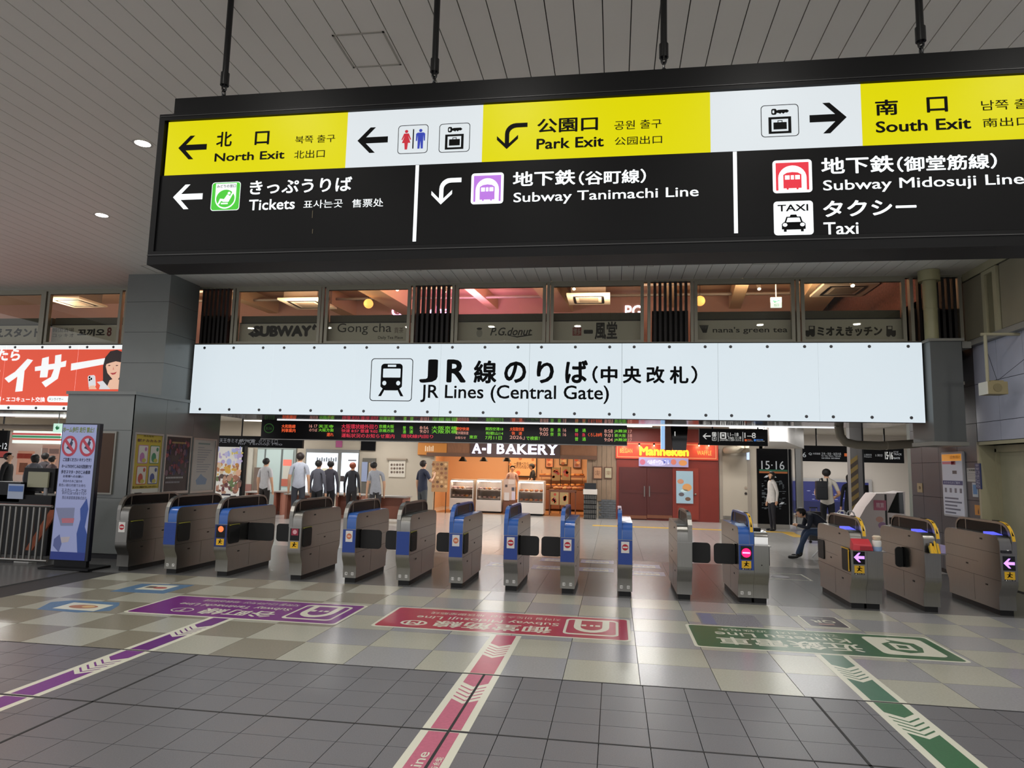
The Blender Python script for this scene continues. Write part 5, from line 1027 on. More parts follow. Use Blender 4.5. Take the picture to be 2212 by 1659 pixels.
for m_ in lm_: m_.polygons.foreach_set('use_smooth', [True] * len(m_.polygons))
for i in range(18):
    r, k = divmod(i, 6); o = inst('bread_loaf', lm_[i % 4], (a.x + .12 + k * .16 + (r == 1) * .05, 23.45 + r * .2, a.z + .052), None); WL[o.name] = tuple(o.location)
    tag(o, 'small golden bread loaf on the bakery table', 'bread', 'loaves on the bakery table'); o.rotation_euler = (0, 0, random.random() * 3)
t = thing('bread_shelf', (-1.3, 25.6, 0), 'wall shelves of bread lit orange at the back of the bakery', 'shelf')
for py in (1028, 1050): pb('shelf', t, 1165, py, 1262, py + 2, 25.5, mat('counter_brown', '7a4e3a', .5), .5)
pb('cupboard', t, 1165, 1060, 1262, 1098, 25.5, mat('counter_brown', '7a4e3a', .5), .5)
for px in (1170, 1258): pb('upright', t, px - .7, 1015, px + .7, 1060, 25.98, BLACK, .02)
q = MB(); random.seed(8)
for py in (1027, 1049):
    for k in range(14): p = ry(1170 + k * 6.6, py, 25.65); q.ball((p.x, 25.65 + .15 * (k % 2), p.z + .02), (.10, .08, .05), bread[k % 4], 8, 5)
stuff(q.build('bread_row', t))
t = thing('banner_stand', (-1.4, 24.2, 0), 'black stand holding two tan banners printed with orange rounds in the bakery', 'banner')
banner(1192, 1010, 1210, 1038, 24.2, t); banner(1214, 1008, 1232, 1037, 24.2, t)
for px in (1191, 1211, 1233): p = ry(px, 1009, 24.2); MB().cyl((p.x, 24.22, 0), (p.x, 24.22, p.z), .012, BLACK).build('post', t)
t = thing('menu_stand', (-6.2, 22.4, 0), 'tan stand of menu photographs at the left edge of the bakery', 'menu board')
pb('board', t, 932, 997, 968, 1062, 22.45, mat('menu_tan', 'b08458', .6), .05); q = MB(); random.seed(11)
for k in range(24): pblob(q, 936 + (k % 4) * 9, 1003 + (k // 4) * 9.5, 3.4, 3, 22.45, C(('8a5a38', 'd8b080', '9a6a50', 'c89a6a', '6a4a34')[(k * 7) % 5]), .003)
q.build('menu_photos', t); pb('leg', t, 936, 1062, 939, 1112, 22.47, BLACK, .03); pb('leg', t, 961, 1062, 964, 1112, 22.47, BLACK, .03)
t = bf
pb('side_sign', t, 902, 958, 965, 982, BW - .13, mat('sign_amber', 'b8742c', .5, emit=.2), .03); [pb('script_stroke', t, 918 + 4 * k_, 963 + 2 * (k_ % 2), 920.5 + 4 * k_, 975, BW - .135, C('e0c8a8', .5, .3), .004) for k_ in range(5)]

# ------------------------------------------------------------------ wall between the shops, black crates, brick plinth
t = thing('slat_wall_panel', (-.4, BW, 0), 'grey-brown wooden slatted wall strip between the bakery and the red shop', 'wall panel')
a, c = ry(1268, 1120, BW), ry(1331, 955, BW)
for k in range(6): w6 = (c.x - a.x) / 6; MB().box(a.x + w6 * k + .006, a.x + w6 * (k + 1) - .006, BW - .03, BW, .55, 2.9, woodl).build('board', t)
brk = mat('grey_brick', '5f6266', .6, noise=.1, nscale=10)
for r in range(8):
    for k in range(4): x0 = a.x + .38 + k * .15 + (.07 if r % 2 else 0); MB().box(x0, min(x0 + .142, c.x), BW - .05, BW, .01 + r * .075, .078 + r * .075, brk).build('brick', t)
for i, (x0, x1, y0, y1, h) in enumerate(((1281, 1301, 1008, 1035, 'b88a68'), (1305, 1323, 1009, 1034, 'b0a488'))):
    t = thing('framed_notice', (ry(x0, y1, BW).x, BW, 1.3), ['brown framed orange notice on the slatted wall strip', 'pale framed notice on the slatted wall strip, beside the red shop'][i], 'notice'); pb('frame', t, x0, y0, x1, y1, BW - .06, mat('walnut_frame', '5a3a2c', .5), .03); pb('print', t, x0 + 2, y0 + 2, x1 - 2, y1 - 2, BW - .065, C(h), .006); pt('○案内', t, x0 + 4, y0 + 8, x1 - 4, y1 - 8, BW - .067, C('8a6048'), .0)
crt = mat('black_crate', '1d2024', .5)
t = thing('crate_stack', (-.75, 22.2, 0), 'stack of black plastic crates topped by a white box beside the bakery', 'crates')
for k in range(5):
    z0 = .01 + k * .15; q = MB(); q.box(-.95, -.55, 22.1, 22.45, z0, z0 + .012, crt)
    for (x0, x1, y0, y1) in ((-.95, -.55, 22.1, 22.115), (-.95, -.55, 22.435, 22.45), (-.95, -.935, 22.115, 22.435), (-.565, -.55, 22.115, 22.435)): q.box(x0, x1, y0, y1, z0, z0 + .14, crt)
    for j in range(7): q.box(-.94 + j * .06, -.925 + j * .06, 22.094, 22.1, z0 + .01, z0 + .13, STEELD)
    q.build('crate', t)
MB().box(-.97, -.53, 22.08, 22.47, .765, .93, white_l).build('white_box', t, bev=.01)
MB().box(-.93, -.57, 22.1, 22.45, .93, 1.12, crt).build('crate', t)

# ------------------------------------------------------------------ red waffle shop
ox = mat('oxblood_door', '4f1f1c', .35, noise=.05, nscale=3); redw = mat('red_brown_wall', '7c2c22', .45, noise=.04, nscale=3); rs = mat('red_sign', 'b8402a', .4, emit=.25)
t = thing('waffle_shop', (1.7, BW, 0), 'closed red-brown shop front with double doors under a glowing red waffle sign', 'shop front')
a, c = ry(1331, 1122, BW), ry(1553, 1122, BW)
MB().box(a.x, c.x, BW - .06, BW, 0, 2.9, redw).build('facade', t)
pb('sign_band', t, 1330, 957, 1551, 990, BW - .12, rs, .06)
q = MB(); a_, c_ = ry(1333, 987, BW - .125), ry(1547, 961, BW - .125); q.ring(facing(BW - .125), [(a_.x, a_.z), (c_.x, a_.z), (c_.x, c_.z), (a_.x, c_.z)], [(a_.x + .02, a_.z + .02), (c_.x - .02, a_.z + .02), (c_.x - .02, c_.z - .02), (a_.x + .02, c_.z - .02)], C('d89868', .4, .3), .002); q.build('sign_border', t)
GOLD = C('ffc22e', .4, .9); pt('Manneken', t, 1381, 966, 1488, 984, BW - .125, GOLD, .05); pt('WAFFLE', t, 1506, 974, 1537, 983, BW - .125, C('f0a050', .4, .6)); pt('BELGIAN', t, 1339, 969, 1366, 978, BW - .125, C('f0a050', .4, .6))
for px in (1348, 1381, 1413, 1462, 1510, 1531):
    p = ry(px, 962, BW - .35); MB().cyl((p.x, BW - .35, p.z), (p.x, BW - .3, p.z + .05), .03, BLACK).build('sign_lamp', t); MB().ball((p.x, BW - .36, p.z - .01), .022, mat('lamp_spark', 'ffd8b0', .4, emit=6), 8, 6).build('bulb', t)
    l = area('sign_spot', (p.x, BW - .33, p.z - .04), .05, 1.2, (1, .6, .3), (math.radians(40), 0, 0)); 
for (x0, x1, nm) in ((1337, 1397, 'door'), (1398, 1452, 'door')):
    d = pb(nm, t, x0, 1010, x1, 1120, BW - .10, ox, .04)
    for k in range(2): pb('panel', d, x0 + 6, 1018 + k * 52, x1 - 6, 1064 + k * 52, BW - .112, ox, .012)
    hx = x1 - 5 if x0 < 1380 else x0 + 5; pb('handle', d, hx - 1, 1050, hx + 1, 1073, BW - .15, STEEL, .03); pb('kick_plate', d, x0, 1114, x1, 1119, BW - .113, mat('kick_copper', '8a5a44', .4, .6), .013)
pb('jamb', t, 1453, 1010, 1462, 1122, BW - .1, redw, .04); pb('side_door', t, 1462, 1012, 1509, 1122, BW - .09, mat('brick_red_door', '8a3426', .45), .03); MB().ball(ry(1502, 1068, BW - .11), .035, STEEL, 10, 6).build('door_knob', t)
o = pb('poster', t, 1461, 1018, 1497, 1087, BW - .13, C('8fa8b4', .4, .3), .03); q = MB(); [pblob(q, x, y, r1, r2, BW - .13, C(h, .5, .2), .003) for x, y, r1, r2, h in ((1484, 1053, 10, 8, 'c89058'), (1470, 1040, 7, 5, 'b88468'), (1472, 1068, 6, 4, '5a5458'), (1486, 1078, 6, 4, '6a5040'), (1478, 1060, 8, 3, 'b8d0d0'))]; q.build('poster_print', o)
o = pb('banner', t, 1380, 990, 1487, 1007, BW - .16, C('9890b8', .5, .35), .03); q = MB(); [pblob(q, x, y, r1, 6, BW - .16, C(h, .5, .3), .003) for x, y, r1, h in ((1388, 998, 6, 'b06078'), (1420, 1000, 20, 'b8b4d8'), (1455, 998, 6, 'c07060'), (1475, 1000, 9, 'c88850'), (1440, 996, 10, '8890d0'))]; q.build('banner_print', o); pt('ベルギーワッフル', o, 1398, 993, 1446, 1003, BW - .165, C('e0dcf0', .5, .5), .02)

# ------------------------------------------------------------------ beige service door, ducts
t = thing('service_door', (4.0, BW, 0), 'beige steel service door with small locks beside the black platform panel', 'door')
dm = mat('beige_steel_door', 'b4aa9a', .5); pb('leaf', t, 1560, 986, 1616, 1120, BW - .04, dm, .04); pb('frame', t, 1616, 970, 1621, 1122, BW - .05, mat('door_jamb', '9a9084', .5), .05); pb('frame', t, 1555, 970, 1560, 1122, BW - .05, mat('door_jamb', '9a9084', .5), .05)
for py, h in ((1054, 'a09080'), (1066, '2c2624')): o = ry(1611, py, BW - .04); MB().cyl((o.x, BW - .04, o.z), (o.x, BW - .06, o.z), .04, C(h), n=14).build('lock', t)
pb('kick_strip', t, 1560, 1116, 1616, 1121, BW - .045, STEELD, .01)
duct = mat('duct_cream', 'b0a692', .45)
t = thing('ceiling_duct', (3.6, 21.5, 2.3), 'short cream ventilation ducts bending into the wall above the service door', 'duct')
p = ry(1600, 968, 21.8); MB().tube([(p.x, 21.8, 2.95), (p.x, 21.8, p.z + .02), (p.x - .08, 21.9, p.z - .04), (p.x - .3, 22.2, p.z - .05), (p.x - .3, BW, p.z - .05)], .12, duct, 12).build('duct', t, smooth=True); p = ry(1614, 968, 21.8); MB().tube([(p.x, 21.8, 2.95), (p.x, 21.8, p.z + .02), (p.x + .05, 22.0, p.z - .05), (p.x + .05, BW, p.z - .05)], .08, duct, 12).build('duct', t, smooth=True)
t = thing('blue_lamp', (ry(1616, 986, BW).x, BW - .1, 1.95), 'small upright blue-white lit sign by the service door', 'sign'); pb('face', t, 1613.5, 976, 1618.5, 993, BW - .12, C('bcd0f0', .4, .8), .06)
# white beam and ducts under the ceiling at the right
wbm = mat('white_beam', 'd8d6d2', .45)
t = thing('ceiling_beam', (3.7, 16, 2.3), 'white boxed beam under the ceiling beside the black platform sign', 'beam')
a, c = ry(1662, 958, 16.0), ry(1830, 938, 20.0); MB().hexa([(a.x, 16, 2.28), (a.x + .35, 16, 2.28), (5.3, 20.5, 2.28), (4.2, 20.5, 2.28)], [(a.x, 16, 2.95), (a.x + .35, 16, 2.95), (5.3, 20.5, 2.95), (4.2, 20.5, 2.95)], wbm).build('beam', t)
t = thing('overhead_duct', (5.2, 13.2, 2.2), 'cream insulated pipe running under the soffit at the right', 'pipe')
pts = [ry(1812, 925, 13.0), ry(1815, 942, 13.0), ry(1826, 955, 13.0), ry(1850, 961, 13.0), ry(1900, 963, 13.0), ry(1985, 958, 13.0)]; pts[0].z = 2.44
MB().tube(pts, .075, mat('insulated_pipe', '99917f', .55), 12).build('pipe', t, smooth=True); o = ry(1915, 962, 13); MB().cyl((o.x - .01, 13, o.z), (o.x + .01, 13, o.z), .082, duct, n=14).build('joint', t)

# ------------------------------------------------------------------ right: platform panel, mural room, fare machine
BP = mat('panel_black', '0a0a0c', .3, spec=.12); PW = mat('panel_white_print', 'c8ccd0', .4, emit=.25)
t = thing('platform_directory', (4.5, 20.8, 0), 'tall black platform panel reading 15·16 with a coloured line and small station list', 'information panel')
a, c = ry(1638, 1142, 20.8), ry(1702, 970, 20.8); MB().box(a.x, c.x, 20.8, 20.9, .13, c.z, BP).build('face', t); MB().box(a.x, c.x, 20.79, 20.9, 0, .13, STEELD).build('skirting', t)
e1 = (c.x + .30, 21.9); MB().hexa([(c.x, 20.8, .13), (e1[0], e1[1], .13), (e1[0] + .08, e1[1], .13), (c.x + .08, 20.8, .13)], [(c.x, 20.8, c.z), (e1[0], e1[1], c.z), (e1[0] + .08, e1[1], c.z), (c.x + .08, 20.8, c.z)], BP).build('side_face', t)
MB().box(c.x - .012, c.x + .004, 20.785, 20.8, 0, c.z, STEEL).build('edge', t)
zr = lambda x, y: (1600 + x / 3.614, 900 + y / 3.614)
def pr(s, x0, y0, x1, y1, m, off=0): p, r = zr(x0, y0), zr(x1, y1); pt(s, t, p[0], p[1], r[0], r[1], 20.8, m, off)
pr('15·16', 162, 348, 340, 410, PW, .0)
p, r = zr(145, 424), zr(365, 416); pb('green_line', t, p[0], r[1], r[0], p[1], 20.795, C('2f6a50', .5, .2), .005); p, r = zr(145, 440), zr(365, 431); pb('orange_line', t, p[0], r[1], r[0], p[1], 20.795, C('b0683a', .5, .2), .005)
q = MB(); random.seed(21)
for k in range(60):
    x0 = random.choice((165, 185, 270, 300, 325)); y = 500 + 7.5 * (k % 30); p, r = ry(*zr(x0, y + 3), 20.8), ry(*zr(x0 + 8 + random.random() * 22, y), 20.8); q.rect(facing(20.8), p.x, p.z, r.x, r.z, C('7a8288', .5, .1), .003)
for pts in (((180, 475), (200, 458), (222, 458), (205, 475)), ((235, 458), (262, 458), (280, 475), (255, 475)), ((298, 685), (318, 668), (342, 668), (325, 685))): q.poly(facing(20.8), [(ry(*zr(*p_), 20.8).x, ry(*zr(*p_), 20.8).z) for p_ in pts], PW, .003)
stuff(q.build('station_list', t))
spl = Plane((c.x, 20.8, 0), ((e1[0] - c.x) / 1.14, 1.1 / 1.14, 0), (0, 0, 1)); q = MB(); q.text(spl, '15·16', .15, ry(1710, 1013, 21.2).z, .95, ry(1710, 997, 21.2).z, PW, .004); q.build('lettering', t, keep=True)
t = thing('steel_post', (5.25, 21.2, 0), 'brushed steel door post beside the black platform panel', 'post')
pb('post', t, 1722, 965, 1729, 1143, 20.7, STEEL, .08); pb('post', t, 1730, 965, 1733, 1143, 20.72, STEELD, .08)
t = thing('platform_band', (6.9, 21.5, 2.0), 'long black overhead band listing lines and platforms 15·16 at the right', 'sign')
p = ry(1727, 996, 21.5); r = ry(1952, 966, 21.5); MB().box(p.x, r.x, 21.5, 21.6, p.z, r.z, BP).build('case', t); MB().cyl((p.x + .5, 21.55, r.z), (p.x + .5, 21.55, 2.95), .02, BLACK).build('hanger', t); MB().cyl((r.x - .5, 21.55, r.z), (r.x - .5, 21.55, 2.95), .02, BLACK).build('hanger', t)
zs_ = lambda x, y: (1720 + x / 6.146, 950 + y / 6.146)
for (s, x0, y0, x1, y1, m, of) in (('16', 48, 168, 130, 230, PW, 0), ('Q', 165, 172, 205, 205, PW, .02), ('大和路線', 218, 172, 318, 196, PW, 0), ('王寺・奈良・加茂方面', 335, 172, 595, 200, PW, 0), ('for Oji, Nara, Takada', 335, 206, 590, 230, PW, 0), ('快速 区間快速', 335, 236, 450, 252, PW, .02), ('普通 直通快速', 462, 238, 578, 254, PW, .02), ('■', 638, 180, 682, 220, C('c8622c', .4, .5), .02), ('阪和', 692, 182, 738, 214, C('c8622c', .4, .4), 0), ('和歌山 関西空港', 862, 188, 1000, 212, PW, 0), ('for Wakayama', 862, 218, 1000, 238, PW, 0), ('S 関空', 1050, 192, 1145, 222, PW, 0), ('15·16', 1180, 160, 1280, 260, mat('sign_white_soft', 'e6e6e2', .4, emit=.55), .03), ('のりば', 1290, 150, 1355, 172, PW, .02), ('TRACK', 1290, 180, 1400, 205, PW, .02), ('GATE', 1290, 232, 1376, 256, PW, .05)):
    p_, r_ = zs_(x0, y0), zs_(x1, y1); pt(s, t, p_[0], p_[1], r_[0], r_[1], 21.5, m, of)
t = thing('mural', (6.6, 25.4, .3), 'blue night sea mural in a pale rounded frame behind the backpacker', 'mural')
pb('frame', t, 1700, 1036, 1884, 1112, 25.35, mat('mural_frame', 'a8a6a6', .5), .1, .03); pb('print', t, 1700, 1043, 1876, 1107, 25.34, mat('mural_blue', '2c3170', .4, emit=.08), .01)
q = MB(); random.seed(31)
for k in range(26): pblob(q, 1730 + random.random() * 140, 1058 + random.random() * 22, 1.5 + 2.5 * random.random(), .7, 25.335, C('9aa0c8', .5, .1), .003)
p, r = ry(1700, 1107, 25.335), ry(1876, 1086, 25.335); q.rect(facing(25.335), p.x, p.z, r.x, r.z, C('1c2254', .5, .04), .002); stuff(q.build('wave_print', t))
pb('side_picture', t, 1858, 1048, 1876, 1106, 25.33, BLACKG, .01)
hz1, hz2 = C('8a7440', .6), C('4a4038', .6)
t = thing('striped_post', (5.2, 16, 0), 'grey square post with slanting brown and tan hazard stripes', 'post')
a, c = ry(1841, 1120, 16), ry(1862, 965, 16); MB().box(a.x, c.x, 16, 16.2, 0, 2.95, mat('post_grey', '6a6866', .5)).build('post', t); MB().box(c.x, c.x + .03, 15.99, 16.21, 0, 2.95, BLACK).build('edge', t)
for k in range(16):
    z0 = .3 + k * .1; MB().poly(Plane((a.x, 16, 0), (1, 0, 0), (0, 0, 1)), [(0, z0), ((c.x - a.x) * .6, z0 + .12), ((c.x - a.x) * .6, z0 + .22), (0, z0 + .1)], hz1 if k % 2 else hz2, .003).build('stripe', t)
t = thing('fare_machine', (5.3, 14.7, 0), 'white and pink fare adjustment machine with slanted front, behind the right gates', 'ticket machine')
Ym = 14.75; fmw = mat('machine_white', 'c8bcb8', .4)
pts = [(1856, 1160), (1856, 1120), (1870, 1095), (1893, 1066), (1935, 1066), (1955, 1062), (1955, 1160)]; P3 = [ry(u, v, Ym) for u, v in pts]
MB().prism('y', Ym, Ym + .6, [(p_.x, max(p_.z, 0) if i not in (0, 6) else 0) for i, p_ in enumerate(P3)], fmw).build('body', t)
pb('pink_label', t, 1888, 1081, 1914, 1102, Ym - .01, C('b8687c', .5), .01); q = MB(); q.poly(facing(Ym), [(ry(u, v, Ym).x, ry(u, v, Ym).z) for u, v in ((1917, 1107), (1937, 1064), (1950, 1064), (1953, 1110))], BLACKG, .006); q.build('slanted_screen', t)
pt('精算', t, 1893, 1086, 1909, 1097, Ym - .012, C('e8c8d0'), .01); q = MB(); pblob(q, 1900, 1122, 8, 6, Ym, C('c89a8c'), .004); pblob(q, 1906, 1135, 9, 7, Ym, C('9a7a9a'), .004); q.build('sticker_print', t); pb('panel_line', t, 1914, 1068, 1915, 1150, Ym - .004, GR, .004)
pb('slot', t, 1922, 1118, 1931, 1132, Ym - .008, BLACK, .008); pb('slot', t, 1934, 1118, 1950, 1132, Ym - .008, BLACK, .008)
t = thing('end_column', (5.75, 14.1, 0), 'pale green-grey square column at the end of the right wall', 'column'); MB().box(5.53, 5.80, 13.92, 14.15, 0, 2.95, mat('green_grey_paint', '8a9088', .5)).build('column', t, bev=.01); MB().box(5.52, 5.81, 13.91, 14.16, 0, .1, BLACK).build('base', t)

# ------------------------------------------------------------------ notices on the right wall (faces -X)
RP = Plane((RW - .012, 0, 0), (0, -1, 0), (0, 0, 1))
def rw_rect(px0, py0, px1, py1): a, c = rx(px0, py1, RW - .012), rx(px1, py0, RW - .012); return -a.y, a.z, -c.y, c.z
def rw_slab(name, parent, r, m, th=.012, rad=0): return MB().slab(RP, rrect(*r, rad) if rad else [(r[0], r[1]), (r[2], r[1]), (r[2], r[3]), (r[0], r[3])], th, m, th).build(name, parent)
def rw_text(s, parent, r, m, lift, off=0): return MB().text(RP, s, *r, m, lift, off).build('lettering', parent, keep=True)
U0, Z0_, U1, Z1_ = -12.61, .95, -11.88, 2.0
t = thing('notice_board', (RW - .02, 12.25, .95), 'tall pale notice board with an orange head on the right wall', 'notice board')
rw_slab('board', t, (U0, Z0_, U1, Z1_), mat('board_silver', 'a8a8ac', .4), .03, .03); rw_slab('sheet', t, (U0 + .03, Z0_ + .03, U1 - .03, Z1_ - .03), C('b8bcc8', .4, .12), .034)
def bd(name, u0, v0, u1, v1, m): MB().rect(RP, U0 + u0 * .73, Z0_ + v0 * 1.05, U0 + u1 * .73, Z0_ + v1 * 1.05, m, .036).build(name, t)
bd('orange_head', .05, .86, .95, .965, C('e89a30', .4, .35)); bd('red_strip', .06, .81, .62, .85, C('c06070', .4, .1)); bd('blue_band', .04, .49, .96, .555, C('2c3870', .4, .05)); bd('red_tag', .48, .80, .68, .855, C('9c4048', .4)); bd('black_tag', .52, .66, .72, .71, C('4a4a50', .4))
for k in range(4): bd('small_icon', .12 + k * .23, .37, .22 + k * .23, .44, C('7a7a88', .4))
for k in range(5): bd('text_line', .1, .05 + .055 * k, .6 + .07 * ((k * 3) % 5), .075 + .055 * k, C('6a7084', .4))
rw_text('お忘れ物のお知らせ', t, (U0 + .33, Z0_ + .935, U0 + .66, Z0_ + .99), C('8a5018', .5, .1), .039, .01); rw_text('のりかえのご案内', t, (U0 + .08, Z0_ + .53, U0 + .62, Z0_ + .57), C('a8b0c8', .5, .1), .039, .01)
t = thing('wall_paper', (RW - .015, 11.7, 1.53), 'small white paper notice on the right wall beside the door frame', 'notice'); r = rw_rect(2090, 1011, 2112, 1040); rw_slab('sheet', t, r, C('b8b6b2'), .003); rw_text('ご利用案内', t, (r[0] + .02, r[3] - .05, r[2] - .02, r[3] - .02), INK, .0045, .01)
for k in range(4): MB().rect(RP, r[0] + .03, r[3] - .085 - .028 * k, r[2] - .03 - .03 * (k % 2), r[3] - .077 - .028 * k, C('77757a'), .004).build('text_line', t)
t = thing('blue_card', (RW - .015, 11.64, 1.3), 'small white card with blue print below the paper notice', 'notice'); r = rw_rect(2102, 1043, 2112, 1073); rw_slab('card', t, r, C('b4bcc4'), .004); MB().rect(RP, r[0] + .02, r[1] + .04, r[2] - .02, r[3] - .03, C('5a86b8'), .0055).build('print', t)
t = thing('blue_plate', (RW - .03, 11.46, 1.42), 'narrow dark blue vertical plate against the cream door frame', 'sign'); r = rw_rect(2111.5, 1001, 2119, 1056); rw_slab('plate', t, r, C('2c3a68', .4), .02); 
for k, ch in enumerate('非常口はこちら'): rw_text(ch, t, (r[0] + .02, r[3] - .05 - k * .052, r[2] - .02, r[3] - .012 - k * .052), C('b0b8cc'), .023)
t = thing('extinguisher_sign', (RW - .015, 11.56, 1.04), 'small orange-yellow fire extinguisher sign on the right wall', 'sign'); r = rw_rect(2107, 1092, 2122, 1112); rw_slab('plate', t, r, C('c8862c'), .005); q = MB(); cy = (r[0] + r[2]) / 2; q.poly(RP, [(cy - .014, r[1] + .02), (cy + .014, r[1] + .02), (cy + .014, r[1] + .065), (cy + .006, r[1] + .08), (cy + .006, r[1] + .1), (cy - .006, r[1] + .1), (cy - .006, r[1] + .08), (cy - .014, r[1] + .065)], C('4a2a18'), .007); q.build('pictogram', t)
t = thing('call_button', (RW - .02, 13.3, 1.2), 'small beige switch plate near the far end of the right wall', 'switch'); r = rw_rect(1983, 1044, 1993, 1063); rw_slab('plate', t, r, C('a08c68'), .01); MB().cyl((RW - .022, -(r[0] + r[2]) / 2, (r[1] + r[3]) / 2), (RW - .032, -(r[0] + r[2]) / 2, (r[1] + r[3]) / 2), .03, C('7a684c'), n=12).build('button', t)
# loudspeaker on a bracket
spk = mat('speaker_beige', '8f835f', .5); t = thing('wall_speaker', (4.9, 9.9, 2.7), 'beige box loudspeaker hanging from a bracket arm on the right wall', 'loudspeaker'); YS = 10.1
a = ry(2135, 851, YS); c = ry(2177, 824, YS); w0 = ry(2121, 825, YS + .12)
MB().box(a.x, c.x, YS, YS + .22, a.z, c.z, spk).build('cabinet', t, bev=.008); MB().box(a.x - .012, a.x, YS, YS + .22, a.z, c.z, mat('speaker_white', 'cdc8b8', .4)).build('end_cap', t)
o = ry(2155, 837, YS); MB().cyl((o.x, YS - .001, o.z), (o.x, YS - .006, o.z), .055, mat('speaker_grille', '7c7150', .6), n=20).build('grille', t)
px_ = ry(2142, 820, YS).x; MB().cyl((px_, YS + .1, c.z), (px_, YS + .1, 3.56), .022, mat('arm_cream', 'a09a80', .4)).build('drop_rod', t); MB().cyl((px_ - .05, YS + .1, 3.56), (RW, YS + .1, 3.56), .022, mat('arm_cream', 'a09a80', .4)).build('arm', t)
MB().box(a.x + .06, c.x - .03, YS + .04, YS + .18, c.z, c.z + .02, spk).build('bracket', t); MB().tube([(c.x - .08, YS + .1, c.z + .02), (RW - .01, YS - .3, 3.3)], .003, BLACK, 5).build('stay_wire', t); MB().tube([(c.x - .08, YS + .1, c.z + .02), (px_ + .02, YS + .1, 3.3)], .003, BLACK, 5).build('stay_wire', t)

# ------------------------------------------------------------------ posters on the grey block (side face +X, front face -Y)
LP = sidep(BX1)
def lp_frame(t, y0, y1, z0=.985, z1=2.0):
    fr = mat('poster_frame_silver', 'a8a8a6', .35, .6); MB().box(BX1, BX1 + .02, y0, y1, z0, z0 + .04, fr).box(BX1, BX1 + .02, y0, y1, z1 - .03, z1, fr).box(BX1, BX1 + .02, y0, y0 + .025, z0 + .04, z1 - .03, fr).box(BX1, BX1 + .02, y1 - .025, y1, z0 + .04, z1 - .03, fr).build('frame', t)
def lp_rect(t, name, y0, z0, y1, z1, m, l): MB().rect(LP, y0, z0, y1, z1, m, l).build(name, t)
t = thing('yellow_poster', (BX1 + .01, 10.45, .985), 'yellow poster with four cartoon-like cards in a silver frame on the grey block', 'poster'); lp_frame(t, 10.09, 10.80)
lp_rect(t, 'sheet', 10.1, 1.0, 10.79, 1.99, C('a89430', .5), .006); lp_rect(t, 'white_foot', 10.1, 1.0, 10.79, 1.09, C('b8b8b0', .5), .008)
for (y, z, h) in ((10.2, 1.5, 'a06a98'), (10.49, 1.5, '3a7a58'), (10.2, 1.16, 'a8483c'), (10.49, 1.16, '3a4a80')):
    o = MB().poly(LP, rrect(y, z, y + .24, z + .3, .02), C(h, .5), .008).poly(LP, rrect(y + .012, z + .012, y + .228, z + .288, .015), C('bfbdb4', .5), .0095).build('card', t); q = MB(); q.poly(LP, arc(y + .18, z + .235, .03, .035, 0, 345, 15), C(h, .5), .011).poly(LP, arc(y + .10, z + .1, .06, .08, 0, 345, 12), C(h, .5), .011).poly(LP, arc(y + .15, z + .05, .05, .035, 0, 345, 12), C('a8a048', .5), .0115); q.build('card_print', o)
MB().text(LP, 'みんなの', 10.3, 1.935, 10.55, 1.965, INK, .009, .01).text(LP, '駅ナカカルタ', 10.16, 1.85, 10.74, 1.90, C('5a3a34'), .009, .03).text(LP, '見つけたら係員までおしらせください', 10.14, 1.10, 10.72, 1.135, INK, .009, .02).build('lettering', t, keep=True)
t = thing('dark_poster', (BX1 + .01, 11.25, .985), 'dark night-scene poster with red and purple lights in a silver frame on the grey block', 'poster'); lp_frame(t, 10.87, 11.60)
lp_rect(t, 'sheet', 10.88, 1.0, 11.59, 1.99, C('1c1820', .4), .006); q = MB(); random.seed(41)
for k in range(70):
    y, z = 10.92 + random.random() * .62, 1.32 + random.random() * .56; q.poly(LP, arc(y, z, .012 + .035 * random.random(), .01 + .05 * random.random(), 0, 330, 8), C(random.choice(('5a2030', '2a2448', '6a2838', '3a3050', '8a4048', '262a50', '6a5060')), .5), .007 + .00005 * k)
stuff(q.build('print', t))
for k_, (y_, z_, n_, m_) in enumerate(((11.05, 1.855, 9, 'a08858'), (10.95, 1.245, 11, 'b0b0b0'), (10.95, 1.165, 9, '8a8a90'))):
    q = MB()
    for i in range(n_): q.rect(LP, y_ + .044 * i, z_, y_ + .044 * i + .032, z_ + .03, C(m_), .012)
    stuff(q.build('print_line', t))
t = thing('white_poster', (BX1 + .01, 12.0, .985), 'white poster with grey text and a pale blue dish picture in a silver frame', 'poster'); lp_frame(t, 11.66, 12.40, .97, 1.98)
lp_rect(t, 'sheet', 11.67, .98, 12.39, 1.97, C('b4b2ae', .5), .006); 
for k in range(11): lp_rect(t, 'text_line', 11.82, 1.80 - .045 * k, 12.02 + .05 * ((k * 5) % 6), 1.815 - .045 * k, C('8c8e94', .5), .008)
q = MB(); q.poly(LP, [(11.86, 1.12), (12.14, 1.12), (12.18, 1.22), (12.05, 1.27), (11.97, 1.32), (11.9, 1.26), (11.82, 1.2)], C('7e92ac', .5), .008); q.build('print', t)
lp_rect(t, 'heading', 11.82, 1.865, 12.2, 1.895, C('7a8a88'), .008)
t = thing('brown_board', (-8.05, BY0 - .01, 1.02), 'dark brown empty notice board on the front of the grey block', 'notice board'); a, c = ry(190, 1067, BY0 - .03), ry(252, 932, BY0 - .03)
MB().box(a.x, c.x, BY0 - .03, BY0, a.z, c.z, mat('board_edge', '8a8880', .4, .5)).build('frame', t, bev=.004); MB().box(a.x + .03, c.x - .03, BY0 - .035, BY0 - .03, a.z + .03, c.z - .03, mat('board_brown', '4a3220', .6)).build('felt', t)

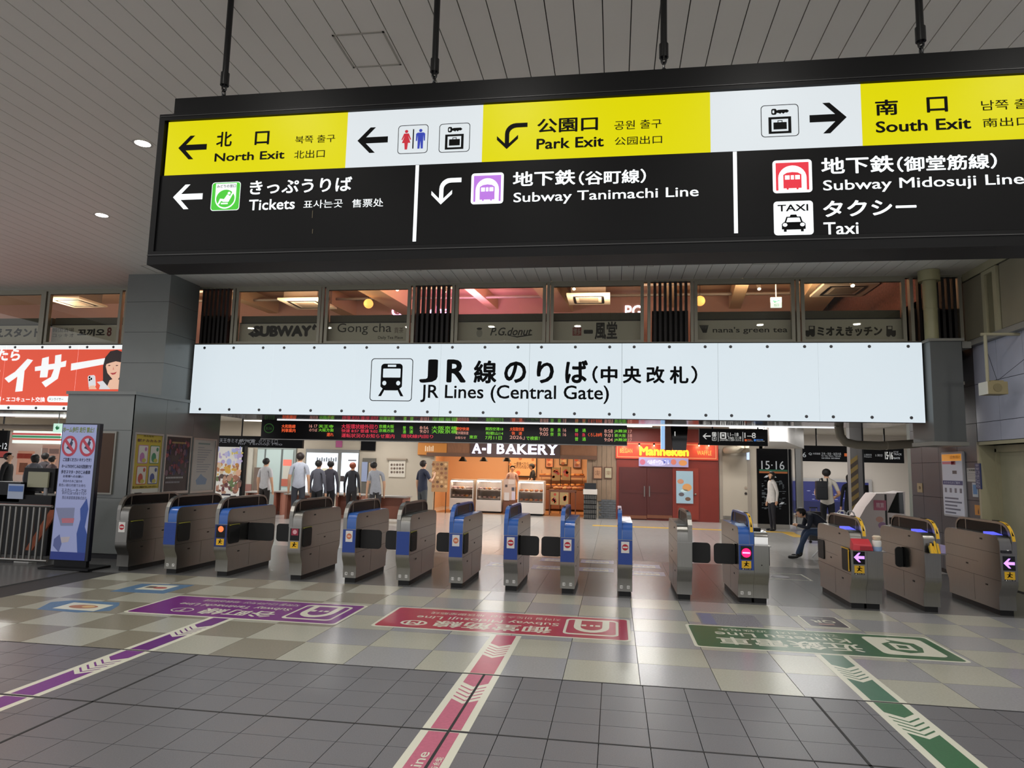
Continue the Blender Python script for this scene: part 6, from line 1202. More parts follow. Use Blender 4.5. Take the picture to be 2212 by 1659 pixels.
# ------------------------------------------------------------------ standing digital sign, rail, staff counter at the left
t = thing('digital_sign', (-7.7, 9.05, 0), 'tall standing digital sign with two red prohibition circles and lines of text', 'digital sign')
DS = facing(8.95); dm_ = mat('digital_sign_face', '8f97c0', .25, emit=.22); ax0, ax1 = -7.955, -7.345
MB().box(ax0, ax1, 8.95, 9.02, .12, 2.07, mat('sign_navy_case', '10121e', .3)).build('case', t, bev=.008); MB().box(ax0 - .08, ax1 + .1, 8.85, 9.3, 0, .03, BLACK).build('foot', t, bev=.006); MB().box(ax0 + .05, ax1 - .05, 8.99, 9.05, .03, .2, BLACK).build('stem', t)
MB().rect(DS, ax0 + .015, .16, ax1 - .045, 2.05, dm_, .002).build('screen', t)
DR = C('a83448', .4, .15); DI = C('2c3050', .4, .02); zt = lambda x, y: ry(x / 4.879, 900 + y / 4.879, 8.95)
MB().rect(DS, ax0 + .015, .13, ax1 - .045, .24, C('283a88', .4, .05), .003).poly(DS, [(ax1 - .045, .24), (ax1 - .17, .24), (ax1 - .21, .5), (ax1 - .17, .7), (ax1 - .19, .85), (ax1 - .1, 1.0), (ax1 - .06, .85), (ax1 - .09, .6), (ax1 - .045, .5)], C('34509a', .4, .06), .003).build('blue_swoosh', t)
for cx in (735, 922):
    o = zt(cx, 310); q = MB(); q.poly(DS, arc(o.x, o.z, .125, .15, 0, 345, 23), C('b0b4cc', .4, .15), .003).poly(DS, [(o.x - .05, o.z - .03), (o.x, o.z + .04), (o.x + .02, o.z + .09), (o.x + .05, o.z + .05), (o.x + .03, o.z - .02), (o.x + .06, o.z - .09), (o.x - .0, o.z - .05)], DI, .0035).poly(DS, arc(o.x + .035, o.z + .1, .02, .024, 0, 330, 10), DI, .0038)
    q.ring(DS, arc(o.x, o.z, .125, .15, 0, 345, 23), arc(o.x, o.z, .09, .112, 0, 345, 23), DR, .004).poly(DS, [(o.x - .09, o.z + .07), (o.x - .06, o.z + .1), (o.x + .09, o.z - .07), (o.x + .06, o.z - .1)], DR, .0042); q.build('prohibition_mark', t)
for (s, x0, y0, x1, y1, m, of) in (('ホーム歩行 走行 禁止！！', 665, 165, 1030, 112, C('6a7a30', .4, .2), .03), ('ご注意ください キケンです！', 665, 470, 965, 438, DI, .03), ('ホームでのかけこみは大変危険です', 650, 540, 968, 508, DI, .03), ('歩きスマホ・かけこみ乗車', 645, 600, 955, 568, DI, .03), ('お客様へのお願い', 665, 640, 880, 618, DI, .02), ('安全のためご協力を', 665, 690, 870, 668, DI, .01), ('黄色い線の内側でお待ち', 620, 735, 905, 712, DI, .0), ('エスカレーターでは', 650, 788, 915, 762, DI, .01), ('手すりにおつかまり下さい', 655, 820, 915, 796, DI, .01), ('西日本旅客鉄道株式会社', 655, 868, 915, 842, DI, .0)):
    p, r = zt(x0, y0), zt(x1, y1); MB().text(DS, s, p.x, p.z, r.x, r.z, m, .004, of).build('lettering', t, keep=True)
q = MB(); P2 = lambda pts: [(zt(*p).x, zt(*p).z) for p in pts]
q.poly(DS, P2([(590, 960), (790, 960), (770, 1150), (640, 1150)]), C('7a80a0', .4, .1), .0032).poly(DS, P2([(650, 1070), (785, 1070), (775, 1120), (655, 1120)]), C('b06a78', .4, .12), .0036).poly(DS, P2([(560, 1360), (570, 1290), (630, 1240), (650, 1340), (620, 1430)]), C('5a6498', .4, .08), .0032).poly(DS, P2([(640, 1270), (740, 1265), (720, 1320), (650, 1330)]), C('b0a8b0', .4, .12), .0034); q.build('picture', t)
t = thing('steel_railing', (-9.0, 9.25, 0), 'low steel railing of upright bars at the far left in front of the staff counter', 'railing')
for i in range(13): X = -9.55 + i * .1; MB().cyl((X, 9.25, .04), (X, 9.25, .84), .017, STEEL, n=8).build('bar', t)
for z in (.05, .84): MB().cyl((-9.6, 9.25, z), (-8.25, 9.25, z), .022, STEEL, n=8).build('rail', t)
t = thing('orange_banner', (-8.7, 9.5, 0), 'orange slanted banner pole showing behind the steel railing', 'banner'); MB().hexa([(-8.78, 9.4, .17), (-8.66, 9.4, .17), (-8.66, 9.43, .17), (-8.78, 9.43, .17)], [(-8.42, 9.4, .78), (-8.28, 9.4, .78), (-8.28, 9.43, .78), (-8.42, 9.43, .78)], mat('orange_cloth', 'a85a3c', .6)).build('strip', t); MB().cyl((-8.72, 9.42, 0), (-8.72, 9.42, .2), .012, STEEL).build('pole', t); MB().box(-8.85, -8.6, 9.3, 9.45, 0, .04, WHITEP).build('base', t)
t = thing('staff_counter', (-9.6, 10.2, 0), 'black staff counter with screens and notices behind the steel railing', 'counter'); YC = 10.0
MB().box(-11.5, -8.95, YC, YC + .6, 0, .95, BLACK).build('counter', t, bev=.01); pb('screen_box', t, -30, 1042, 45, 1082, YC, BLACK, .3); pb('screen_box', t, 48, 1012, 120, 1060, YC + .1, BLACK, .2)
o = pb('notice_card', t, 15, 1046, 52, 1077, YC - .03, C('9aa4b8', .5, .1), .01); pb('card_print', o, 18, 1050, 50, 1061, YC - .036, C('4a6aa8', .5, .05), .005)
pb('paper_tray', t, 58, 1020, 105, 1052, YC + .06, mat('tray_cream', '9a9880', .5), .03); p = ry(81, 1088, YC - .04); MB().lathe((p.x, YC + .1, .95), [(.03, 0), (.032, .15), (.014, .19), (.014, .22)], mat('sanitiser_grey', '8a8a8c', .4), 14).build('pump_bottle', t, smooth=True)
# convenience store and its strip sign
t = thing('store_front', (-17, 18.2, 0), 'bright convenience store front with red, green and orange stripes at the far left', 'shop front'); YV = 18.2
pb('wall', t, -60, 935, 140, 1160, YV, mat('store_wall', 'c8b0a4', .5, emit=.12), .1); sg_ = pb('light_box', t, 26, 932, 132, 957, YV - .1, C('e8f0ea', .4, .75), .1)
for (y0, y1, h) in ((937, 939, 'c85050'), (942, 945, '4a9a70'), (948, 950, 'c86a58')): pb('stripe', sg_, 26, y0, 132, y1, YV - .11, C(h, .4, .4), .01)
for (x0, y0, x1, y1, h) in ((34, 975, 74, 1025, 'c89078'), (84, 962, 130, 1040, 'b08a7c'), (88, 968, 104, 982, 'd8d0c8'), (106, 970, 128, 980, 'c0b4b0'), (36, 980, 70, 990, 'b85a50'), (40, 1000, 60, 1020, '9a7a68')): pb('poster', t, x0, y0, x1, y1, YV - .02, C(h, .5, .15), .02)
t = thing('track_sign', (-17.6, 16.5, 1), 'black panel reading 12 at the left edge of the picture', 'sign'); pb('panel', t, -60, 930, 17, 988, 16.5, BP, .08); pb('red_line', t, -60, 975, 17, 986, 16.49, C('8a3430', .5, .15), .01); pt('·12', t, 0, 957, 16, 970, 16.49, PW, .01); MB().cyl((-16.5, 16.54, 2.0), (-16.5, 16.54, 2.95), .02, BLACK).build('hanger', t)
t = thing('green_exit_sign', (-12.2, 13.6, 2.0), 'small green and white lit exit sign left of the grey block', 'exit sign'); pb('face', t, 114, 915, 134, 934, 13.0, C('c8f0dc', .4, .8), .06); pt('⇐', t, 119, 919, 129, 929, 12.995, C('1f8a50', .4, .3), .03); o = ry(124, 915, 13.0); MB().cyl((o.x, 13.03, o.z), (o.x, 13.03, 3.0), .01, WHITEP).build('stem', t)
for py in (897, 922): 
    p = ry(60, py, 13.2 if py < 900 else 15.5)
t = thing('left_ceiling_pipe', (-14, 15.0, 2.3), 'long pale pipe under the ceiling at the far left', 'pipe'); p = ry(60, 922, 14.5); MB().cyl((-18, 14.5, p.z), (-11.5, 14.5, p.z + .0), .06, mat('pale_pipe', 'a89888', .5)).build('pipe', t, smooth=True); MB().cyl((-15, 14.5, p.z), (-15, 14.5, 3.0), .01, STEEL).build('hanger', t); MB().cyl((-12.5, 14.5, p.z), (-12.5, 14.5, 3.0), .01, STEEL).build('hanger', t)

# ------------------------------------------------------------------ left concourse: poster light box, overhead sign, shop windows, tables
t = thing('poster_light_box', (-9.5, 16, 0), 'lit poster stand with yellow, lilac and pink figures beside the grey block', 'poster'); YB = 16.0
pb('case', t, 462, 964, 529, 1080, YB, BLACK, .15); a = ry(495, 1080, YB); MB().box(a.x - .5, a.x + .5, YB, YB + .15, 0, a.z, BLACK).build('foot', t); pb('print', t, 464, 966, 523, 1076, YB - .01, C('d8d4cc', .4, .45), .01); q = MB()
random.seed(77)
for i in range(110):
    v = random.random(); x = 467 + 53 * random.random(); y = 968 + 96 * v
    pal = ('d8c468', 'c4c0de', 'aeb4de', 'd0c8e4', 'b8a8d0') if v < .35 else (('d8ac50', 'e0b090', 'c89048', 'd8c0a0', 'b87850') if v < .6 else ('6a7a50', 'a87058', '6a3c40', '5a4a44', '8a6458', 'b89078'))
    pblob(q, x, y, 2 + 5 * random.random(), 2 + 5 * random.random(), YB - .01, C(random.choice(pal), .5, .35), .002 + .00006 * i)
q.build('figure_print', t); pb('caption', t, 478, 1067, 498, 1070, YB - .015, C('3a3448'), .004)
t = thing('overhead_sign', (-11, 17.4, 1.98), 'long black overhead sign with faint white station names at the left', 'sign'); pb('case', t, 430, 944, 654, 964, 17.4, BP, .1); pt('天王寺ミオ プラザ館　のりかえ口', t, 474, 949, 600, 956, 17.39, C('8a8c94', .5, .1)); pt('for Tennoji Mio', t, 514, 957, 610, 962, 17.39, C('8a8c94', .5, .1)); pt('新今宮', t, 516, 950, 552, 955, 17.385, C('a0a2a8', .5, .15)); o = ry(640, 950, 17.4); MB().cyl((o.x, 17.45, o.z), (o.x, 17.45, 2.95), .02, BLACK).build('hanger', t); o = ry(520, 944, 17.4); MB().cyl((o.x, 17.45, o.z), (o.x, 17.45, 2.95), .02, BLACK).build('hanger', t)
zw = lambda x, y: (470 + x / 8.296, 890 + y / 8.296)
t = thing('glass_shop_window', (-13, BW, 0), 'pale green-grey glazed shop window with a red sale card at the left', 'shop window')
pb('frame', t, 548, 968, 640, 1100, BW - .06, mat('shopfit_grey', '8c9490', .5), .06); pb('pane', t, 551, 972, 634, 1062, BW - .09, mat('pale_green_glass', 'a8b8b4', .15, emit=.12), .02); pb('mullion', t, 569, 970, 572, 1062, BW - .1, mat('shopfit_dark', '5a605e', .5), .02); pb('mullion', t, 606, 970, 608, 1062, BW - .1, mat('shopfit_dark', '5a605e', .5), .02)
pb('white_column', t, 532, 968, 547, 1048, BW - .12, mat('column_cream', 'b8b4a8', .5), .06); pb('sale_card', t, 611, 993, 630, 1006, BW - .11, C('e07060', .5, .3), .01); pb('poster', t, 609, 1006, 631, 1050, BW - .108, C('b8b4a8', .5, .1), .01); pb('red_goods', t, 607, 1035, 628, 1050, BW - .115, C('a85a48', .5, .1), .02); pb('goods_shelf', t, 546, 1010, 566, 1062, BW - .12, C('6a5a50', .5, .05), .03); pb('side_board', t, 526, 1046, 543, 1062, BW - .13, C('8a6058'), .03)
t = thing('bright_shop_window', (-9.5, BW, 0), 'brilliant white lit shop window with grey lettering in the concourse', 'shop window')
pb('frame', t, 655, 972, 776, 1070, BW - .06, mat('shopfit_frame', '7c7c7a', .5), .06); WG = C('dce8f2', .3, .95); pb('pane', t, 658, 979, 730, 1064, BW - .08, WG, .02); pb('pane', t, 734, 979, 774, 1064, BW - .08, WG, .02); [pb('print_stroke', t, 684 + 5 * k_, 988 + 2 * (k_ % 2), 687 + 5 * k_, 997, BW - .09, C('6a7078', .5, .2), .004) for k_ in range(9)]; pb('print_line', t, 752, 993, 770, 996, BW - .09, C('8a8a90', .5, .2), .004); pb('dark_card', t, 735, 1028, 744, 1040, BW - .09, C('3a3030'), .01); pb('floral', t, 694, 1012, 718, 1034, BW - .085, C('c8c4a8', .5, .5), .005); o = ry(731, 960, BW); pb('pink_badge', t, 725, 952, 739, 966, BW - .03, C('a04a78', .5, .1), .03)
t = thing('narrow_door', (-7.6, BW, 0), 'narrow dark door with coloured posters beside the white shop window', 'door'); pb('leaf', t, 779, 990, 812, 1078, BW - .06, C('5c5850'), .06); pb('poster', t, 780, 998, 794, 1040, BW - .08, C('8a94b0', .5, .1), .02); pb('poster', t, 795, 1000, 808, 1044, BW - .08, C('9a8468', .5, .1), .02); pb('black_lintel', t, 779, 951, 811, 973, BW - .07, BP, .07); pb('red_strip', t, 809, 1000, 812, 1062, BW - .09, C('7a4440'), .02)
t = thing('wall_menu', (-6.9, BW, 1), 'white wall menu board with dark food photographs beside the bakery', 'menu board'); pb('board', t, 839, 994, 876, 1030, BW - .04, C('c0b8aa', .5, .1), .04); q = MB(); [pblob(q, 846 + 6 * (k % 5), 1004 + 8 * (k // 5), 2.6, 2.6, BW - .04, C(('5a4a40', '7a6a5c')[k % 2]), .003) for k in range(15)]; q.build('photos', t); pb('shelf', t, 835, 991, 878, 993, BW - .1, C('8a7a68'), .1)
tbl = mat('table_wood', '9a6250', .5); tgr = mat('table_grey_top', 'a09a94', .4)
def counter(lab, px0, px1, Y, ztop=.70, dep=.6, m=tbl):
    x0, x1 = ry(px0, 1065, Y).x, ry(px1, 1065, Y).x; t = thing('counter_table', ((x0 + x1) / 2, Y, 0), lab, 'table', 'counters in the concourse'); MB().box(x0, x1, Y, Y + dep, ztop - .04, ztop, tgr).build('top', t, bev=.006); MB().box(x0 + .04, x0 + .1, Y + .04, Y + dep - .04, 0, ztop - .04, m).build('end_panel', t); MB().box(x1 - .1, x1 - .04, Y + .04, Y + dep - .04, 0, ztop - .04, m).build('end_panel', t); MB().box(x0 + .1, x1 - .1, Y + dep * .4, Y + dep * .45, .1, ztop - .04, m).build('front_panel', t); return t
counter('reddish wooden counter in front of the glazed shop window', 527, 555, 18.6); counter('wooden counter with grey top before the white shop window, left of three', 613, 681, 18.2); counter('reddish counter before the narrow door, middle of three', 722, 755, 18.8); counter('reddish counter beside the leaning man in pale shirt', 757, 783, 18.8); counter('long pale-topped table beside the bakery menu', 812, 877, 18.0, .72)
counter('orange-brown wooden bench counter left of the white shop window', 588, 612, 19.4)
t = thing('paper_heap', (-8.9, 18.4, .7), 'small heap of white papers on the counter before the white window', 'papers'); o = ry(663, 1060, 18.4)
for k in range(3): MB().box(o.x - .22 + .03 * k, o.x + .2 - .02 * k, 18.3, 18.6, .701 + .012 * k, .712 + .012 * k, WHITEP).build('sheet', t)

# ================================================================== PEOPLE
def person(lab, loc, rz_, H, top, legs, hair, joints=None, skin='d8a888', shoes='1a1a1c', hem=.90, sleeve='short', hairstyle='short', cap=None, skirt=False):
    t = thing('person', loc, lab, 'person', None, rz_); k = H / 1.70
    J = dict(pelvis=(0, 0, .93), belly=(0, 0, 1.06), chest=(0, 0, 1.26), nb=(0, .01, 1.43), neck=(0, 0, 1.49), jaw=(0, -.028, 1.552), head=(0, -.008, 1.615), crown=(0, .004, 1.665))
    for s, n in ((-1, 'R'), (1, 'L')):
        J.update({'hip' + n: (s * .085, 0, .89), 'knee' + n: (s * .095, -.01, .49), 'ank' + n: (s * .10, .02, .085), 'heel' + n: (s * .10, .035, .035), 'toe' + n: (s * .11, -.15, .03), 'sh' + n: (s * .165, .005, 1.385), 'el' + n: (s * .225, .02, 1.10), 'wr' + n: (s * .235, -.04, .86), 'pm' + n: (s * .235, -.05, .79)})
    J.update(joints or {})
    Rr = dict(pelvis=.135, belly=.138, chest=.152, nb=.075, neck=.05, jaw=.062, head=.084, crown=.066)
    E = [('pelvis', 'belly'), ('belly', 'chest'), ('chest', 'nb'), ('nb', 'neck'), ('neck', 'jaw'), ('jaw', 'head'), ('head', 'crown')]
    reg = dict(pelvis='top', belly='top', chest='top', nb='top', neck='skin', jaw='skin', head='skin', crown='skin')
    for n in 'RL':
        Rr.update({'hip' + n: .098, 'knee' + n: .062, 'ank' + n: .042, 'heel' + n: .036, 'toe' + n: .034, 'sh' + n: .062, 'el' + n: .043, 'wr' + n: .028, 'pm' + n: .034})
        E += [('pelvis', 'hip' + n), ('hip' + n, 'knee' + n), ('knee' + n, 'ank' + n), ('ank' + n, 'heel' + n), ('heel' + n, 'toe' + n), ('nb', 'sh' + n), ('sh' + n, 'el' + n), ('el' + n, 'wr' + n), ('wr' + n, 'pm' + n)]
        reg.update({'hip' + n: 'legs', 'knee' + n: 'legs', 'ank' + n: 'legs', 'heel' + n: 'shoe', 'toe' + n: 'shoe', 'sh' + n: 'top', 'el' + n: 'top' if sleeve == 'long' else 'skin', 'wr' + n: 'top' if sleeve == 'long' else 'skin', 'pm' + n: 'skin'})
        pm, wr = Vector(J['pm' + n]), Vector(J['wr' + n]); d = (pm - wr).normalized(); s = -1 if n == 'R' else 1
        sd = Vector((0, -1, 0)) if abs(d.y) < .8 else Vector((0, 0, 1)); sd = (sd - d * sd.dot(d)).normalized(); pn = d.cross(sd)
        for i, (o, L) in enumerate(((-.024, .062), (-.008, .075), (.009, .072), (.025, .056))):
            b0 = pm + sd * o + d * .02; m_ = b0 + d * L * .55 - pn * s * .004; e_ = b0 + d * L * .95 - pn * s * .016
            for nm, p_, r_ in (('f%d' % i, m_, .0085), ('g%d' % i, e_, .0072)): J[nm + n] = tuple(p_); Rr[nm + n] = r_; reg[nm + n] = 'skin'
            E += [('pm' + n, 'f%d' % i + n), ('f%d' % i + n, 'g%d' % i + n)]
        th = pm + sd * -.034 - d * .005; J['th' + n] = tuple(th); Rr['th' + n] = .010; reg['th' + n] = 'skin'; J['ti' + n] = tuple(th + d * .04 - sd * .012); Rr['ti' + n] = .008; reg['ti' + n] = 'skin'
        E += [('wr' + n, 'th' + n), ('th' + n, 'ti' + n)]
    hd, jw = Vector(J['head']), Vector(J['jaw']); up = (Vector(J['crown']) - jw).normalized()
    fwd = Vector((J['jaw'][0] - J['crown'][0], J['jaw'][1] - J['crown'][1] - .02, 0)); fwd = (fwd - up * fwd.dot(up)); fwd = (Vector((0, -1, 0)) - up * Vector((0, -1, 0)).dot(up)).normalized() if 'face' not in J else (Vector(J.pop('face')) - up * 0).normalized()
    rt = fwd.cross(up).normalized()
    names = list(J); ix = {n: i for i, n in enumerate(names)}
    me = bpy.data.meshes.new('sk'); me.from_pydata([tuple(Vector(J[n]) * k) for n in names], [(ix[a], ix[b]) for a, b in E], [])
    ob = bpy.data.objects.new('sk', me); COL.objects.link(ob)
    md = ob.modifiers.new('skin', 'SKIN'); md.use_smooth_shade = True; sd_ = ob.modifiers.new('sub', 'SUBSURF'); sd_.levels = 1; sd_.render_levels = 1
    for i, n in enumerate(names):
        v = me.skin_vertices[0].data[i]; r = Rr[n] * k; v.radius = (r, r * (.78 if n in ('pelvis', 'belly', 'chest') else 1)); v.use_root = n == 'pelvis'
    dg = bpy.context.evaluated_depsgraph_get(); bm_ = bpy.data.meshes.new_from_object(ob.evaluated_get(dg)); bpy.data.objects.remove(ob)
    ms = {'top': mat('cloth_' + top, top, .8, noise=.06, nscale=20), 'legs': mat('cloth_' + legs, legs, .8, noise=.06, nscale=20), 'skin': mat('skin_' + skin, skin, .55), 'shoe': mat('shoe_' + shoes, shoes, .5)}
    order = list(ms); bm_.materials.clear(); [bm_.materials.append(ms[o]) for o in order]
    segs = [(Vector(J[a]) * k, Vector(J[b]) * k, a, b) for a, b in E]; idx = []
    for p in bm_.polygons:
        c = p.center; best = None
        for a, b, na, nb_ in segs:
            ab = b - a; u = max(0, min(1, (c - a).dot(ab) / max(ab.length_squared, 1e-9))); dd = (c - a - ab * u).length - .5 * (Rr[na] * (1 - u) + Rr[nb_] * u) * k
            if best is None or dd < best[0]: best = (dd, na, nb_, u)
        _, na, nb_, u = best; r = reg[na] if u < (.55 if not (na.startswith('sh') and sleeve == 'short') else .75) else reg[nb_]
        if na == 'nb' and nb_ == 'neck': r = 'top' if u < .35 else 'skin'
        if (na == 'hipR' or na == 'hipL' or na == 'pelvis') and c.z > hem * k and 'sit' not in lab: r = 'top'
        if na.startswith('ank') or na.startswith('heel'): r = 'shoe'
        idx.append(order.index(r))
    bm_.polygons.foreach_set('material_index', idx); bm_.polygons.foreach_set('use_smooth', [True] * len(idx)); bm_.name = 'body'
    body = bpy.data.objects.new('body', bm_); COL.objects.link(body); body.parent = t
    # hair: cap of an ellipsoid, open at the face
    HM = mat('hair_' + hair, hair, .6); q = MB(); c0 = (hd + up * .018 - fwd * .012) * k; n_, k_ = 18, 12; vs = []; fs = []
    for i in range(k_ + 1):
        for j in range(n_):
            th, ph = math.pi * i / k_, 2 * math.pi * j / n_; x_, y_, z_ = math.sin(th) * math.cos(ph), math.sin(th) * math.sin(ph), math.cos(th)
            dn = .0
            if hairstyle == 'bob' and z_ < 0: dn = z_ * .09
            if hairstyle == 'bun': dn = 0
            vs.append(c0 + (rt * x_ * .098 + fwd * y_ * .106 + up * (z_ * .094 + dn)) * k)
    for i in range(k_):
        for j in range(n_):
            th, ph = math.pi * (i + .5) / k_, 2 * math.pi * (j + .5) / n_; y_, z_ = math.sin(th) * math.sin(ph), math.cos(th)
            low = (-.82 if y_ < -.1 else -.42) if hairstyle != 'bob' else -.95
            if z_ < low or (y_ > .35 and z_ < .42): continue
            fs.append((i * n_ + j, i * n_ + (j + 1) % n_, (i + 1) * n_ + (j + 1) % n_, (i + 1) * n_ + j))
    q.add(vs, fs, HM); hobj = q.build('hair', t, smooth=True, local=True)
    # face: eyes, brows, nose, mouth, ears
    q = MB(); ek = mat('eye_dark', '1a1210', .3)
    for s in (-1, 1): q.ball((hd + fwd * .079 + rt * s * .031 + up * .0) * k, (.011 * k, .011 * k, .006 * k), ek, 8, 5)
    q.build('eyes', t, local=True); q = MB(); q.ball((jw + fwd * .060 + up * .006) * k, (.02 * k, .02 * k, .006 * k), mat('lip', 'a8605a', .5), 8, 5); q.build('mouth', t, local=True)
    q = MB(); q.ball((hd + fwd * .088 - up * .024) * k, (.012 * k, .016 * k, .019 * k), ms['skin'], 8, 6); q.build('nose', t, smooth=True, local=True)
    for s in (-1, 1): MB().ball((hd + rt * s * .084 - up * .012 + fwd * .002) * k, (.012 * k, .02 * k, .028 * k), ms['skin'], 8, 6).build('ear', t, smooth=True, local=True)
    if cap:
        CM = mat('cap_' + cap, cap, .7); q = MB(); c1 = (hd + up * .03 - fwd * .008) * k; vs = []; fs = []
        for i in range(7):
            for j in range(18): th, ph = math.pi * .5 * i / 6, 2 * math.pi * j / 18; vs.append(c1 + (rt * math.sin(th) * math.cos(ph) * .103 + fwd * math.sin(th) * math.sin(ph) * .112 + up * math.cos(th) * .09) * k)
        for i in range(6):
            for j in range(18): fs.append((i * 18 + j, i * 18 + (j + 1) % 18, (i + 1) * 18 + (j + 1) % 18, (i + 1) * 18 + j))
        q.add(vs, fs, CM); br = [c1 + (fwd * (.10 + .075 * math.sin(a)) + rt * .09 * math.cos(a) + up * (-.004 - .012 * math.sin(a))) * k for a in [math.pi * i / 8 for i in range(9)]]; q.add(br + [p - up * .006 for p in br], [tuple(range(9)), tuple(range(17, 8, -1))], CM); q.build('cap', t, smooth=True, local=True)
    return t
R90 = math.pi / 2
def at(px, Y): return (ry(px, 1050, Y).x, Y, 0)
person('woman in a loose white blouse and black trousers standing before the black platform board', at(1667, 20.1), -R90 * .85, 1.60, 'd8d4d0', '1c1d26', '17120f', dict(elL=(.235, .06, 1.12), wrL=(.22, .04, .90), pmL=(.21, .03, .83)), hem=.80, sleeve='long', hairstyle='bob')
person('person in white T-shirt with a black backpack seen from behind', at(1786, 17.6), math.pi * .93, 1.70, 'cfc8bc', '14151a', '120e0c', dict(head=(.0, -.03, 1.61), jaw=(0, -.055, 1.55), crown=(0, -.02, 1.66), elR=(-.27, .02, 1.12), wrR=(-.2, -.22, 1.04), pmR=(-.18, -.29, 1.03), elL=(.25, -.02, 1.12), wrL=(.2, -.2, 1.0), pmL=(.18, -.27, .99)), hem=.88)
bp = at(1768, 17.6); t = thing('backpack', (bp[0], 17.38, .95), 'black rectangular backpack worn by the person in white T-shirt', 'backpack'); bkm = mat('backpack_black', '15161a', .6)
MB().box(bp[0] - .13, bp[0] + .13, 17.28, 17.44, .98, 1.42, bkm).build('bag', t, bev=.035, smooth=True); MB().box(bp[0] - .1, bp[0] + .1, 17.25, 17.28, 1.0, 1.25, bkm).build('front_pocket', t, bev=.015); MB().tube([(bp[0] - .04, 17.36, 1.42), (bp[0] - .03, 17.36, 1.47), (bp[0] + .03, 17.36, 1.47), (bp[0] + .04, 17.36, 1.42)], .01, bkm, 6).build('handle', t)
for s in (.04, .16): MB().tube([(bp[0] + s, 17.44, 1.40), (bp[0] + s + .03, 17.55, 1.48), (bp[0] + s + .05, 17.72, 1.38)], .016, bkm, 6).build('strap', t)
sc_ = at(1758, 17.0); t = thing('suitcase', (sc_[0], 17.0, 0), 'black upright suitcase standing beside the backpacker', 'suitcase'); MB().box(sc_[0] - .14, sc_[0] + .14, 16.95, 17.15, .06, .72, mat('suitcase_black', '101013', .3)).build('shell', t, bev=.03, smooth=True)
for s in (-.1, .1): MB().cyl((sc_[0] + s, 17.0, .03), (sc_[0] + s, 17.06, .03), .03, RUBBER).build('wheel', t); MB().cyl((sc_[0] + s * .7, 17.1, .7), (sc_[0] + s * .7, 17.1, .80), .008, STEEL, n=6).build('handle_tube', t)
MB().box(sc_[0] - .09, sc_[0] + .09, 17.085, 17.115, .79, .815, RUBBER).build('grip', t)
person('person in long black coat behind the hazard-striped post', at(1836, 18.8), math.pi, 1.58, '101013', '101013', '0e0c0c', hem=.5, sleeve='long', hairstyle='bob')
# seated, bent-over figure on a white tubular chair, facing left
sl = (ry(1752, 1180, 13.9).x + .33, 13.9, 0)
person('person sitting bent forward in navy jacket, jeans and black boots behind the wide gate', sl, -R90 * 1.02, 1.66, '1d2230', '2c3d58', '171314', dict(pelvis=(0, 0, .50), belly=(0, -.08, .62), chest=(0, -.24, .76), nb=(0, -.38, .84), neck=(0, -.43, .85), jaw=(0, -.50, .80), head=(0, -.52, .86), crown=(0, -.54, .915), hipR=(-.09, -.02, .50), hipL=(.09, -.02, .50), kneeR=(-.13, -.42, .52), kneeL=(.13, -.42, .52), ankR=(-.13, -.50, .10), ankL=(.14, -.62, .10), heelR=(-.13, -.49, .04), heelL=(.14, -.61, .04), toeR=(-.14, -.68, .035), toeL=(.15, -.80, .035), shR=(-.17, -.36, .80), shL=(.17, -.36, .80), elR=(-.22, -.42, .60), elL=(.22, -.42, .60), wrR=(-.10, -.56, .62), wrL=(.10, -.56, .62), pmR=(-.05, -.60, .63), pmL=(.05, -.60, .64)), sleeve='long', shoes='101011')
t = thing('folding_chair', (sl[0], sl[1], 0), 'white tubular folding chair under the person sitting behind the wide gate', 'chair'); wt = mat('white_tube', 'c8c8cc', .35)
for s in (-.2, .2):
    y = sl[1] + s; x = sl[0]; MB().tube([(x - .26, y, .015), (x + .12, y, .42), (x + .22, y, .86)], .012, wt, 8).build('leg', t); MB().tube([(x + .30, y, .015), (x - .14, y, .42)], .012, wt, 8).build('leg', t); 
MB().box(sl[0] - .16, sl[0] + .18, sl[1] - .2, sl[1] + .2, .385, .40, mat('seat_black', '18181a', .6)).build('seat', t, bev=.006); MB().tube([(sl[0] + .22, sl[1] - .2, .86), (sl[0] + .24, sl[1] - .14, .91), (sl[0] + .24, sl[1] + .14, .91), (sl[0] + .22, sl[1] + .2, .86)], .012, wt, 8).build('back_rail', t)
wk = ry(1830, 1108, 14.6); t = thing('walking_frame', (wk.x, 14.6, 0), 'white walking frame with two looped handles behind the wide gate', 'walking frame')
for s in (-.07, .07): MB().tube([(wk.x + s - .09, 14.6, 0), (wk.x + s - .09, 14.6, .78), (wk.x + s - .05, 14.6, .87), (wk.x + s, 14.6, .88), (wk.x + s + .05, 14.6, .84), (wk.x + s + .13, 14.6, .6), (wk.x + s + .13, 14.6, 0)], .013, wt, 8).build('frame_loop', t, smooth=True)
MB().cyl((wk.x - .16, 14.6, .4), (wk.x + .2, 14.6, .4), .01, wt).build('cross_bar', t)
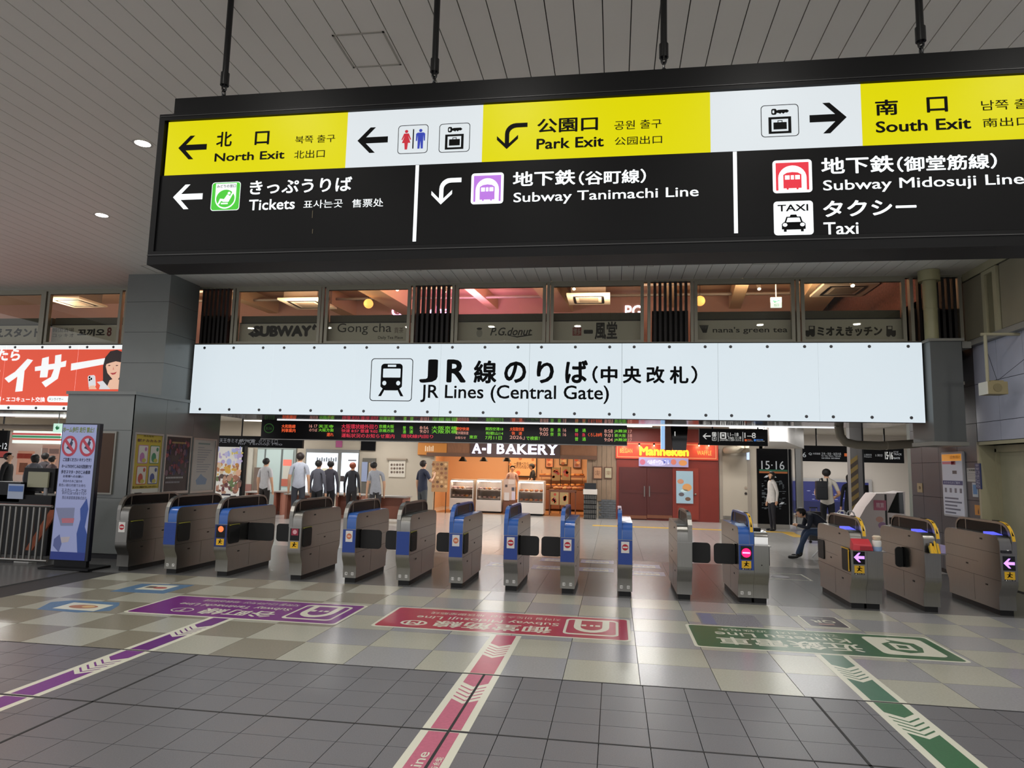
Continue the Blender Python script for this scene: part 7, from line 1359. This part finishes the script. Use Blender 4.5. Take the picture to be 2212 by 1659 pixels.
# bakery staff
person('clerk in black cap and black shirt looking down behind the bread case', at(1150, 24.5), -R90 * .8, 1.68, '17171a', '17171a', '14100e', dict(elL=(.22, -.08, 1.12), wrL=(.12, -.28, 1.04), pmL=(.1, -.35, 1.02), elR=(-.22, -.08, 1.12), wrR=(-.12, -.28, 1.04), pmR=(-.1, -.35, 1.02), jaw=(0, -.06, 1.55), head=(0, -.045, 1.61), crown=(0, -.03, 1.66)), cap='121214')
person('clerk in a pale pink shirt behind the bakery till', at(1106, 24.4), .2, 1.60, 'c8a8a0', '2a2624', '16100e', sleeve='long')
# customers at the counters on the left
person('person in white T-shirt and black trousers seen from behind at the left counters', at(572, 17.6), math.pi * .95, 1.64, 'c4c2c4', '2a2422', '1a1614', hem=.86)
person('tall person in pale blue-white shirt by the white shop window edge', at(645, 16.8), math.pi * 1.1, 1.80, 'b4b8c4', '3a3c44', '241814', hem=.88)
person('person in grey jacket before the white shop window, left of a close pair', at(686, 17.1), math.pi * .95, 1.62, '5c5c66', '15151a', '16120f', hem=.88, sleeve='long')
person('person in dark grey jacket before the white shop window, right of a close pair', at(712, 17.75), math.pi * 1.05, 1.61, '46444e', '131318', '100d0c', hem=.86, sleeve='long')
person('person with red-brown hair and dark top with white collar by the shop window', at(760, 18.3), math.pi, 1.58, '33343a', '2c2a2c', '8a4024', hem=.86, sleeve='long')
person('person in pale shirt leaning right beside the pale-topped table', at(812, 17.6), math.pi * 1.15, 1.62, 'a8aab2', '3c3a3c', '171311', dict(chest=(.03, 0, 1.26), nb=(.07, .0, 1.42), neck=(.085, 0, 1.48), jaw=(.09, -.03, 1.54), head=(.09, -.01, 1.605), crown=(.09, .0, 1.655)), hem=.84)
person('broad person in navy top and grey trousers beside the bakery menu stand', at(913, 18.2), math.pi * .8, 1.68, '2c3044', '4a4c4e', '2a1c16', dict(elR=(-.3, -.04, 1.14), wrR=(-.24, -.2, 1.3), pmR=(-.2, -.24, 1.36)), hem=.9)
# far left
person('person in black at the left edge in front of the store', at(12, 14.2), math.pi * .6, 1.62, '121214', '16161a', '1a1412', sleeve='long')
person('person with bobbed black hair and grey top facing the store', at(70, 15.2), math.pi * 1.05, 1.60, '6c6e76', '2a2a2e', '0e0c0c', hairstyle='bob', sleeve='long')
person('person with dark hair beside the standing digital sign, nearer the store, left of a pair', at(92, 16.4), math.pi, 1.64, '4a4448', '222226', '171210', sleeve='long')
person('person with dark hair beside the standing digital sign, right of a pair', at(108, 15.9), math.pi * .9, 1.57, '5a4a4c', '222226', '120e0d', sleeve='long')
